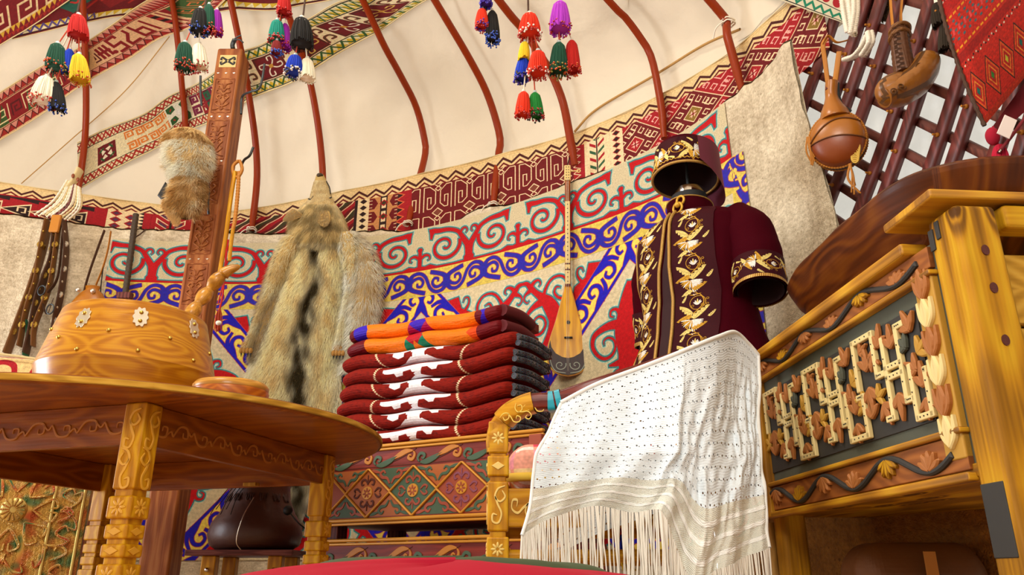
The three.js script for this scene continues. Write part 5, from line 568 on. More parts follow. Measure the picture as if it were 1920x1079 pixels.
// ---------------------------------------------------------------- long-necked lute (two strings)
const lute = thing('two_string_lute', 'yellow two-string lute with teardrop body hanging on the felt beside the quilts', 'lute');
{
  const C = at(1065, 640, 3.3), n = V(-0.1, 0.0, 1).normalize(), y = V(0.022, 1, 0.0), yy = y.addScaledVector(n, -n.dot(y)).normalize(), x = yy.clone().cross(n).normalize(), k = 3.47 / FOCAL * 1.02; lute.matrixAutoUpdate = true; lute.position.copy(C); lute.quaternion.setFromRotationMatrix(new THREE.Matrix4().makeBasis(x, yy, n));
  const Y = (py) => { // height on the lute's own axis of what is seen at py
    const d = ray(1066, py), o = EYE.clone().sub(C), t = -o.dot(n) / d.dot(n); return o.addScaledVector(d, t).dot(yy); };
  const prof = [[706, 2], [703, 15], [697, 26], [686, 34], [672, 37], [655, 36.5], [635, 32], [610, 24], [585, 17], [560, 10.5], [545, 6.5], [538, 5.5]].map(([p, w]) => [w * k, Y(p)]), half = curve(prof.map(([a, b]) => V(a, b, 0))).getPoints(40), out = [...half.map((p) => [p.x, p.y]), ...half.slice().reverse().map((p) => [-p.x, p.y])];
  mesh('body', grid((u, v) => { const p = half[Math.round(v * 40)], a = lerp(0, PI, u); return V(p.x * cos(a), p.y, -0.055 * sin(a) * (p.x / (37 * k)) ** 0.6); }, 16, 40), std({ map: T.honey, color: 0xb07a3c, roughness: 0.45 }), lute);
  mesh('soundboard', boxUV(extrude(out, 0.006, 0.0025, 2), 1), wood(woodMap(0xb07818, 0xdca230, 0xf0c464, { m: 0.3, fig: 0.2, rings: 8, seed: 12 }), 0xfcf468, 0.4, 0.2), lute);
  mesh('edge_binding', tube(out.map(([a, b]) => V(a, b, 0.004)), 0.0032, 120, 6, true), std({ color: 0xc88a4a, roughness: 0.5 }), lute);
  const lo = []; for (let i = 0; i <= 40; i++) { const p = half[i]; if (p.y < Y(636)) lo.push([p.x - 0.003, p.y + 0.002]); } const top = [[33, 640], [30, 652], [22, 664], [10, 671], [0, 673], [-10, 671], [-22, 664], [-30, 652], [-33, 640]].map(([w, p]) => [w * k, Y(p)]);
  mesh('dark_inlay', extrude([...lo, ...top.slice(0, 8), ...lo.slice().reverse().map(([a, b]) => [-a, b])], 0.0015, 0.0005).translate(0, 0, 0.0085), std({ color: 0x6a4a40, roughness: 0.5, map: T.dark }), lute);
  const cu = []; for (const s of [1, -1]) { cu.push(ribbon(wid(ell(s * 14 * k, Y(686), 0.026, 0.024, s > 0 ? 160 : 20, s > 0 ? 640 : -460, 0.1, 18), 0.004, 0.003), 0.001, 0.0005), ribbon([[s * 4 * k, Y(701), 0.003], [s * 22 * k, Y(697), 0.004], [s * 31 * k, Y(680), 0.003], [s * 33 * k, Y(655), 0.003]], 0.001, 0.0005)); } mesh('inlay_scroll', merge(cu).translate(0, 0, 0.01), std({ color: 0x9aa090, roughness: 0.5 }), lute);
  mesh('sound_hole', new THREE.CylinderGeometry(0.0085, 0.0085, 0.003, 20).rotateX(PI / 2).translate(0.002, Y(606), 0.009), M.black, lute); mesh('bridge', box(0.036, 0.007, 0.012, 0.002).translate(0.002, Y(635), 0.013), M.black, lute);
  mesh('neck', box(0.025, Y(340) - Y(540), 0.022, 0.005).translate(0, (Y(340) + Y(540)) / 2, 0.0), wood(T.honey, 0xb8863c, 0.4, 0.4), lute);
  mesh('fretboard', box(0.0215, Y(380) - Y(536), 0.005, 0.001).translate(0, (Y(380) + Y(536)) / 2, 0.0125), std({ color: 0xe8d08a, roughness: 0.5 }), lute);
  for (let i = 0; i < 19; i++) mesh('fret_dot', new THREE.CylinderGeometry(0.0024, 0.0024, 0.002, 10).rotateX(PI / 2).translate(0, lerp(Y(386), Y(530), i / 18), 0.0152), i > 15 ? M.leatherRed : M.black, lute);
  for (const p of [497, 508, 536]) mesh('fret_band', box(0.0215, 0.008, 0.02, 0.002).translate(0, Y(p), 0.006), M.dark, lute);
  mesh('head', box(0.03, Y(312) - Y(340), 0.02, 0.004).translate(0, (Y(312) + Y(340)) / 2, 0.004), std({ color: 0xe2c67e, roughness: 0.5 }), lute);
  for (let i = 0; i < 5; i++) for (const s of [-1, 1]) mesh('head_dot', new THREE.CylinderGeometry(0.0022, 0.0022, 0.002, 8).rotateX(PI / 2).translate(s * 0.0055, lerp(Y(316), Y(336), i / 4), 0.0145), M.black, lute);
  mesh('peg', merge([new THREE.CylinderGeometry(0.003, 0.004, 0.04, 8).rotateZ(PI / 2).translate(0.03, Y(322), 0.004), new THREE.TorusGeometry(0.008, 0.003, 6, 14).translate(0.052, Y(322), 0.004)]), std({ color: 0xe2c67e, roughness: 0.5 }), lute); mesh('hanging_cord', tube([V(0, Y(312), 0), V(0.004, Y(300), -0.01), V(0.01, Y(290), -0.03)], 0.0025, 10, 5), M.blackCord, lute);
  for (const s of [-1, 1]) mesh('string', tube([V(s * 0.003, Y(338), 0.016), V(s * 0.004, Y(635), 0.0205), V(s * 0.0015, Y(704), 0.008)], 0.0007, 40, 4), M.silver, lute);
}
// ---------------------------------------------------------------- dark jug on a wooden stand under the table edge
const jug = thing('leather_jug', 'dark embossed round jug standing on a low wooden stand behind the table leg', 'jug', null, V(-1.06, 0.4055, -3.42));
{ const jm = phys({ color: 0x4a2618, roughness: 0.5, clearcoat: 0.12, clearcoatRoughness: 0.3, bumpMap: softBump, bumpScale: 0.004 }); mesh('jug_body', boxUV(lathe([[0, 0], [0.15, 0.002], [0.178, 0.02], [0.19, 0.06], [0.18, 0.105], [0.15, 0.15], [0.128, 0.2], [0.122, 0.25], [0.13, 0.29], [0.12, 0.292], [0.11, 0.25], [0, 0.24]], 48), 1), jm, jug);
  const sw = []; for (let k = 0; k < 7; k++) { const a = (k - 3) * 0.42; for (const m of [1, -1]) sw.push(tube(Array.from({ length: 10 }, (_, i) => { const t = i / 9 * 2 * PI * 1.1, b = a + m * 0.07 + 0.06 * m * cos(t) * (1 - i / 14), y = 0.21 + 0.035 * sin(t) * (1 - i / 14), r = lerp(0.155, 0.128, (y - 0.15) / 0.06); return V(r * sin(b), y, r * cos(b)); }), 0.003, 24, 5)); } mesh('embossed_scroll', merge(sw), jm, jug);
  mesh('chain', tube([V(0.02, 0.2, 0.14), V(0.005, 0.12, 0.2), V(-0.01, 0.03, 0.2), V(0.012, -0.01, 0.18)], 0.002, 30, 5), M.silver, jug); for (let i = 0; i < 5; i++) mesh('black_cord', tube([V(-0.06 + i * 0.014, 0.28, 0.12), V(-0.1 + i * 0.016, 0.2, 0.17), V(-0.13 + i * 0.02, 0.13 + 0.02 * (i % 2), 0.185)], 0.0018, 14, 4), M.blackCord, jug);
  mesh('knob', merge([new THREE.IcosahedronGeometry(0.02, 1).translate(0.16, 0.15, 0.13), tube([V(0.16, 0.15, 0.13), V(0.21, 0.1, 0.14), V(0.25, 0.07, 0.12)], 0.003, 12, 5)]), M.black, jug); }
const stand = thing('wooden_stand', 'low dark wooden stand carrying the embossed jug', 'stand', null, V(-1.06, 0, -3.42));
{ mesh('stand_top', box(0.42, 0.022, 0.38, 0.004, 'x').translate(0, 0.393, 0), M.dark, stand); for (const x of [-0.13, 0.13]) for (const z of [-0.12, 0.12]) { const l = mesh('leg', box(0.055, 0.382, 0.05, 0.004).translate(x, 0.191, z), M.honey, stand); if (z > 0) mesh('screw', new THREE.SphereGeometry(0.01, 10, 8).translate(x, 0.33, z + 0.027), M.chrome, l); } }
// ---------------------------------------------------------------- dressed stand: coat and hat
const velvetM = phys({ color: 0x3c020e, roughness: 0.8, specularIntensity: 0.08, sheen: 0.4, sheenColor: 0xc00a48, sheenRoughness: 0.22, bumpMap: wool, bumpScale: 0.0006, side: THREE.DoubleSide }), liningM = std({ color: 0x240308, roughness: 0.9, side: THREE.DoubleSide });
const GO1 = '#d8a43a', GO2 = '#f2d882', SIL = '#f4f0e6';
function leafShape(c, x, y, L, W, a, col, lobes = 4) { c.save(); c.translate(x, y); c.rotate(a); c.fillStyle = col; c.beginPath(); c.moveTo(0, 0); for (let i = 0; i <= lobes; i++) { const t = i / lobes; c.quadraticCurveTo(L * (t - 0.05), -W * (1.1 - t * 0.5), L * (t + 0.12), -W * (0.55 - 0.5 * t)); } c.lineTo(L * 1.15, 0); c.quadraticCurveTo(L * 0.5, W * 0.5, 0, 0); c.fill(); c.strokeStyle = 'rgba(70,30,4,.7)'; c.lineWidth = 1.6; c.beginPath(); c.moveTo(0, 0); c.quadraticCurveTo(L * 0.5, -W * 0.3, L * 1.05, -W * 0.06); c.stroke(); c.restore(); }
function lily(c, x, y, r) { c.strokeStyle = GO1; c.lineWidth = r * 0.1; c.beginPath(); c.arc(x, y, r, 0, 7); c.stroke(); for (const [a, k] of [[-2.4, 0.8], [-1.57, 1.05], [-0.75, 0.8], [-2.0, 0.9], [-1.1, 0.9]]) { c.save(); c.translate(x, y + r * 0.35); c.rotate(a); c.fillStyle = k > 1 ? GO2 : SIL; c.beginPath(); c.ellipse(r * 0.45 * k, 0, r * 0.45 * k, r * 0.11, 0, 0, 7); c.fill(); c.restore(); } for (const s of [-1, 1]) { c.strokeStyle = GO1; c.lineWidth = r * 0.07; c.beginPath(); c.arc(x + s * r * 0.62, y + r * 0.42, r * 0.16, 0, 6); c.stroke(); c.beginPath(); c.arc(x + r * 1.2, y + s * r * 0.4, r * 0.14, 0, 6); c.stroke(); } }
const fan5 = (c, x, y, r, a0, a1, n, col) => { for (let i = 0; i < n; i++) { const a = lerp(a0, a1, i / (n - 1)); c.save(); c.translate(x, y); c.rotate(a); c.fillStyle = i % 3 === 1 ? SIL : col; c.beginPath(); c.ellipse(r * 0.55, 0, r * 0.48, r * 0.075, 0.1, 0, 7); c.fill(); c.restore(); } };
const trimTex = (base) => canvas(512, 512, (c, w, h) => { c.fillStyle = base; c.fillRect(0, 0, w, h);
  line(c, smoothLine([[250, -40], [330, 40], [350, 140], [260, 240], [150, 300], [160, 420], [250, 480], [330, 560]]), GO1, 11, 'round');
  lily(c, 285, 120, 88); leafShape(c, 240, 250, 190, 88, -2.5, GO2); leafShape(c, 215, 262, 170, 70, 2.85, GO1); leafShape(c, 250, 330, 200, 80, -0.75, GO2); fan5(c, 205, 345, 150, 0.0, 1.25, 9, SIL); fan5(c, 215, 325, 120, 1.4, 3.1, 8, GO1); leafShape(c, 205, 440, 170, 66, 2.5, GO2); leafShape(c, 250, 470, 150, 60, -0.5, GO1); fan5(c, 262, 20, 90, 3.4, 5.9, 7, GO1); leafShape(c, 120, 90, 90, 40, -1.2, GO2); leafShape(c, 420, 330, 90, 40, -1.0, GO2);
  grain(c, w, h, 60, 0.4, 3); });
const trimC = trimTex('#36020e'), trimM = phys({ map: tex(trimC), roughness: 0.6, specularIntensity: 0.25, bumpMap: tex(trimC, false), bumpScale: 0.004, side: THREE.DoubleSide });
const pipeC = canvas(64, 128, (c, w, h) => { c.fillStyle = '#a8721c'; c.fillRect(0, 0, w, h); for (let i = 0; i < 8; i++) poly(c, [[0, i * 16], [w, i * 16 + 6], [w, i * 16 + 13], [0, i * 16 + 7]], i % 2 ? GO2 : '#6a3c0c'); }), pipeM = std({ map: tex(pipeC, true, 1, 30), roughness: 0.45, metalness: 0.35 });
const coat = thing('velvet_coat', 'maroon velvet coat with gold floral embroidery on a dress stand', 'coat', null, V(0.565, -0.032, -2.27)); coat.rotation.y = -52 * D2R;
{
  const K = [[1.435, 0.07, 0.068], [1.4, 0.078, 0.075], [1.388, 0.12, 0.085], [1.37, 0.165, 0.1], [1.345, 0.19, 0.11], [1.3, 0.198, 0.118], [1.2, 0.19, 0.128], [1.1, 0.178, 0.12], [1.0, 0.195, 0.135], [0.85, 0.245, 0.175], [0.7, 0.275, 0.21], [0.55, 0.29, 0.23]], PW = 2.3;
  const dim = (y) => { let i = 0; while (i < K.length - 2 && K[i + 1][0] > y) i++; const t = clamp((K[i][0] - y) / (K[i][0] - K[i + 1][0])), a = K[i], b = K[i + 1]; return [lerp(a[1], b[1], t), lerp(a[2], b[2], t)]; };
  const body = (a, y, o = 0) => { const [rx, rz] = dim(y), s = sin(a), c = cos(a), f = smooth(1.15, 0.6, y), fold = 1 + f * 0.07 * sin(a * 9 + 1.3 * sin(a * 2)) * (0.4 + 0.6 * abs(s)) + 0.012 * noise(a * 3, y * 9), e = 2 / PW; return V((rx * fold + o) * sign(s) * pow(abs(s), e), y, (rz * fold + o) * sign(c) * pow(abs(c), e)); };
  const ang = (x, y) => { const [rx] = dim(y); return sign(x) * Math.asin(clamp(pow(abs(x / rx), PW / 2))); };
  const ys = (v) => lerp(1.4, 0.56, v);
  mesh('coat_body', grid((u, v) => { const y = ys(v < 0.15 ? v * 0.6 : lerp(0.09, 1, (v - 0.15) / 0.85)); const p = body(lerp(PI, -PI, u) , y); p.uv = [u * 1.4, y]; return p; }, 120, 90, true), velvetM, coat);
  mesh('collar', grid((u, v) => { const a = lerp(PI, -PI, u), y = lerp(1.385, 1.44, v), r = 0.071 + 0.004 * (1 - v); return V(r * sin(a) + 0.0, y + 0.008 * cos(a) * v, r * cos(a)); }, 40, 4, true), velvetM, coat);
  mesh('collar_piping', tube(Array.from({ length: 25 }, (_, i) => { const a = -PI + i / 24 * 2 * PI; return V(0.0715 * sin(a), 1.441 + 0.008 * cos(a), 0.0715 * cos(a)); }), 0.0025, 60, 5), pipeM, coat);
  // embroidered borders along both front edges
  const strip = (name, x0, x1, y0, y1, mat, o, n = 14, ph = 0) => mesh(name, grid((u, v) => { const y = lerp(y0, y1, v), x = lerp(x0(y), x1(y), u), p = body(ang(x, y), y, o); p.uv = [u, (y + ph) / 0.122]; return p; }, n, 90), mat, coat);
  const open = (y) => 0.004 + 0.0 * y, openR = (y) => -0.004 - 0.036 * smooth(1.36, 1.05, y);
  const w1 = (y) => 0.118 * smooth(1.41, 1.36, y) + 0.012;
  strip('gold_embroidery', (y) => open(y) + 0.012, (y) => min(open(y) + 0.012 + w1(y), dim(y)[0] * 0.93), 0.57, 1.385, trimM, 0.004); strip('gold_embroidery', (y) => max(openR(y) - 0.012 - w1(y), -dim(y)[0] * 0.95), (y) => openR(y) - 0.012, 0.57, 1.385, trimM, 0.004, 14, 0.05);
  for (const f of [open, openR]) mesh('gold_piping', tube(Array.from({ length: 50 }, (_, i) => { const y = lerp(1.395, 0.57, i / 49); return body(ang(f(y) + (f === open ? 0.006 : -0.006), y), y, 0.006); }), 0.0055, 120, 6), pipeM, coat);
  mesh('gold_piping', tube(Array.from({ length: 40 }, (_, i) => { const y = lerp(1.36, 0.57, i / 39), x = max(openR(y) - 0.018 - w1(y), -dim(y)[0] * 0.95); return body(ang(x, y), y, 0.005); }), 0.0035, 90, 6), pipeM, coat);
  strip('inner_placket', (y) => openR(y) + 0.004, (y) => open(y) - 0.002, 0.57, 1.36, std({ color: 0x2a020a, roughness: 0.8 }), 0.0025, 4);
  mesh('clasp', merge([new THREE.TorusGeometry(0.017, 0.004, 8, 20).translate(0.018, 1.405, 0.082), new THREE.TorusGeometry(0.014, 0.004, 8, 20).translate(0.026, 1.43, 0.076), new THREE.SphereGeometry(0.01, 10, 8).translate(0.02, 1.415, 0.084)]), M.gold, coat);
  for (const s of [1, -1]) { // elbow-length sleeves with embroidered cuffs, open at the end
    const p = s > 0 ? [V(0.15, 1.345, -0.01), V(0.19, 1.3, -0.012), V(0.213, 1.22, -0.008), V(0.224, 1.15, 0.004), V(0.236, 1.08, 0.022)] : [V(-0.155, 1.345, -0.01), V(-0.195, 1.26, -0.03), V(-0.215, 1.15, -0.05), V(-0.222, 1.04, -0.06)], c = curve(p), rad = (v) => lerp(0.056, 0.074, smooth(0, 0.35, v)) * (1 - 0.06 * v) + 0.004 * noise(v * 8, s), part = (a, b, o, mat, name, uvf) => { const fr = c.computeFrenetFrames(40, false); return mesh(name, grid((u, v) => { const t = lerp(a, b, v), j = Math.round(t * 40), q = c.getPointAt(t), an = u * 2 * PI; q.addScaledVector(fr.normals[j], cos(an) * (rad(t) + o)).addScaledVector(fr.binormals[j], -sin(an) * (rad(t) + o)); q.uv = uvf ? uvf(u, v) : [u, v]; return q; }, 40, 20, true), mat, coat); };
    const sl = part(0, 1, 0, velvetM, 'sleeve'); part(0.3, 1, -0.006, liningM, 'sleeve_lining'); part(0.66, 0.965, 0.004, trimM, 'cuff_embroidery', (u, v) => [v * 0.95, u * 4]); part(0.965, 1.0, 0.006, pipeM, 'cuff_piping', (u, v) => [v, u * 0.8]);
  }
  mesh('neck_form', new THREE.CylinderGeometry(0.056, 0.058, 0.05, 32).translate(0, 1.45, 0), std({ color: 0x16191c, roughness: 0.7 }), coat); mesh('chrome_neck_cap', lathe([[0.001, 1.5], [0.046, 1.5], [0.05, 1.497], [0.05, 1.474], [0.055, 1.472], [0.055, 1.47], [0.001, 1.47]], 40), M.chrome, coat); mesh('neck_rod', new THREE.CylinderGeometry(0.005, 0.005, 0.14, 10).translate(0, 1.56, 0), M.iron, coat);
  mesh('stand_pole', new THREE.CylinderGeometry(0.014, 0.014, 1.34, 12).translate(0, 0.72, 0), M.chrome, coat); mesh('stand_base', lathe([[0.001, 0.033], [0.15, 0.033], [0.15, 0.045], [0.02, 0.06], [0.001, 0.06]], 32), M.iron, coat);
}
const hat = thing('embroidered_hat', 'round maroon velvet hat with gold embroidery on the dress stand', 'hat', null, V(0.558, 1.503, -2.27)); hat.rotation.set(-0.2, -0.72, -0.1);
{ const r = 0.104, hc = tex(trimC); hc.wrapS = hc.wrapT = THREE.RepeatWrapping; hc.rotation = PI / 2; const hm = phys({ map: hc, roughness: 0.6, specularIntensity: 0.25, bumpMap: tex(trimC, false, 1, 1), bumpScale: 0.003 });
  const bd = grid((u, v) => { const a = u * 2 * PI, rr = r - 0.008 * v; const p = V(rr * sin(a), v * 0.105, rr * cos(a)); p.uv = [u * 5, v * 0.98]; return p; }, 64, 8, true); mesh('hat_band', bd, hm, hat);
  mesh('crown', lathe([[0.096, 0.105], [0.09, 0.118], [0.06, 0.132], [0.001, 0.138]], 48), velvetM, hat); mesh('lining', lathe([[0.1, 0.002], [0.092, 0.1], [0.05, 0.12], [0.001, 0.124]], 48), liningM, hat);
  mesh('gold_piping', new THREE.TorusGeometry(r, 0.0045, 8, 64).rotateX(PI / 2), pipeM, hat); mesh('gold_zigzag', tube(Array.from({ length: 97 }, (_, i) => { const a = i / 96 * 2 * PI; return V((r + 0.002) * sin(a), 0.012 + 0.005 * (i % 2), (r + 0.002) * cos(a)); }), 0.0018, 192, 4), M.gold, hat);
  mesh('back_drape', grid((u, v) => { const a = lerp(0.9, 3.6, u), y = lerp(0.1, -0.075 * sin(u * PI), v); return V((r + 0.006 + 0.012 * v) * sin(a), y, (r + 0.006 + 0.012 * v) * cos(a)); }, 30, 10), phys({ color: 0x5a0626, roughness: 0.7, sheen: 1, sheenColor: 0xb01850, sheenRoughness: 0.4, side: THREE.DoubleSide }), hat); }
// ---------------------------------------------------------------- chair, its cushion, and the white shawl over its arm and back
const chair = thing('wooden_armchair', 'yellow carved wooden armchair with curved arm under the white shawl', 'chair');
const RAIL = [[932, 850, 1.62], [931, 822, 1.62], [941, 794, 1.62], [966, 770, 1.61], [1004, 755, 1.6], [1044, 753, 1.59], [1120, 727, 1.57], [1200, 700, 1.58], [1290, 670, 1.61], [1335, 662, 1.68], [1362, 660, 1.78], [1372, 668, 1.88], [1360, 668, 1.98], [1250, 712, 2.04], [1150, 735, 2.06]].map(([x, y, d]) => at(x, y, d));
{
  const A = curve(RAIL), fr = A.computeFrenetFrames(150, false), seg = (t0, t1, w, h, mat, name, par = chair) => mesh(name, boxUV(grid((u, v) => { const t = lerp(t0, t1, v), q = A.getPointAt(t), tg = A.getTangentAt(t), up = V(0, 1, 0).addScaledVector(tg, -tg.y).normalize(); if (abs(tg.y) > 0.75) up.copy(V(-1, 0, 0.0)).addScaledVector(tg, tg.x).normalize(); const sd = tg.clone().cross(up).normalize(), a = u * 2 * PI, e = 0.45; return q.addScaledVector(up, h * sign(sin(a)) * pow(abs(sin(a)), e)).addScaledVector(sd, w * sign(cos(a)) * pow(abs(cos(a)), e)); }, 16, 60), 1, 'x'), mat, par);
  const arm = seg(0, 0.115, 0.021, 0.021, M.honey, 'arm_rail'); seg(0.115, 1, 0.018, 0.018, wood(T.red, 0xb06a3a, 0.4, 0.3), 'back_rail'); seg(0.141, 0.151, 0.0205, 0.0205, std({ color: 0x149ab0, roughness: 0.35 }), 'turquoise_ring'); seg(0.154, 0.164, 0.0205, 0.0205, std({ color: 0x149ab0, roughness: 0.35 }), 'turquoise_ring');
  const inl = []; for (let i = 0; i < 3; i++) { const q = at(958 + i * 22, 783 - i * 10, 1.585), f = V(0, 0, 1); for (const p of sCurl(i % 2 ? 1 : -1, 0.004)) inl.push(basis(extrude(p.map(([x, y]) => [x * 0.55, y * 0.42]), 0.001, 0.0005), V(0.42, 0.9, 0), V(-0.9, 0.42, 0), f, q)); } mesh('scroll_inlay', merge(inl), std({ color: 0xf0d060, roughness: 0.5 }), arm);
  const X0 = at(934, 930, 1.62), pX = X0.x, pZ = -1.62, sx = [pX, 0.42], sz = [-1.62, -2.06], yS = 0.44;
  const bl = [[0.6, 0.535, 0.04], [0.53, 0.49, 0.043], [0.48, 0.385, 0.041], [0.375, 0.33, 0.043], [0.32, 0.0, 0.04]];
  const fl = merge(Array.from({ length: 8 }, (_, i) => new THREE.SphereGeometry(1, 8, 6).scale(0.0025, 0.0055, 0.0015).translate(0, 0.008, 0).rotateZ(i * PI / 4))), dm = extrude([[-0.013, 0], [0, -0.008], [0.013, 0], [0, 0.008]], 0.001, 0.0008), sc = merge(sCurl(1, 0.005).map((p) => extrude(p.map(([x, y]) => [x * 0.7, y * 0.75]), 0.001, 0.0006)));
  for (const x of sx) for (const z of sz) { const lg = mesh('post', merge([box(0.032, 0.6, 0.032, 0.003).translate(0, 0.3, 0), ...bl.map(([a, b, w]) => box(w, a - b, w, 0.004).translate(0, (a + b) / 2, 0))]), M.honey, chair); lg.position.set(x, 0, z); if (z > -1.8) for (const r of [0, -PI / 2]) { const put = (n, g, y, w) => mesh(n, g.clone().translate(0, y, w / 2 + 0.0005).rotateY(r), std({ color: 0xe8c870, roughness: 0.5 }), lg); put('flower_inlay', fl, 0.565, 0.04); put('diamond_inlay', dm, 0.51, 0.043); put('scroll_inlay', sc, 0.435, 0.041); put('flower_inlay', fl, 0.352, 0.043); } }
  const cx = (sx[0] + sx[1]) / 2, cz = (sz[0] + sz[1]) / 2, wx = sx[1] - sx[0], wz = sz[0] - sz[1];
  for (const z of sz) { const r = mesh('seat_rail', box(wx - 0.03, 0.075, 0.022, 0.004, 'x').translate(cx, yS - 0.01, z), M.honey, chair); const g = []; for (let i = 0; i < 7; i++) g.push(moved(merge(sCurl(i % 2 ? 1 : -1, 0.005).map((p) => extrude(p.map(([x, y]) => [y * 0.5, x]), 0.001, 0.0005))), sx[0] + 0.05 + i * 0.06, yS - 0.01, z + 0.0115)); if (z > -1.8) mesh('scroll_inlay', merge(g), std({ color: 0xe8c870, roughness: 0.5 }), r); mesh('stretcher', new THREE.CylinderGeometry(0.0125, 0.0125, wx, 12).rotateZ(PI / 2).translate(cx, 0.34, z), M.honey, chair); mesh('stretcher', new THREE.CylinderGeometry(0.0125, 0.0125, wx, 12).rotateZ(PI / 2).translate(cx, 0.15, z), M.honey, chair); }
  for (const x of sx) { mesh('seat_rail', box(0.022, 0.075, wz - 0.03, 0.004, 'z').translate(x, yS - 0.01, cz), M.honey, chair); mesh('stretcher', new THREE.CylinderGeometry(0.0125, 0.0125, wz, 12).rotateX(PI / 2).translate(x, 0.28, cz), M.honey, chair); }
  mesh('seat', box(wx - 0.03, 0.018, wz - 0.03, 0.004, 'x').translate(cx, yS + 0.02, cz), M.table, chair);
  for (const t of [0.3, 0.38, 0.46, 0.54, 0.62, 0.7]) { const q = A.getPointAt(t); mesh('back_spindle', new THREE.CylinderGeometry(0.011, 0.011, q.y - yS - 0.01, 10).translate(q.x, (q.y + yS) / 2, q.z), M.honey, chair); }
}
const seatCushion = thing('patchwork_cushion', 'pink white and red patchwork cushion on the wooden chair seat', 'cushion', null, V(0.17, 0.47, -1.84));
{ const ct = tex(canvas(256, 256, (c, w, h) => { const K = ['#f09aa8', '#fbeee4', '#e04a62', '#f4d8a0', '#fff8f0', '#f0a890']; for (let y = 0; y < 8; y++) for (let x = 0; x < 8; x++) { c.fillStyle = K[(x * 3 + y * 5 + (x * y) % 4) % 6]; c.fillRect(x * 32, y * 32, 32, 32); } grain(c, w, h, 30, 0.2, 1); }), true, 3, 3, MIR), sm = std({ map: ct, roughness: 0.9, bumpMap: softBump, bumpScale: 0.004 });
  const g = new RoundedBoxGeometry(0.36, 0.1, 0.38, 6, 0.045), p = g.attributes.position; for (let i = 0; i < p.count; i++) { const x = p.getX(i) / 0.18, z = p.getZ(i) / 0.19; p.setY(i, p.getY(i) * (1.15 - 0.35 * max(x * x, z * z)) + 0.05); } g.computeVertexNormals(); mesh('cushion_cover', boxUV(g, 1), sm, seatCushion); mesh('yellow_piping', tube([[-0.175, -0.16], [-0.185, 0], [-0.175, 0.17], [0, 0.19], [0.17, 0.17]].map(([x, z]) => V(x, 0.025, z)), 0.009, 40, 8), std({ color: 0xe8c040, roughness: 0.8 }), seatCushion); }
{ const R = rng(2), q = at(1160, 972, 1.66); [[0xc01018, 0.0], [0x1c2cb0, 0.03], [0xe0b818, 0.055]].forEach(([col, dy], i) => mesh('corner_tassel', merge(Array.from({ length: 16 }, () => tube([V(q.x + i * 0.006, q.y - dy, q.z), V(q.x + i * 0.006 + (R() - 0.5) * 0.02, q.y - dy - 0.02, q.z + (R() - 0.5) * 0.016), V(q.x + i * 0.008 + (R() - 0.5) * 0.03, q.y - dy - 0.045, q.z + (R() - 0.5) * 0.02)], 0.002, 6, 4))).translate(-0.17, -0.47, 1.84), std({ color: col, roughness: 0.9 }), seatCushion)); }
const shawl = thing('white_shawl', 'white openwork shawl with long fringe draped over the wooden armchair', 'shawl');
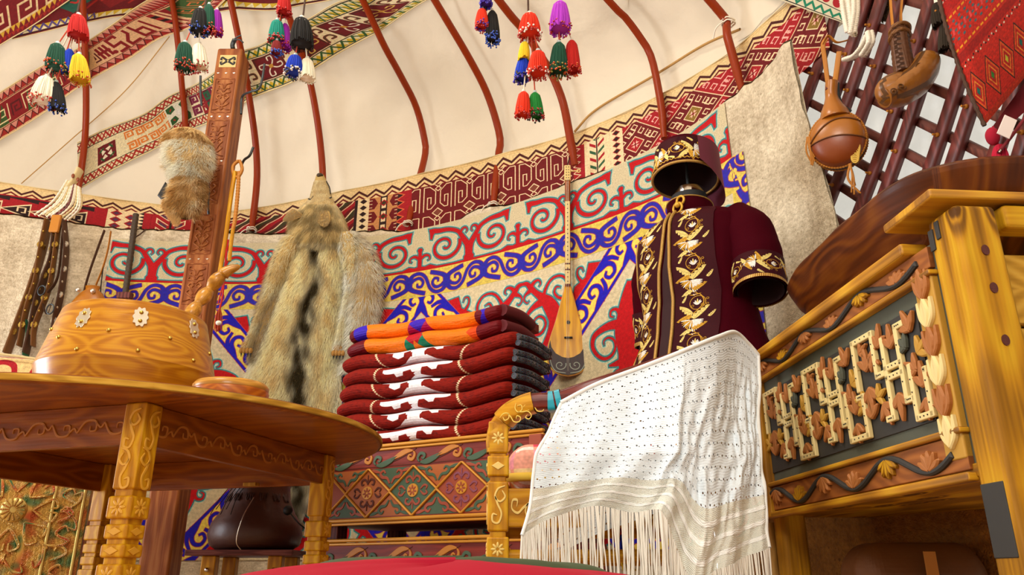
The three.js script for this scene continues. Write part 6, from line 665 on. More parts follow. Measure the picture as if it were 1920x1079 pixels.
{
  const S = 1024, aC = canvas(S, S, (c) => { c.fillStyle = '#fff'; c.fillRect(0, 0, S, S); c.fillStyle = '#000'; for (let j = 0; j < 16; j++) for (let i = 0; i < 26; i++) { const x = (i + 0.25 * (j % 3)) * S / 26 + noise(i, j) * 8, y = (j + 0.5) * S / 16 + 5 * sin(i * 0.7) + noise(i, j, 4) * 8; c.beginPath(); c.ellipse(x, y, 4.6, 6.5, 0.5, 0, 7); c.fill(); if ((i * 7 + j) % 3) { c.beginPath(); c.ellipse(x + 13, y - 9, 3, 4, 0.5, 0, 7); c.fill(); } } });
  const bC = paint(256, 256, (x, y) => { const g = 128 + 50 * sin(y * 2 * PI * 32 + 2 * sin(x * 2 * PI * 4)) + 60 * noise(x * 60, y * 60) + 40 * noise(x * 14, y * 14, 3); return [g, g, g]; }, false);
  const knit = std({ color: 0xe9f4fc, roughness: 0.95, alphaMap: tex(aC, false, 1 / 0.34, 1 / 0.34), alphaTest: 0.5, bumpMap: tex(bC, false, 1 / 0.16, 1 / 0.16), bumpScale: 0.001, side: THREE.DoubleSide });
  const netC = canvas(256, 256, (c) => { c.fillStyle = '#fff'; c.fillRect(0, 0, 256, 256); c.fillStyle = '#000'; for (let j = 0; j < 32; j++) for (let i = 0; i < 32; i++) { c.beginPath(); c.ellipse(i * 8 + (j % 2) * 4, j * 8, 1.9, 1.9, 0, 0, 7); c.fill(); } }), net = std({ color: 0xeff0e4, roughness: 0.95, alphaMap: tex(netC, false, 1 / 0.06, 1 / 0.06), alphaTest: 0.5, bumpMap: tex(bC, false, 10, 10), bumpScale: 0.0015, side: THREE.DoubleSide });
  // rows of points of the cloth, top (over the rail) to hem; px, py, depth
  const top = curve([[1052, 757, 1.565], [1120, 722, 1.545], [1200, 692, 1.525], [1262, 668, 1.515], [1300, 652, 1.525], [1345, 634, 1.57], [1378, 625, 1.66], [1402, 645, 1.7], [1422, 668, 1.72]].map((p) => at(...p)));
  const mid1 = curve([[1010, 850, 1.53], [1100, 850, 1.52], [1190, 850, 1.5], [1255, 850, 1.47], [1290, 850, 1.48], [1330, 850, 1.5], [1370, 850, 1.56], [1398, 850, 1.6], [1424, 850, 1.63]].map((p) => at(...p)));
  const hem = curve([[978, 1005, 1.5], [1040, 972, 1.53], [1110, 950, 1.53], [1190, 962, 1.52], [1246, 965, 1.46], [1300, 1085, 1.46], [1345, 1070, 1.47], [1392, 1050, 1.53], [1438, 1028, 1.58]].map((p) => at(...p)));
  const P = (u, v) => { const a = top.getPoint(u), b = mid1.getPoint(u), c = hem.getPoint(u), t = v, k = 0.52, p = t < k ? a.lerp(b, t / k) : b.lerp(c, (t - k) / (1 - k)); const f = smooth(0, 0.4, v), r = u > 0.45; p.z += f * ((r ? 0.012 * smooth(0.3, 1, v) : 0.006) * sin(u * (r ? 38 : 46) + 2 * v) + 0.02 * noise(u * 5, v * 2)) + (r ? 0.012 : 0.003) * noise(u * 30, v * 9, 2) * f; p.x += f * 0.008 * noise(u * 9, v * 4, 6); p.uv = [u * 0.56, v * 0.42]; return p; };
  mesh('knitted_cloth', grid((u, v) => P(u, v * 0.74), 150, 60), knit, shawl);
  const band = [0.74, 0.79, 0.81, 0.86, 0.88, 0.93, 0.95, 1.0]; for (let i = 0; i < 7; i++) mesh(i % 2 ? 'solid_stripe' : 'net_stripe', grid((u, v) => { const w = lerp(band[i], band[i + 1], v), p = P(u, w); if (i % 2) p.z += 0.001; p.uv = [u * 0.56, w * 0.42]; return p; }, 150, 5), i % 2 ? std({ color: 0xf6f6f2, roughness: 0.95, bumpMap: tex(bC, false, 8, 8), bumpScale: 0.0015, side: THREE.DoubleSide }) : net, shawl);
  mesh('rolled_edge', merge([tube(Array.from({ length: 14 }, (_, i) => P(0, i / 13)), 0.0035, 40, 6), tube(Array.from({ length: 14 }, (_, i) => P(1, i / 13)), 0.004, 40, 6), tube(Array.from({ length: 60 }, (_, i) => { const q = top.getPoint(i / 59); q.y += 0.002; return q; }), 0.0045, 120, 6)]), std({ color: 0xf2f3f0, roughness: 0.95 }), shawl);
  // the part that falls behind the rail
  mesh('back_fall', grid((u, v) => { const q = top.getPoint(u); const b = lerp(0, 0.28, v); q.y -= b; q.z -= 0.05 * smooth(0, 0.1, v) + 0.01 * sin(u * 40) * v; q.uv = [u * 0.56, -v * 0.3]; return q; }, 80, 16), knit, shawl);
  const R = rng(9), fr = []; for (let i = 0; i < 190; i++) { const u = (i + R()) / 190, h = P(u, 1), L = 0.15 + R() * 0.05, dx = (R() - 0.5) * 0.03; fr.push(tube([h, V(h.x + dx * 0.3, h.y - L * 0.35, h.z + (R() - 0.5) * 0.008), V(h.x + dx * 0.5 + (R() - 0.5) * 0.008, h.y - L * 0.7, h.z + (R() - 0.5) * 0.014), V(h.x + dx, h.y - L, h.z + (R() - 0.5) * 0.02)], 0.00125 + R() * 0.0008, 7, 4)); }
  const f = mesh('fringe', merge(fr), std({ color: 0xf4efe4, roughness: 0.95 }), shawl); f.userData.kind = 'stuff';
}
// ---------------------------------------------------------------- carved cabinet at the right
const cabN = V(0.672, 0, -1.15), cabF = V(0.613, 0, -1.97), cabL = cabN.distanceTo(cabF);
const cabinet = thing('carved_cabinet', 'old yellow wooden cabinet on legs with carved painted front panel', 'cabinet', null, cabF); cabinet.rotation.y = atan2(-(cabN.z - cabF.z), cabN.x - cabF.x);   // local x runs from the far end to the near one, +z faces out of the carved front
{
  const L = cabL, D = 0.5, GG = std({ color: 0x4b4e40, roughness: 0.75, bumpMap: softBump, bumpScale: 0.002 }), BR = std({ color: 0xa4642a, roughness: 0.6, bumpMap: grainBump, bumpScale: 0.001 }), BD = std({ color: 0x2e2c28, roughness: 0.7 }), CR = std({ color: 0xe2cc8c, roughness: 0.65 }), YE = std({ map: T.worn, color: 0xfff67c, roughness: 0.55 }), OC = std({ color: 0xb98a2a, roughness: 0.6 }), TAN = std({ map: T.pale, color: 0xc89060, roughness: 0.7 });
  mesh('back_board', box(L, 0.38, 0.02, 0.003, 'x').translate(L / 2, 0.625, -D), M.pale, cabinet); mesh('bottom_board', box(L, 0.02, D, 0.003, 'x').translate(L / 2, 0.447, -D / 2), M.worn, cabinet);
  mesh('front_board', box(L - 0.02, 0.37, 0.02, 0.003, 'x').translate(L / 2, 0.622, -0.014), GG, cabinet);
  // mouldings and carved friezes
  for (const [y, h] of [[0.756, 0.01], [0.506, 0.01], [0.438, 0.014]]) mesh('yellow_moulding', box(L - 0.03, h, 0.02, 0.004, 'x').translate(L / 2, y, 0.004), YE, cabinet);
  mesh('top_rail', box(L * 0.93, 0.022, 0.05, 0.006, 'x').translate(L * 0.465, 0.812, 0.0), YE, cabinet);
  const frieze = (y0, h, n) => { mesh('frieze_board', box(L - 0.04, h, 0.012, 0.002, 'x').translate(L / 2, y0 + h / 2, -0.001), TAN, cabinet); const st = []; for (let i = 0; i <= 24; i++) { const t = i / 24; st.push([0.03 + t * (L - 0.08), y0 + h * (0.5 + 0.36 * sin(t * n * PI * 2)), 0.01]); } mesh('carved_stem', ribbon(st, 0.006, 0.003, 4).translate(0, 0, 0.003), BD, cabinet); for (let i = 0; i < n * 2; i++) { const x = 0.03 + (i + 0.5) / (n * 2) * (L - 0.08), s = i % 2 ? 1 : -1, g = []; for (let k = 0; k < 5; k++) { const a = lerp(0.5, 2.6, k / 4); g.push(extrude(ribbonPts([[0, 0, 0.006], [cos(a) * 0.02, sin(a) * h * 0.36, 0.0125], [cos(a) * 0.034, sin(a) * h * 0.62, 0.004]], 4), 0.006, 0.003)); } mesh('carved_leaf', merge(g).rotateZ(s > 0 ? 0 : PI).translate(x, y0 + h * (0.5 - 0.34 * s), 0.004), i % 3 === 1 ? M.worn : BR, cabinet); } };
  frieze(0.765, 0.036, 3); frieze(0.448, 0.052, 3);
  mesh('panel_ground', box(L * 0.82, 0.19, 0.004, 0.001, 'x').translate(0.06 + L * 0.41, 0.628, -0.003), BD, cabinet);
  // cream fret and leaves of the panel
  const fb = (pts) => { const g = []; for (let i = 0; i + 1 < pts.length; i++) { const [a, b] = pts[i], [c, d] = pts[i + 1], l = hypot(c - a, d - b); g.push(moved(box(l + 0.011, 0.0115, 0.009, 0.002, 'x'), (a + c) / 2, (b + d) / 2, 0.004, 0, 0, atan2(d - b, c - a))); } return merge(g); }, dots = [];
  const x0 = 0.075, y0 = 0.533, BS = 1.22, PP = 0.226;
  for (let u = 0; u < 3; u++) { const q = (p) => p.map(([a, b]) => [x0 + u * PP + a, y0 + b * BS]); for (const p of [[[0.0, 0.078], [0.0, 0.15], [0.07, 0.15], [0.07, 0.085], [0.09, 0.085]], [[0.102, 0.132], [0.102, 0.02], [0.084, 0.02]], [[0.17, 0.14], [0.15, 0.14], [0.15, 0.036], [0.168, 0.036]], [[0.102, 0.09], [0.15, 0.09]], [[0.102, 0.076], [0.15, 0.076]], [[0.172, 0.078], [0.172, 0.008], [0.236, 0.008], [0.236, 0.066], [0.218, 0.066]]]) { const P = q(p).map(([a, b]) => [min(a, L - 0.082), b]); mesh('cream_fret', fb(P), CR, cabinet); for (let i = 0; i + 1 < P.length; i++) for (let k = 1; k < 4; k++) dots.push(new THREE.SphereGeometry(0.0014, 5, 4).translate(lerp(P[i][0], P[i + 1][0], k / 4), lerp(P[i][1], P[i + 1][1], k / 4), 0.009)); }
    const sprig = (x, y, a, s, m) => { const g = []; for (const d of [-0.75, 0, 0.75]) { const l = 0.03 * s * (d ? 0.85 : 1.1); g.push(extrude(ribbonPts([[0, 0, 0.004], [cos(a + d) * l * 0.5, sin(a + d) * l * 0.5, 0.011 * s], [cos(a + d * 1.2) * l, sin(a + d * 1.2) * l, 0.003]], 5), 0.005, 0.002)); } mesh('carved_leaf', merge(g).scale(1.15, 1.2, 1).translate(x0 + u * PP + x, y0 + y * BS, 0.001), m, cabinet); };
    for (const [x, y, a, s, m] of [[0.035, 0.1, 1.57, 1.2, BR], [0.035, 0.075, -1.57, 1.3, BR], [0.085, 0.125, 1.3, 1.1, BR], [0.126, 0.115, 1.57, 1.1, BR], [0.126, 0.05, -1.57, 1.2, BR], [0.075, 0.045, -1.2, 1.1, BR], [0.03, 0.03, 1.57, 1.1, BR], [0.19, 0.125, 2.0, 1.1, BR], [0.2, 0.09, 0.6, 1, OC], [0.2, 0.045, 1.57, 1.1, BR], [0.2, 0.03, -1.57, 0.9, BR], [0.055, 0.055, 0.3, 0.9, OC], [0.01, 0.05, 2.6, 1, OC], [0.018, 0.13, 0.4, 0.8, BR], [0.05, 0.12, -0.6, 1.0, BR], [0.17, 0.105, 2.4, 0.9, GG], [0.19, 0.07, 2.6, 1, BR]]) if (x0 + u * PP + x < L - 0.09) sprig(x, y, a, s, m); }
  mesh('fret_pins', merge(dots), BD, cabinet);
  // the upright border of leaves beside the near leg, and the far stile
  mesh('border_board', box(0.05, 0.29, 0.014, 0.003).translate(L - 0.045, 0.61, 0.0), OC, cabinet); for (let i = 0; i < 6; i++) mesh('border_leaf', merge([extrude(ribbonPts([[0, 0.046, 0.003], [0, 0.02, 0.022], [0, -0.008, 0.004]], 5), 0.006, 0.003), extrude(ribbonPts([[-0.018, 0.04, 0.004], [-0.014, 0.012, 0.009], [0, -0.008, 0.003]], 5), 0.006, 0.002), extrude(ribbonPts([[0.018, 0.04, 0.004], [0.014, 0.012, 0.009], [0, -0.008, 0.003]], 5), 0.006, 0.002)]).translate(L - 0.045, 0.49 + i * 0.047, 0.006), i % 2 ? BR : CR, cabinet);
  mesh('far_stile', box(0.06, 0.38, 0.03, 0.005).translate(0.03, 0.622, 0.0), YE, cabinet); mesh('paint_patch', box(0.03, 0.1, 0.004, 0.002).translate(0.03, 0.66, 0.0155), GG, cabinet);
  // legs, boards of the near end, top
  const leg = (x, z, w, h, m) => { const g = box(w, h, w * 0.95, 0.009), p = g.attributes.position; for (let i = 0; i < p.count; i++) { p.setX(i, p.getX(i) + 0.003 * noise(p.getY(i) * 6, 1)); p.setZ(i, p.getZ(i) + 0.003 * noise(p.getY(i) * 5, 4)); } return mesh('leg', g.translate(x, h / 2, z), m, cabinet); };
  const nl = leg(L + 0.028, -0.03, 0.072, 0.836, M.worn); leg(0.03, -0.04, 0.06, 0.5, M.worn); leg(0.03, -D + 0.04, 0.06, 0.81, M.worn); leg(L + 0.025, -D + 0.04, 0.07, 0.81, M.worn);
  mesh('black_paint', box(0.05, 0.1, 0.004, 0.002).translate(L + 0.022, 0.375, 0.005), BD, nl); mesh('black_paint', merge([box(0.012, 0.035, 0.004, 0.001).translate(L - 0.0, 0.802, 0.006), box(0.01, 0.03, 0.004, 0.001).translate(L + 0.018, 0.812, 0.006)]), BD, nl); for (const y of [0.62, 0.7, 0.76]) mesh('knot', new THREE.CylinderGeometry(0.006, 0.006, 0.003, 12).rotateZ(PI / 2).scale(1, 1.4, 1).translate(L + 0.064, y, -0.03), M.dark, nl);
  for (const [y, h] of [[0.722, 0.115], [0.6, 0.116], [0.498, 0.076]]) mesh('end_plank', box(0.02, h, D - 0.1, 0.003, 'z').translate(L - 0.004, y, -D / 2), M.pale, cabinet);
  mesh('end_rail', box(0.04, 0.04, 0.06, 0.008, 'z').translate(L + 0.03, 0.826, -0.115), M.worn, cabinet); mesh('end_rail', box(0.04, 0.04, 0.36, 0.008, 'z').translate(L + 0.03, 0.826, -0.34), M.worn, cabinet);
  mesh('top_board', box(0.14, 0.016, D + 0.05, 0.005, 'z').translate(L - 0.012, 0.857, -D / 2 + 0.01), YE, cabinet); mesh('top_board', box(L - 0.1, 0.014, D - 0.06, 0.004, 'x').translate(L / 2 - 0.04, 0.808, -D / 2 - 0.02), M.worn, cabinet); mesh('lower_stretcher', box(0.04, 0.05, D - 0.1, 0.006, 'z').translate(L, 0.2, -D / 2), M.worn, cabinet);
}
const dish = thing('wooden_dish', 'huge shallow brown burl wood dish lying on top of the cabinet', 'dish', null, V(0.945, 0.832, -1.64)); dish.rotation.set(0, 0.03, 0);
{ const sh = (a, rx, rz) => { const c = cos(a), s = sin(a), e = 2 / 3.3; return [rx * sign(c) * pow(abs(c), e), rz * sign(s) * pow(abs(s), e)]; }, prof = [[0.0, 0.0], [0.35, 0.002], [0.55, 0.012], [0.78, 0.05], [0.93, 0.1], [0.99, 0.135], [1.0, 0.145], [0.985, 0.15], [0.95, 0.138], [0.86, 0.085], [0.6, 0.035], [0, 0.022]];
  mesh('dish_body', boxUV(grid((u, v) => { const k = v * (prof.length - 1), i = min(prof.length - 2, floor(k)), f = k - i, r = lerp(prof[i][0], prof[i + 1][0], f), y = lerp(prof[i][1], prof[i + 1][1], f), [x, z] = sh(-u * 2 * PI, 0.252, 0.4), w = 1 + 0.012 * noise(x * 9, z * 9); return V(x * r * w, y * 1.18 + 0.006 * noise(x * 6, z * 6, 3) * r, z * r * w); }, 96, 55, true), 1, 'z'), M.dish, dish); }
// ---------------------------------------------------------------- roof bands
const zig = (c, w, y0, y1, n, col, lw) => { const z = []; for (let i = 0; i <= n * 2; i++) z.push([i / (n * 2) * w, i % 2 ? y0 : y1]); line(c, z, col, lw); };
const teeth = (c, w, y0, y1, n, col) => { for (let i = 0; i < n; i++) poly(c, [[i / n * w, y1], [(i + 0.5) / n * w, y0], [(i + 1) / n * w, y1]], col); };
const hookSq = (c, x, y, s, col, lw, k = 0) => { c.save(); c.translate(x, y); c.rotate(k); line(c, [[-s, s], [-s, -s], [s, -s], [s, s * 0.5], [-s * 0.35, s * 0.5], [-s * 0.35, -s * 0.3], [s * 0.3, -s * 0.3]], col, lw); c.restore(); };
const bandCanvas = (aspect, f) => { const H = 224, W = min(2048, Math.round(H * aspect)); return tex(canvas(W, H, (c) => { f(c, W, H); grain(c, W, H, 36, 0.5, 3); }), true, 1 / aspect, 1, THREE.ClampToEdgeWrapping); };
const bandA = roofBand('woven_roof_band', 'pink-edged woven roof band with the year woven upside down', [[-70, 222], [0, 172], [85, 118], [150, 85], [215, 40], [272, 0], [335, -42]], [[-70, 305], [0, 265], [90, 205], [150, 160], [240, 108], [322, 60], [420, 0], [490, -42]], (a) => bandCanvas(a, (c, w, h) => {
  c.fillStyle = '#e6b888'; c.fillRect(0, 0, w, h); for (const [y0, y1, e] of [[10, 44, 4], [180, 214, 214]]) { c.fillStyle = '#e0907c'; c.fillRect(0, y0, w, y1 - y0); teeth(c, w, y0, y1, 44, '#a8231c'); zig(c, w, y0, y1, 44, '#5a1812', 5); c.fillStyle = '#7a1414'; c.fillRect(0, y0 < 90 ? y1 + 2 : y0 - 6, w, 4); }
  const k = w / 100, R1 = '#8c1418', G1 = '#3c5a26', C1 = '#f0d8a0';
  c.fillStyle = R1; c.fillRect(0, 54, 41 * k, h - 108); for (let i = 0; i < 5; i++) { const x = (4 + i * 9) * k; poly(c, [[x - 30, 170], [x, 60], [x + 30, 170]], G1); hookSq(c, x, 112, 40, C1, 7, i % 2 ? PI : 0); hookSq(c, x + 4.5 * k, 118, 30, '#5a0d10', 9, i % 2 ? 0 : PI); }
  poly(c, [[41 * k, 54], [46 * k, 54], [44 * k, 170], [41 * k, 170]], '#e0b078'); line(c, [[41 * k, 170], [45 * k, 60]], G1, 12);
  c.save(); c.translate(54.5 * k, h / 2); c.rotate(PI); c.transform(1, 0, 0, 1, 0, 0); c.fillStyle = '#8a1016'; const gl = { 1: [[[0, -52], [0, 52]]], 9: [[[26, 52], [26, -52], [-24, -52], [-24, 4], [26, 4]]], 7: [[[-28, -52], [28, -52], [28, -22], [-14, 16], [-14, 52]]], 5: [[[28, -52], [-24, -52], [-24, -4], [26, -4], [26, 52], [-28, 52], [-28, 32]]], '*': [[[-26, -44], [-26, 44]], [[0, -44], [0, 44]], [[26, -44], [26, 44]], [[-40, 0], [40, 0]]] };
  let x = -9.3 * k; [['1', 0], ['9', 62], ['7', 144], ['5', 226], ['*', 316]].forEach(([d, dx]) => { for (const p of gl[d]) line(c, p.map(([a, b]) => [x + dx + a, b]), '#8a1016', 17); }); c.beginPath(); c.arc(x + 272, -36, 13, 0, 7); c.fill(); c.restore();
  for (let i = 0; i < 7; i++) { c.fillStyle = i % 2 ? '#2a0a08' : '#a31a1a'; c.fillRect(67.2 * k, 54 + i * 16.6, 2.2 * k, 16.6); } c.fillStyle = '#8a1016'; c.fillRect(70.6 * k, 54, 0.7 * k, 116); c.fillStyle = G1; c.fillRect(72.5 * k, 54, 28 * k, 116); poly(c, [[72.5 * k, 54], [76 * k, 54], [72.5 * k, 110]], R1); for (let i = 0; i < 4; i++) { hookSq(c, (76.5 + i * 6) * k, 112, 34, '#e0703a', 7, i % 2 ? PI : 0); line(c, [[(79.5 + i * 6) * k, 60], [(79.5 + i * 6) * k, 166]], '#e0906a', 5); }
}), 0.026);
const roofB = roofBand('woven_roof_band', 'long woven roof band with green and yellow zigzag edges and a corded fringe', [[146, 268], [205, 238], [270, 212], [335, 170], [412, 127], [480, 87], [530, 58], [580, 33], [640, 0], [715, -46]], [[146, 358], [210, 322], [307, 270], [355, 245], [455, 195], [520, 165], [590, 127], [705, 60], [795, 0], [875, -46]], (a) => bandCanvas(a, (c, w, h) => {
  c.fillStyle = '#ecdcae'; c.fillRect(0, 0, w, h); const k = w / 100, D = '#6e0e14', G = '#2f5a28';
  for (const [y0, y1] of [[12, 44], [180, 212]]) { c.fillStyle = '#2a2410'; c.fillRect(0, y0 - 6, w, 4); c.fillRect(0, y1 + 2, w, 4); zig(c, 34 * k, y0, y1, 17, '#a82418', 8); zig(c, 34 * k, y1, y0, 17, '#a82418', 4); c.save(); c.translate(34 * k, 0); c.fillStyle = '#d8b428'; c.fillRect(0, y0, w, y1 - y0); teeth(c, 66 * k, y1, y0, 32, '#eadfae'); zig(c, 66 * k, y0, y1, 32, G, 7); c.restore(); }
  c.save(); c.translate(7 * k, 118); c.fillStyle = D; c.fillRect(-44, -44, 88, 88); for (let q = 0; q < 4; q++) { c.rotate(PI / 2); poly(c, [[-30, -30], [-4, -8], [-22, 6]], '#efe4c0'); line(c, [[-36, -12], [-14, -30]], G, 8); } c.restore();
  c.fillStyle = '#8a2410'; c.fillRect(12 * k, 56, 9 * k, 8); for (let i = 0; i < 5; i++) for (const y of [80, 144]) { const x = (12.6 + i * 2.4) * k; hookSq(c, x, y, 19, '#d8601c', 8, (i + (y > 100)) % 2 ? PI / 2 : 0); hookSq(c, x, y, 19, '#f0a040', 2.5, (i + (y > 100)) % 2 ? PI / 2 : 0); }
  c.save(); c.translate(25 * k, 112); c.fillStyle = '#f0ead0'; c.fillRect(-62, -56, 124, 112); for (let q = 0; q < 4; q++) { c.rotate(PI / 2); poly(c, [[-56, -52], [-20, -52], [-14, -20], [-40, -8], [-56, -26]], G); line(c, [[-30, -36], [-40, -26]], '#b02a20', 7); } dia2(c, 0, 0, 20, '#f4efdc'); c.restore();
  c.fillStyle = '#5a1020'; c.fillRect(33 * k, 54, 5 * k, 116); for (let i = 0; i < 6; i++) for (const y of [82, 144]) { const x = (30 + i * 2.7) * k; hookSq(c, x, y, 23, ['#7a1a3a', '#94181c', '#1f5a3a'][i % 3], 14, i * PI / 2); }
  for (let j = 0; j < 6; j++) { const x0 = (46 + j * 9.2) * k; c.fillStyle = D; c.fillRect(x0, 54, 6.2 * k, 116); const cx = x0 + 3.1 * k; for (let q = 0; q < 4; q++) { c.save(); c.translate(cx, 112); c.rotate(q * PI / 2 + PI / 4); line(c, smoothLine([[8, 0], [30, -6], [44, -22], [32, -34], [20, -24]]), j % 2 ? '#e8dcc0' : '#d8b85a', 6, 'round'); c.restore(); } c.fillStyle = '#c08a30'; c.fillRect(cx - 9, 103, 18, 18); c.strokeStyle = '#3a2a14'; c.lineWidth = 3; c.strokeRect(x0 + 5, 60, 6.2 * k - 10, 104); for (const y of [84, 140]) { c.save(); c.translate(x0 + 7.7 * k, y); line(c, smoothLine([[-26, 18], [-16, -14], [10, -16], [14, 6], [-2, 8]]), '#7a1218', 10, 'round'); line(c, smoothLine([[-26, 18], [-16, -14], [10, -16], [14, 6], [-2, 8]]), G, 3, 'round'); c.restore(); } }
}), 0.02);
function dia2(c, x, y, r, f) { poly(c, [[x, y - r], [x + r, y], [x, y + r], [x - r, y]], f); }
roofBand('woven_roof_band', 'woven roof band with large cream meanders in the top corner', [[-90, 10], [-20, -38], [50, -80], [120, -122], [175, -158]], [[-70, 128], [0, 82], [60, 46], [126, 0], [190, -42]], (a) => bandCanvas(a, (c, w, h) => { c.fillStyle = '#7a1016'; c.fillRect(0, 0, w, h); c.fillStyle = '#d8a830'; c.fillRect(0, 186, w, 22); teeth(c, w, 186, 208, 26, '#7a1016'); teeth(c, w, 220, 206, 30, '#a82418'); const n = Math.round(w / 110); for (let i = 0; i < n; i++) { hookSq(c, (i + 0.5) * w / n, 60, 40, '#e6cc96', 8); hookSq(c, (i + 0.5) * w / n, 148, 36, '#e6cc96', 8, PI); } }), 0.024, 40);
roofBand('woven_roof_band', 'dark red and green woven roof band crossing behind the poles at the top edge', [[10, -20], [125, -38], [240, -52], [340, -58], [440, -62], [560, -70], [650, -85]], [[24, 72], [125, 47], [165, 39], [240, 27], [340, 20], [440, 16], [560, 9], [655, -10]], (a) => bandCanvas(a, (c, w, h) => { c.fillStyle = '#6e1016'; c.fillRect(0, 0, w, h); for (const y of [16, 184]) { c.fillStyle = '#d8b430'; c.fillRect(0, y, w, 26); teeth(c, w, y, y + 26, 46, '#eadfb0'); zig(c, w * 0.25, y, y + 26, 11, '#5a4a8a', 7); c.fillStyle = '#201810'; c.fillRect(0, y + 28, w, 4); } for (let i = 0; i < 9; i++) { const x = (i + 0.5) * w / 9; c.fillStyle = i % 2 ? '#25614e' : '#8a1a1c'; poly(c, [[x - 70, 112], [x, 56], [x + 70, 112], [x, 168]], c.fillStyle); line(c, smoothLine([[x - 50, 120], [x - 20, 80], [x + 20, 84], [x + 14, 116], [x - 8, 110]]), i % 3 ? '#c8342a' : '#efe0c0', 9, 'round'); line(c, smoothLine([[x + 60, 70], [x + 90, 100], [x + 60, 150]]), '#a82018', 10, 'round'); } }), 0.012, 50);
{ // fringe of twisted cords at the lower end of the long roof band
  const R = rng(31), cols = [M.whiteCord, M.cord, std({ color: 0xf4ecd0, roughness: 0.9 }), std({ color: 0x7a4a4a, roughness: 0.9 })];
  mesh('knotted_end', taper([[150, 318], [140, 338], [128, 352]].map(([x, y]) => wallPx(x, y, 0.1)), (v) => 0.03 - 0.008 * v, 12, 10, 0.5), M.cord, roofB.t);
  for (let i = 0; i < 14; i++) { const t = i / 13, e = [lerp(62, 128, t) + R() * 4, lerp(398, 410, t) + R() * 6], b = [lerp(126, 150, t), lerp(338, 352, t)], m = [lerp(b[0], e[0], 0.4) + lerp(-2, 10, t), lerp(b[1], e[1], 0.6)]; mesh('fringe_cord', taper([wallPx(...b, 0.1), wallPx(...m, 0.13 + R() * 0.02), wallPx(...e, 0.15)], (v) => 0.0052 + 0.0014 * sin(v * 70), 40, 6), cols[i % 4 === 3 && i > 3 && i < 9 ? 3 : i % 3], roofB.t); }
  for (const [x, y] of [[137, 330], [146, 337]]) mesh('red_bead', new THREE.SphereGeometry(0.009, 8, 6).scale(1, 1.5, 1).translate(...wallPx(x, y, 0.13).toArray()), M.leatherRed, roofB.t);
}
{ // a band crossing the wall band at the right, with its plaited ends
  const t = thing('woven_cross_band', 'white woven band with green zigzag and plaited white cord ends above the felt', 'woven band'), L = [[1425, -14], [1500, 14], [1578, 42]], U = [[1450, -70], [1520, -38], [1592, 6]];
  const lc = curve(L.map(([x, y]) => wallPx(x, y, 0.075))), uc = curve(U.map(([x, y]) => wallPx(x, y, 0.075)));
  mesh('band_cloth', grid((u, v) => { const p = lc.getPoint(u).lerp(uc.getPoint(u), v); p.uv = [u, v]; return p; }, 30, 4), bandMat(tex(canvas(512, 128, (c, w, h) => { c.fillStyle = '#efe3c0'; c.fillRect(0, 0, w, h); zig(c, w, 84, 112, 9, '#178a64', 12); c.fillStyle = '#1c1410'; c.fillRect(0, 66, w, 4); c.fillRect(0, 118, w, 4); for (let i = 0; i < 8; i++) { c.fillStyle = '#b81420'; c.beginPath(); c.arc(i * 70 + 30, 34, 26, 0, 7); c.fill(); } }), true)), t);
  const plait = (pts, k) => { const c = curve(pts.map(([x, y]) => wallPx(x, y, 0.13 + 0.012 * k))); const n = 70, g = []; for (let s = 0; s < 3; s++) g.push(tube(Array.from({ length: n }, (_, i) => { const u = i / (n - 1), p = c.getPoint(u), a = u * 44 + s * 2.09; return p.add(V(cos(a) * 0.0085, 0, sin(a * 2) * 0.005)); }), 0.0052, 150, 5)); mesh('plaited_cord', merge(g), M.whiteCord, t); };
  plait([[1580, -10], [1586, 30], [1592, 60]], 0); plait([[1592, -12], [1597, 24], [1600, 66]], 1); plait([[1604, -12], [1604, 24], [1598, 62]], 2); plait([[1628, 66], [1620, 84], [1604, 104], [1584, 112]], 0); plait([[1630, 60], [1632, 80], [1618, 104]], 1);
}
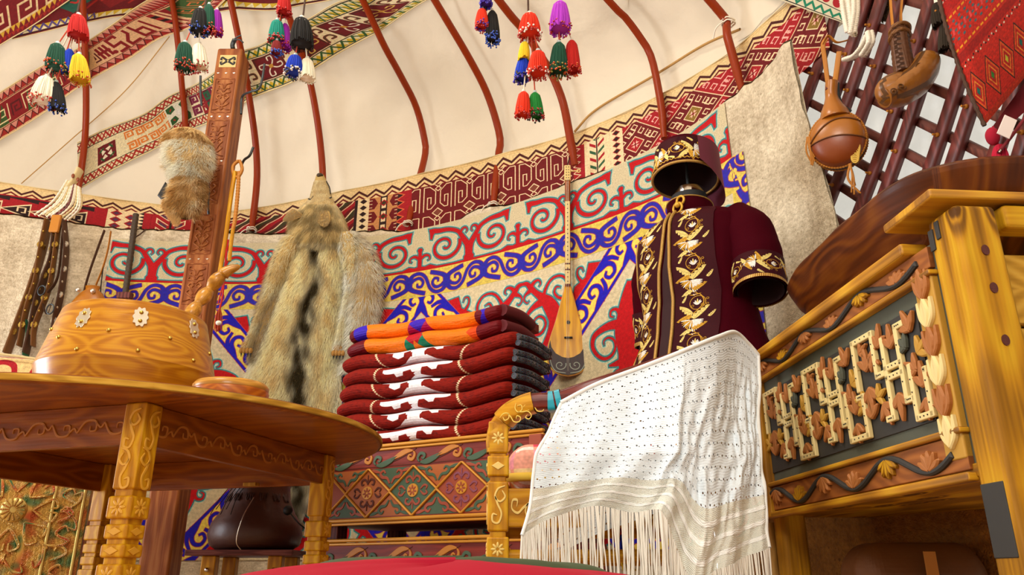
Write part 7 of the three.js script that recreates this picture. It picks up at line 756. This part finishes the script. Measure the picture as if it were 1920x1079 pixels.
// ---------------------------------------------------------------- lattice wall at the right
{
  const lat = thing('lattice_wall', 'purple-brown wooden lattice wall of crossing slats behind the leather flasks', 'lattice');
  const slat = (y0, th0, s, off, m, w) => { const a = Array.from({ length: 15 }, (_, i) => { const y = lerp(0.1, 2.1, i / 14); return onWall(th0 + s * (y - 1.6) / 0.0545, y, off); }); const c = curve(a), fr = c; mesh('slat', boxUV(grid((u, v) => { const p = c.getPoint(v), tg = c.getTangent(v), th = atan2(p.x - YURT.x, -(p.z - YURT.z)) / D2R, n = inward(th), sd = tg.clone().cross(n).normalize(), q = [[-1, -1], [1, -1], [1, 1], [-1, 1], [-1, -1]], k = min(3, floor(u * 4)), f = u * 4 - k; return p.addScaledVector(sd, lerp(q[k][0], q[k + 1][0], f) * w).addScaledVector(n, lerp(q[k][1], q[k + 1][1], f) * 0.011); }, 8, 28).toNonIndexed(), 1), m, lat); };
  const F = [62.6, 66.4, 68.4, 70.9, 74.9, 77.0, 81.0, 83.1, 87, 89.2, 93.2, 95.4, 99.4], B = [62, 64.7, 67.4, 70, 72.6, 75.2, 77.9, 80.8, 83.4, 86.1, 88.8, 91.5, 94.2];
  for (const t of B) slat(0, t, -1, -0.005, M.slatBack, 0.012); for (const t of F) slat(0, t, 1, 0.02, M.slat, 0.0175);
  for (const f of F) for (const b of B) { const y = 1.6 + (b - f) / 2 * 0.0545, t = (f + b) / 2; if (y > 1.2 && y < 2.05 && t > 68 && t < 86 && (F.indexOf(f) + B.indexOf(b)) % 2) mesh('leather_peg', merge([new THREE.SphereGeometry(0.0065, 8, 6), new THREE.CylinderGeometry(0.0035, 0.0035, 0.03, 6).rotateX(PI / 2)]).rotateY(-t * D2R).translate(...onWall(t, y, 0.034).toArray()), M.strap, lat); }
  const fb = thing('fur_strip', 'brown fur strip hanging behind the lattice beside the plaited cords', 'fur'), R = rng(8), it = []; const P = (u, v) => wallPx(lerp(1612, 1668, u), lerp(-24, 32, v) + 10 * u, -0.022); mesh('hide', grid(P, 6, 6), std({ color: 0x3a2412, roughness: 1, side: THREE.DoubleSide }), fb); for (let i = 0; i < 2600; i++) it.push([P(R(), R()), V((R() - 0.5) * 0.7, -0.5 + (R() - 0.5), 0.1).addScaledVector(inward(75), 0.5).normalize(), 0.025, mix3([0.12, 0.06, 0.02], [0.35, 0.2, 0.08], R()), 0.0013]); fur('fur', it, M.hair, fb);
}
// ---------------------------------------------------------------- leather flasks
const flask = thing('leather_flask', 'glossy tan leather flask with a thick stitched rim hanging by a strap', 'flask');
{
  const d = 2.13, C = at(1572, 262, d), n = V(-0.5, -0.18, 0.85).normalize(), yy = V(0.06, 1, 0).addScaledVector(n, -n.dot(V(0.06, 1, 0))).normalize(), x = yy.clone().cross(n).normalize(); flask.position.copy(C); flask.quaternion.setFromRotationMatrix(new THREE.Matrix4().makeBasis(x, yy, n));
  const L = (px, py) => { const r = ray(px, py), o = EYE.clone().sub(C), t = -o.dot(n) / r.dot(n), q = o.addScaledVector(r, t); return [q.dot(x), q.dot(yy)]; };
  const c0 = L(1571, 265), R0 = 0.0835, el = (a, r = 1) => [c0[0] + cos(a) * R0 * r * 0.98, c0[1] + sin(a) * R0 * r * 1.05];
  const domeP = (a, v, s) => { const [X, Y] = el(a, 1 - v); return V(X, Y, s * (0.014 + 0.046 * sqrt(1 - pow(1 - v, 2)))); }, dome = (a0, a1, s) => grid((u, v) => domeP(lerp(a0, a1, u), v, s), 60, 16);
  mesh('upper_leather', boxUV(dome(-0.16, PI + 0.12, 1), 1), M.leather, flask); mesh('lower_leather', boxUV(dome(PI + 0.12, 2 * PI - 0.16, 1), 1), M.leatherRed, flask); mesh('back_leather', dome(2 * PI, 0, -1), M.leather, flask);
  const ringP = Array.from({ length: 73 }, (_, i) => el(i / 72 * 2 * PI, 1.01)), nk = [[1560, 154], [1559, 176], [1562, 200], [1567, 224]].map(([p, q]) => V(...L(p, q), 0));
  mesh('neck', boxUV(taper(nk, (v) => lerp(0.026, 0.024, v) + 0.036 * smooth(0.35, 1, v), 30, 20, 0.75), 1), M.leather, flask); mesh('mouth', taper([V(...L(1556, 160), 0.012), V(...L(1556, 172), 0.018)], 0.0105, 6, 12, 0.6), M.dark, flask);
  mesh('dark_rim', grid((u, v) => V(...ringP[Math.round(u * 72)], lerp(0.015, -0.015, v)), 72, 2), std({ color: 0x26282a, roughness: 0.7, side: THREE.DoubleSide }), flask); mesh('dark_rim', taper([[1569, 156], [1571, 180], [1578, 198], [1594, 210]].map(([p, q]) => V(...L(p, q), 0)), 0.0075, 20, 8), std({ color: 0x26282a, roughness: 0.7 }), flask);
  for (const z of [0.015, -0.015]) mesh('stitched_edge', taper(ringP.map((p) => V(...p, z)), (v) => 0.0034 + 0.001 * sin(v * 420), 300, 6, 1, false), M.strap, flask);
  const seam = (f) => mesh('seam', tube(Array.from({ length: 24 }, (_, i) => f(i / 23)), 0.0026, 50, 5), std({ color: 0x6a3a10, roughness: 0.6 }), flask), arcTo = (a, b, k) => (t) => { const p = V(...el(a), 0).lerp(V(...el(b), 0), t); p.y += k * sin(t * PI); const r = hypot((p.x - c0[0]) / (R0 * 0.98), (p.y - c0[1]) / (R0 * 1.05)); p.z = 0.016 + 0.046 * sqrt(max(0, 1 - r * r)); return p; }; seam(arcTo(PI + 0.12, 2 * PI - 0.16, 0.012)); seam(arcTo(PI + 0.1, 0.5, 0.035));
  const st = (pts, w) => mesh('strap', taper(pts.map(([a, b, z]) => { const [X, Y] = L(a, b); return V(X, Y, z); }), w, 30, 8, 0.25), M.strap, flask); st([[1553, 158, 0.01], [1549, 120, 0.02], [1546, 92, 0.03], [1552, 80, 0.03]], 0.007); st([[1564, 156, -0.01], [1567, 128, -0.02], [1572, 92, -0.02]], 0.0085); st([[1546, 90, 0.03], [1556, 76, 0.035], [1570, 84, 0.02], [1588, 76, 0.0]], 0.008);
  const R = rng(17), fr = (a, b, n, name, m) => { const g = []; for (let i = 0; i < n; i++) { const [X, Y] = L(a + R() * 8 - 4, b), l = 0.06 + R() * 0.045; g.push(tube([V(X, Y, 0.03), V(X - 0.012 + R() * 0.02, Y - l * 0.5, 0.035), V(X + (R() - 0.3) * 0.03, Y - l, 0.03)], 0.0028, 14, 5)); } mesh(name, merge(g), m, flask); }; fr(1520, 262, 6, 'leather_fringe', M.strap); fr(1598, 312, 7, 'leather_fringe', M.strap);
  const g = []; for (let i = 0; i < 6; i++) { const [X, Y] = L(1606, 282 + i * 4); g.push(new THREE.TorusGeometry(0.02 - i * 0.001, 0.0026, 5, 18).scale(0.7, 1, 1).translate(X, Y, 0.035)); } mesh('lacing', merge(g), std({ color: 0xe0b850, roughness: 0.7 }), flask);
}
const horn = thing('embossed_flask', 'moulded brown leather flask shaped like an anchor hanging on the lattice', 'flask');
{
  const d = 1.86, K = (x, y, dd = d) => at(x, y, dd), hm = phys({ color: 0x94590f, roughness: 0.38, clearcoat: 0.4, clearcoatRoughness: 0.3, bumpMap: softBump, bumpScale: 0.012 });
  mesh('neck', boxUV(taper([K(1686, 50), K(1688, 80), K(1692, 110), K(1697, 138)], (v) => 0.023 + 0.006 * v + 0.0006 * sin(v * 60), 40, 16), 1), std({ color: 0x5a3214, roughness: 0.5, bumpMap: grainBump, bumpScale: 0.003 }), horn);
  const p = [[1658, 184], [1672, 178], [1692, 168], [1712, 156], [1728, 136], [1738, 114]].map(([x, y]) => K(x, y)); mesh('body', boxUV(taper(p, (v) => 0.012 + 0.042 * pow(sin(PI * clamp(0.1 + v * 0.7)), 0.6), 60, 20, 0.8), 1), hm, horn);
  mesh('lower_body', boxUV(new THREE.SphereGeometry(1, 28, 20).scale(0.066, 0.05, 0.04).rotateZ(0.35).translate(...K(1684, 168).toArray()), 1), hm, horn);
  for (const y of [58, 70]) mesh('collar_ring', new THREE.TorusGeometry(0.026, 0.006, 10, 28).rotateX(PI / 2 - 0.35).translate(...K(1687, y).toArray()), hm, horn); mesh('stopper', new THREE.SphereGeometry(0.018, 14, 10).scale(1, 0.7, 1).translate(...K(1685, 50).toArray()), hm, horn);
  const sp = []; for (const [a, b, r, m] of [[1724, 126, 0.014, 1], [1706, 148, 0.012, -1], [1676, 172, 0.011, 1], [1716, 146, 0.01, 1], [1690, 162, 0.012, -1]]) { const q = K(a, b, d - 0.045); sp.push(tube(Array.from({ length: 18 }, (_, i) => { const t = i / 17, an = m * t * 9, r1 = r * (1 - t * 0.85); return V(q.x + cos(an) * r1, q.y + sin(an) * r1, q.z); }), 0.002, 40, 5)); } mesh('embossed_scroll', merge(sp), hm, horn);
  mesh('strap', taper([K(1668, -30), K(1671, 20), K(1675, 60)], 0.008, 20, 8, 0.25), M.strap, horn); mesh('strap', taper([K(1694, -30), K(1689, 30), K(1693, 60), K(1700, 98)], 0.0085, 30, 8, 0.25), M.strap, horn);
}
// ---------------------------------------------------------------- woven saddle bag, tassel and tag
const bag = thing('woven_bag', 'bright red woven saddle bag with coloured diagonal rows hanging on the lattice', 'bag');
{
  const bt = tex(canvas(512, 512, (c, w, h) => { c.fillStyle = '#cc2410'; c.fillRect(0, 0, w, h); const R = rng(4);
    c.fillStyle = '#b81408'; c.fillRect(0, 60, w, 70); for (let i = 0; i < 30; i++) { c.fillStyle = i % 2 ? '#e0b41c' : '#c81c10'; c.fillRect(i * 18, 20, 12, 34); c.strokeStyle = '#2a2010'; c.lineWidth = 4; c.strokeRect(i * 18, 18, 14, 18); c.strokeStyle = '#d8c030'; c.strokeRect(i * 18 + 4, 40, 12, 16); }
    for (let i = 0; i < 60; i++) { c.fillStyle = i % 2 ? '#f0d0c0' : '#7a1a14'; c.fillRect(i * 9, 76, 7, 7); } for (let i = 0; i < 24; i++) { c.fillStyle = '#f0a01c'; c.fillRect(i * 22, 140, 14, 7); c.fillRect(i * 22 + 8, 252, 14, 7); }
    for (let i = 0; i < 18; i++) { c.fillStyle = '#4a6a70'; for (const [a, b] of [[2, 160], [10, 176], [2, 192], [10, 208], [2, 224]]) c.fillRect(i * 30 + a, b, 11, 8); c.fillStyle = '#e84a4a'; c.fillRect(i * 30 + 20, 186, 9, 20); }
    c.fillStyle = '#a81408'; c.fillRect(0, 270, w, 30); for (let i = 0; i < 80; i++) { c.fillStyle = i % 3 === 0 ? '#f0e0c0' : i % 3 === 1 ? '#201410' : '#b0301c'; c.fillRect(i * 7, 306 + (i % 2) * 7, 6, 6); }
    for (let i = 0; i < 7; i++) { const x = i * 78 + 36; for (const [r, col] of [[66, '#1c1612'], [60, '#e0561a'], [48, '#c41c10'], [36, '#e88a2a'], [28, '#b81810'], [14, ['#1a6a5a', '#3a7a2a', '#c8c030'][i % 3]]]) poly(c, [[x - r * 0.56, 415], [x, 415 - r * 1.1], [x + r * 0.56, 415], [x, 415 + r * 1.1]], col); } c.fillStyle = '#c43010'; c.fillRect(0, 490, w, 22); grain(c, w, h, 60, 0.5, 6); }), true, 1, 1, MIR);
  const bm = std({ map: bt, roughness: 1, bumpMap: weave, bumpScale: 0.003, side: THREE.DoubleSide });
  const BL = [1846, 236], rw = [150, -181], up = [-92, -268], Q = (u, v, o = 0) => at(BL[0] + rw[0] * u + up[0] * v - 10 * sin(PI * v) * (1 - u), BL[1] + rw[1] * u + up[1] * v, 1.47 - 0.05 * u - o);
  mesh('bag_body', grid((u, v) => { const p = Q(u, v, 0.03 * pow(sin(PI * clamp(v)), 0.6) * smooth(0, 0.12, u)); p.uv = [u * 0.9, v]; return p; }, 40, 24), bm, bag); mesh('bag_back', grid((u, v) => Q(1 - u, v, -0.03 * sin(PI * v) * smooth(0, 0.12, 1 - u)), 30, 12), std({ color: 0x5a0a0c, roughness: 1, side: THREE.DoubleSide }), bag);
  mesh('edge_cord', taper(Array.from({ length: 12 }, (_, i) => Q(0, i / 11)), (v) => 0.0045 + 0.001 * sin(v * 120), 60, 6), M.leatherOld, bag);
}
const flap = thing('red_flap_bag', 'plain dark red cloth bag with a dotted strap under the woven bag', 'bag');
{ const P = (u, v) => { const p = at(lerp(1862, 1990, u), lerp(lerp(262, 150, u), lerp(236, 60, u), v), 1.46 + 0.03 * sin(u * 5)); return p; }; mesh('cloth', grid(P, 16, 8), std({ color: 0x8c0a1a, roughness: 0.95, side: THREE.DoubleSide, bumpMap: wool, bumpScale: 0.003 }), flap);
  const st = [at(1874, 284, 1.4), at(1895, 258, 1.4), at(1930, 210, 1.4)], c = curve(st); mesh('dotted_strap', taper(st, 0.0085, 30, 8, 0.4), std({ color: 0x6a0a16, roughness: 0.9 }), flap); const g = []; for (let i = 0; i < 18; i++) { const q = c.getPoint(i / 18); for (const s of [-1, 1]) g.push(new THREE.SphereGeometry(0.0018, 6, 4).translate(q.x + s * 0.003, q.y + s * 0.003, q.z + 0.0045)); } mesh('white_dots', merge(g), M.whiteCord, flap);
  mesh('white_tag', basis(box(0.026, 0.05, 0.002, 0.0008), V(0.85, -0.5, 0).normalize(), V(0.5, 0.85, 0).normalize(), V(0, 0, 1), at(1888, 238, 1.38)), std({ color: 0xe8d8d0, roughness: 0.8 }), flap); }
const strandBundle = (top, bot, r0, r1, n, seed, th = 0.0018) => { // a bell of wool strands round a core of the same wool
  const R = rng(seed), g = [], ax = bot.clone().sub(top), prof = (t) => t < 0.1 ? lerp(r0, r1 * 0.62, sqrt(t / 0.1)) : lerp(r1 * 0.62, r1, sin(min(1, (t - 0.1) / 0.75) * PI / 2));
  for (let i = 0; i < n; i++) { const a = (i + R() * 0.8) / n * 2 * PI, k = i % 3 ? 1 : 0.94, o = V(cos(a), 0, sin(a)), q = (t) => top.clone().addScaledVector(ax, t).addScaledVector(o, prof(t) * k), e = 0.92 + R() * 0.14; g.push(tube([q(0), q(0.1), q(0.35), q(0.68), q(e)], th * (0.85 + 0.4 * R()), 7, 4)); }
  g.push(grid((u, v) => { const a = -u * 2 * PI, t = v * 0.95; return top.clone().addScaledVector(ax, t).add(V(cos(a), 0, sin(a)).multiplyScalar(prof(t) * 0.95 * (v > 0.98 ? 0 : 1) * (v < 0.02 ? 0 : 1))); }, 16, 24)); return merge(g); };
const redTassel = thing('wool_tassel', 'crimson wool tassel hanging under the woven saddle bag', 'tassel'); mesh('tassel_head', new THREE.SphereGeometry(0.0135, 14, 10).scale(1, 1.5, 1).translate(...at(1861, 256, 1.42).toArray()), std({ color: 0x9c0a28, roughness: 1 }), redTassel); mesh('strands', strandBundle(at(1873, 274, 1.42), at(1876, 300, 1.42), 0.006, 0.014, 40, 5), std({ color: 0xb00c30, roughness: 1 }), redTassel); mesh('cord', tube([at(1862, 238, 1.43), at(1866, 252, 1.42), at(1872, 276, 1.42)], 0.003, 12, 5), std({ color: 0x8c0a22, roughness: 1 }), redTassel);
const darkTassel = thing('dark_tassel', 'dark brown hair tassel with white cap beside the red woven bag', 'tassel'); mesh('strands', strandBundle(at(1756, 8, 1.8), at(1764, 48, 1.8), 0.008, 0.02, 60, 6), std({ color: 0x2a2014, roughness: 1 }), darkTassel); mesh('strands', strandBundle(at(1770, 44, 1.8), at(1772, 92, 1.8), 0.006, 0.016, 50, 7), std({ color: 0x30261a, roughness: 1 }), darkTassel); mesh('white_cap', new THREE.CylinderGeometry(0.007, 0.009, 0.02, 10).translate(...at(1757, 4, 1.8).toArray()), M.whiteCord, darkTassel); mesh('cord', tube([at(1757, -40, 1.8), at(1757, 4, 1.8)], 0.003, 6, 5), M.blackCord, darkTassel);
// ---------------------------------------------------------------- beaded tassels hanging from the roof
const roofY = (p) => { const r = hypot(p.x - YURT.x, p.z - YURT.z), q = profile[3].pts; for (let i = q.length - 1; i > 0; i--) if (q[i].x <= r && q[i - 1].x >= r) return q[i].y - 0.02; return 2.9; };
function tasselBunch(label, d, list, cordX) { // list: [x, top, bottom, width, colour, bead colours, lean]
  const t = thing('tassel_bunch', label, 'tassels', 'beaded wool tassels hanging from the roof'), R = rng(Math.round(d * 1000) + list.length), k = (d * 0.94 + 0.55) / FOCAL, hi = at(cordX, -8, d), lo = at(list[0][0], list[0][1], d), up = V(hi.x, max(roofY(hi), hi.y + 0.1), hi.z);
  mesh('cord', tube([up, hi, lo], 0.0032, 16, 5), M.leatherOld, t);
  list.forEach(([x, y0, y1, w, col, beads, lean = 0], i) => {
    const dd = d + (i % 3 - 1) * 0.014, a = at(x, y0, dd), b = at(x + lean, y1, dd), r1 = w * k / 2, m = mesh('tassel', strandBundle(a, b, r1 * 0.3, r1 * 0.98, 46, i * 7 + 3), std({ color: col, roughness: 0.9 }), t), ax = b.clone().sub(a);
    if (i) mesh('cord', tube([lo.clone().lerp(a, 0.05), lo.clone().lerp(a, 0.6).add(V(0, 0.004, 0)), a], 0.0022, 10, 5), std({ color: i % 2 ? 0xc04a30 : 0xe0d0b8, roughness: 0.9 }), t);
    mesh('cap', new THREE.CylinderGeometry(r1 * 0.22, r1 * 0.34, 0.012, 12).translate(a.x, a.y + 0.004, a.z), std({ color: i % 2 ? 0xb8c4c0 : 0xd8d0c0, roughness: 0.5 }), m); mesh('white_thread', new THREE.TorusGeometry(r1 * 0.62, 0.0012, 5, 20).rotateX(PI / 2).translate(a.x + ax.x * 0.16, a.y + ax.y * 0.16, a.z + ax.z * 0.16), M.whiteCord, m);
    beads.forEach((bc, j) => { const g = []; for (let q = 0; q < 42; q++) { const an = R() * 2 * PI, s = lerp(0.78, 1.08, R()) + j * 0.06, rr = r1 * (0.8 + 0.35 * R()), p = a.clone().addScaledVector(ax, s); g.push(new THREE.IcosahedronGeometry(0.0031, 1).translate(p.x + cos(an) * rr, p.y, p.z + sin(an) * rr)); } mesh('beads', merge(g), phys({ color: bc, roughness: 0.25, clearcoat: 0.5 }), m); });
  });
}
const c = { red: 0xb8120c, green: 0x0b4a34, blue: 0x0c38b8, yel: 0xe0c020, wht: 0xf0e8d0, blk: 0x14100e, pur: 0x8a0a96, teal: 0x0e8a78, org: 0xe03008, lil: 0xb43ac8, kel: 0x0c7a28 }, b = { org: 0xd05018, red: 0xa81010, blu: 0x1a4ab0, vio: 0x3a2ab0, wht: 0xf4ece0, dk: 0x2a1a14, olv: 0x8a7a20 };
tasselBunch('tassel bunch with red green blue yellow white and black tassels, leftmost of all', 2.1, [[147, 30, 70, 36, c.red, []], [108, 84, 130, 36, c.green, [b.org], -3], [131, 94, 136, 22, c.blue, [b.olv], -4], [148, 104, 152, 34, c.yel, [b.org], 2], [88, 146, 192, 40, c.wht, [b.org, b.red], -10], [105, 156, 206, 28, c.blk, [b.blu], 3]], 152);
tasselBunch('tassel bunch with two green, black, violet and white tassels left of the post top', 2.15, [[376, 18, 60, 32, c.blk, [b.blu], -2], [392, 10, 58, 24, c.green, [b.org, b.red]], [407, 20, 64, 20, c.pur, [b.red]], [347, 82, 128, 34, c.green, [b.org, b.red], -1], [373, 84, 128, 30, c.wht, [b.red], 1]], 388);
tasselBunch('tassel bunch with teal and violet tassels and many red beads right of the post top', 2.1, [[533, -12, 26, 26, c.red, [b.red]], [520, 40, 78, 30, c.teal, [b.red, b.red], -1], [535, 46, 92, 20, c.pur, [b.red]], [519, 78, 100, 20, 0x7a0c0c, [b.blu]]], 532);
tasselBunch('tassel bunch with a large black tassel above a blue and a white one', 2.05, [[566, 36, 86, 42, c.blk, []], [554, 106, 138, 32, c.blue, [b.wht, b.dk], -3], [576, 112, 150, 30, c.wht, []]], 573);
tasselBunch('small tassel bunch with an orange and a black tassel with blue beads', 2.15, [[911, -16, 10, 22, 0x3a1a8a, [b.vio]], [904, 18, 50, 24, c.org, [b.vio, b.red], -1], [923, 22, 76, 26, c.blk, [b.blu, b.blu], 1]], 911);
tasselBunch('tallest tassel bunch, three tiers with orange, blue, yellow and green tassels', 1.95, [[993, 28, 66, 40, c.org, [b.wht, b.red]], [984, 80, 112, 20, c.yel, [], -2], [983, 106, 148, 28, c.blue, [b.dk, b.vio], -4], [1009, 98, 140, 36, c.org, [b.wht, b.red], -1], [982, 174, 216, 26, c.org, [b.red], -2], [1003, 176, 218, 26, c.kel, [b.red, b.dk], 2]], 990);
tasselBunch('tassel bunch with a lilac tassel above a green and a red one', 1.95, [[1050, 5, 58, 38, c.lil, [b.red]], [1048, 82, 136, 32, c.green, [b.org, b.olv], -1], [1072, 78, 134, 28, c.red, [b.org, b.red], 1]], 1050);
// ---------------------------------------------------------------- cushions by the viewer, things under the cabinet
const pillow = (name, label, C, hw, hh, hd, n, mat) => { const t = thing(name, label, 'cushion', null, C), f = (u, v) => { const a = -u * 2 * PI, b = (v - 0.5) * PI, cx = sign(cos(a)) * pow(abs(cos(a)), 0.6), cz = sign(sin(a)) * pow(abs(sin(a)), 0.6), r = pow(abs(cos(b)), 2 / n), y = sign(sin(b)) * pow(abs(sin(b)), 2 / n); return V(hw * r * cx, hh * y * (1 + 0.02 * sin(cx * 5)) + 0.004 * noise(cx * 3, cz * 3, y), hd * r * cz); }; mesh('cover', grid(f, 72, 36, true), mat, t); mesh('piping', tube(Array.from({ length: 60 }, (_, i) => { const p = f(i / 60, 0.5); return p.multiplyScalar(1.003); }), 0.006, 120, 6, true), mat, t); return t; };
pillow('velvet_cushion', 'large crimson velvet cushion in front at the bottom edge', V(-0.05, 0.156, -0.74), 0.3, 0.156, 0.18, 3.0, phys({ color: 0x9c0022, roughness: 0.7, specularIntensity: 0.4, sheen: 0.2, sheenColor: 0xff2050, sheenRoughness: 0.4 }));
pillow('green_cushion', 'dark green cushion behind the crimson velvet cushion', V(-0.07, 0.162, -1.16), 0.225, 0.162, 0.14, 7, phys({ color: 0x2c3a1c, roughness: 0.8, sheen: 0.3, sheenColor: 0x90a060 }));
const sack = thing('leather_saddlebag', 'brown leather saddlebag with a yellow strap on the floor under the cabinet', 'bag', null, V(0.84, 0, -1.76)); { const g = new RoundedBoxGeometry(0.3, 0.37, 0.2, 6, 0.06).translate(0, 0.185, 0), p = g.attributes.position; for (let i = 0; i < p.count; i++) { const y = p.getY(i), k = 1 - 0.35 * smooth(0.2, 0.37, y); p.setZ(i, p.getZ(i) * k); p.setX(i, p.getX(i) * (1 - 0.12 * smooth(0.1, 0.37, y)) + 0.006 * noise(y * 12, p.getZ(i) * 12)); } g.computeVertexNormals(); mesh('bag_body', boxUV(g, 1), std({ color: 0x6b3d10, roughness: 0.6, bumpMap: softBump, bumpScale: 0.004 }), sack); mesh('yellow_strap', box(0.024, 0.34, 0.004, 0.001).translate(-0.01, 0.18, 0.102), M.strap, sack); }
const roll = thing('folded_felt', 'folded yellow-brown felt blanket standing behind the saddlebag under the cabinet', 'blanket', null, V(0.905, 0, -2.06)); roll.rotation.y = -1.13; { const fm = std({ map: feltMap, color: 0xb07a30, roughness: 1, bumpMap: wool, bumpScale: 0.006 }); for (const [x, w, h] of [[-0.045, 0.042, 0.49], [0.0, 0.042, 0.47], [0.045, 0.042, 0.5]]) mesh('fold', boxUV(new RoundedBoxGeometry(0.78, h, w, 4, 0.02).translate(0, h / 2, x), 1), fm, roll); }  // felt made wide to cover the bright wall behind the cabinet legs
const rod = thing('pale_rod', 'pale wooden rod standing behind the far cabinet leg', 'rod'); mesh('rod', boxUV(taper([V(0.655, 0.0, -2.06), V(0.65, 0.2, -2.06), V(0.648, 0.43, -2.06)], 0.011, 12, 10), 1), std({ map: T.pale, color: 0xfff0e0, roughness: 0.6 }), rod);
renderer.render(scene, camera);
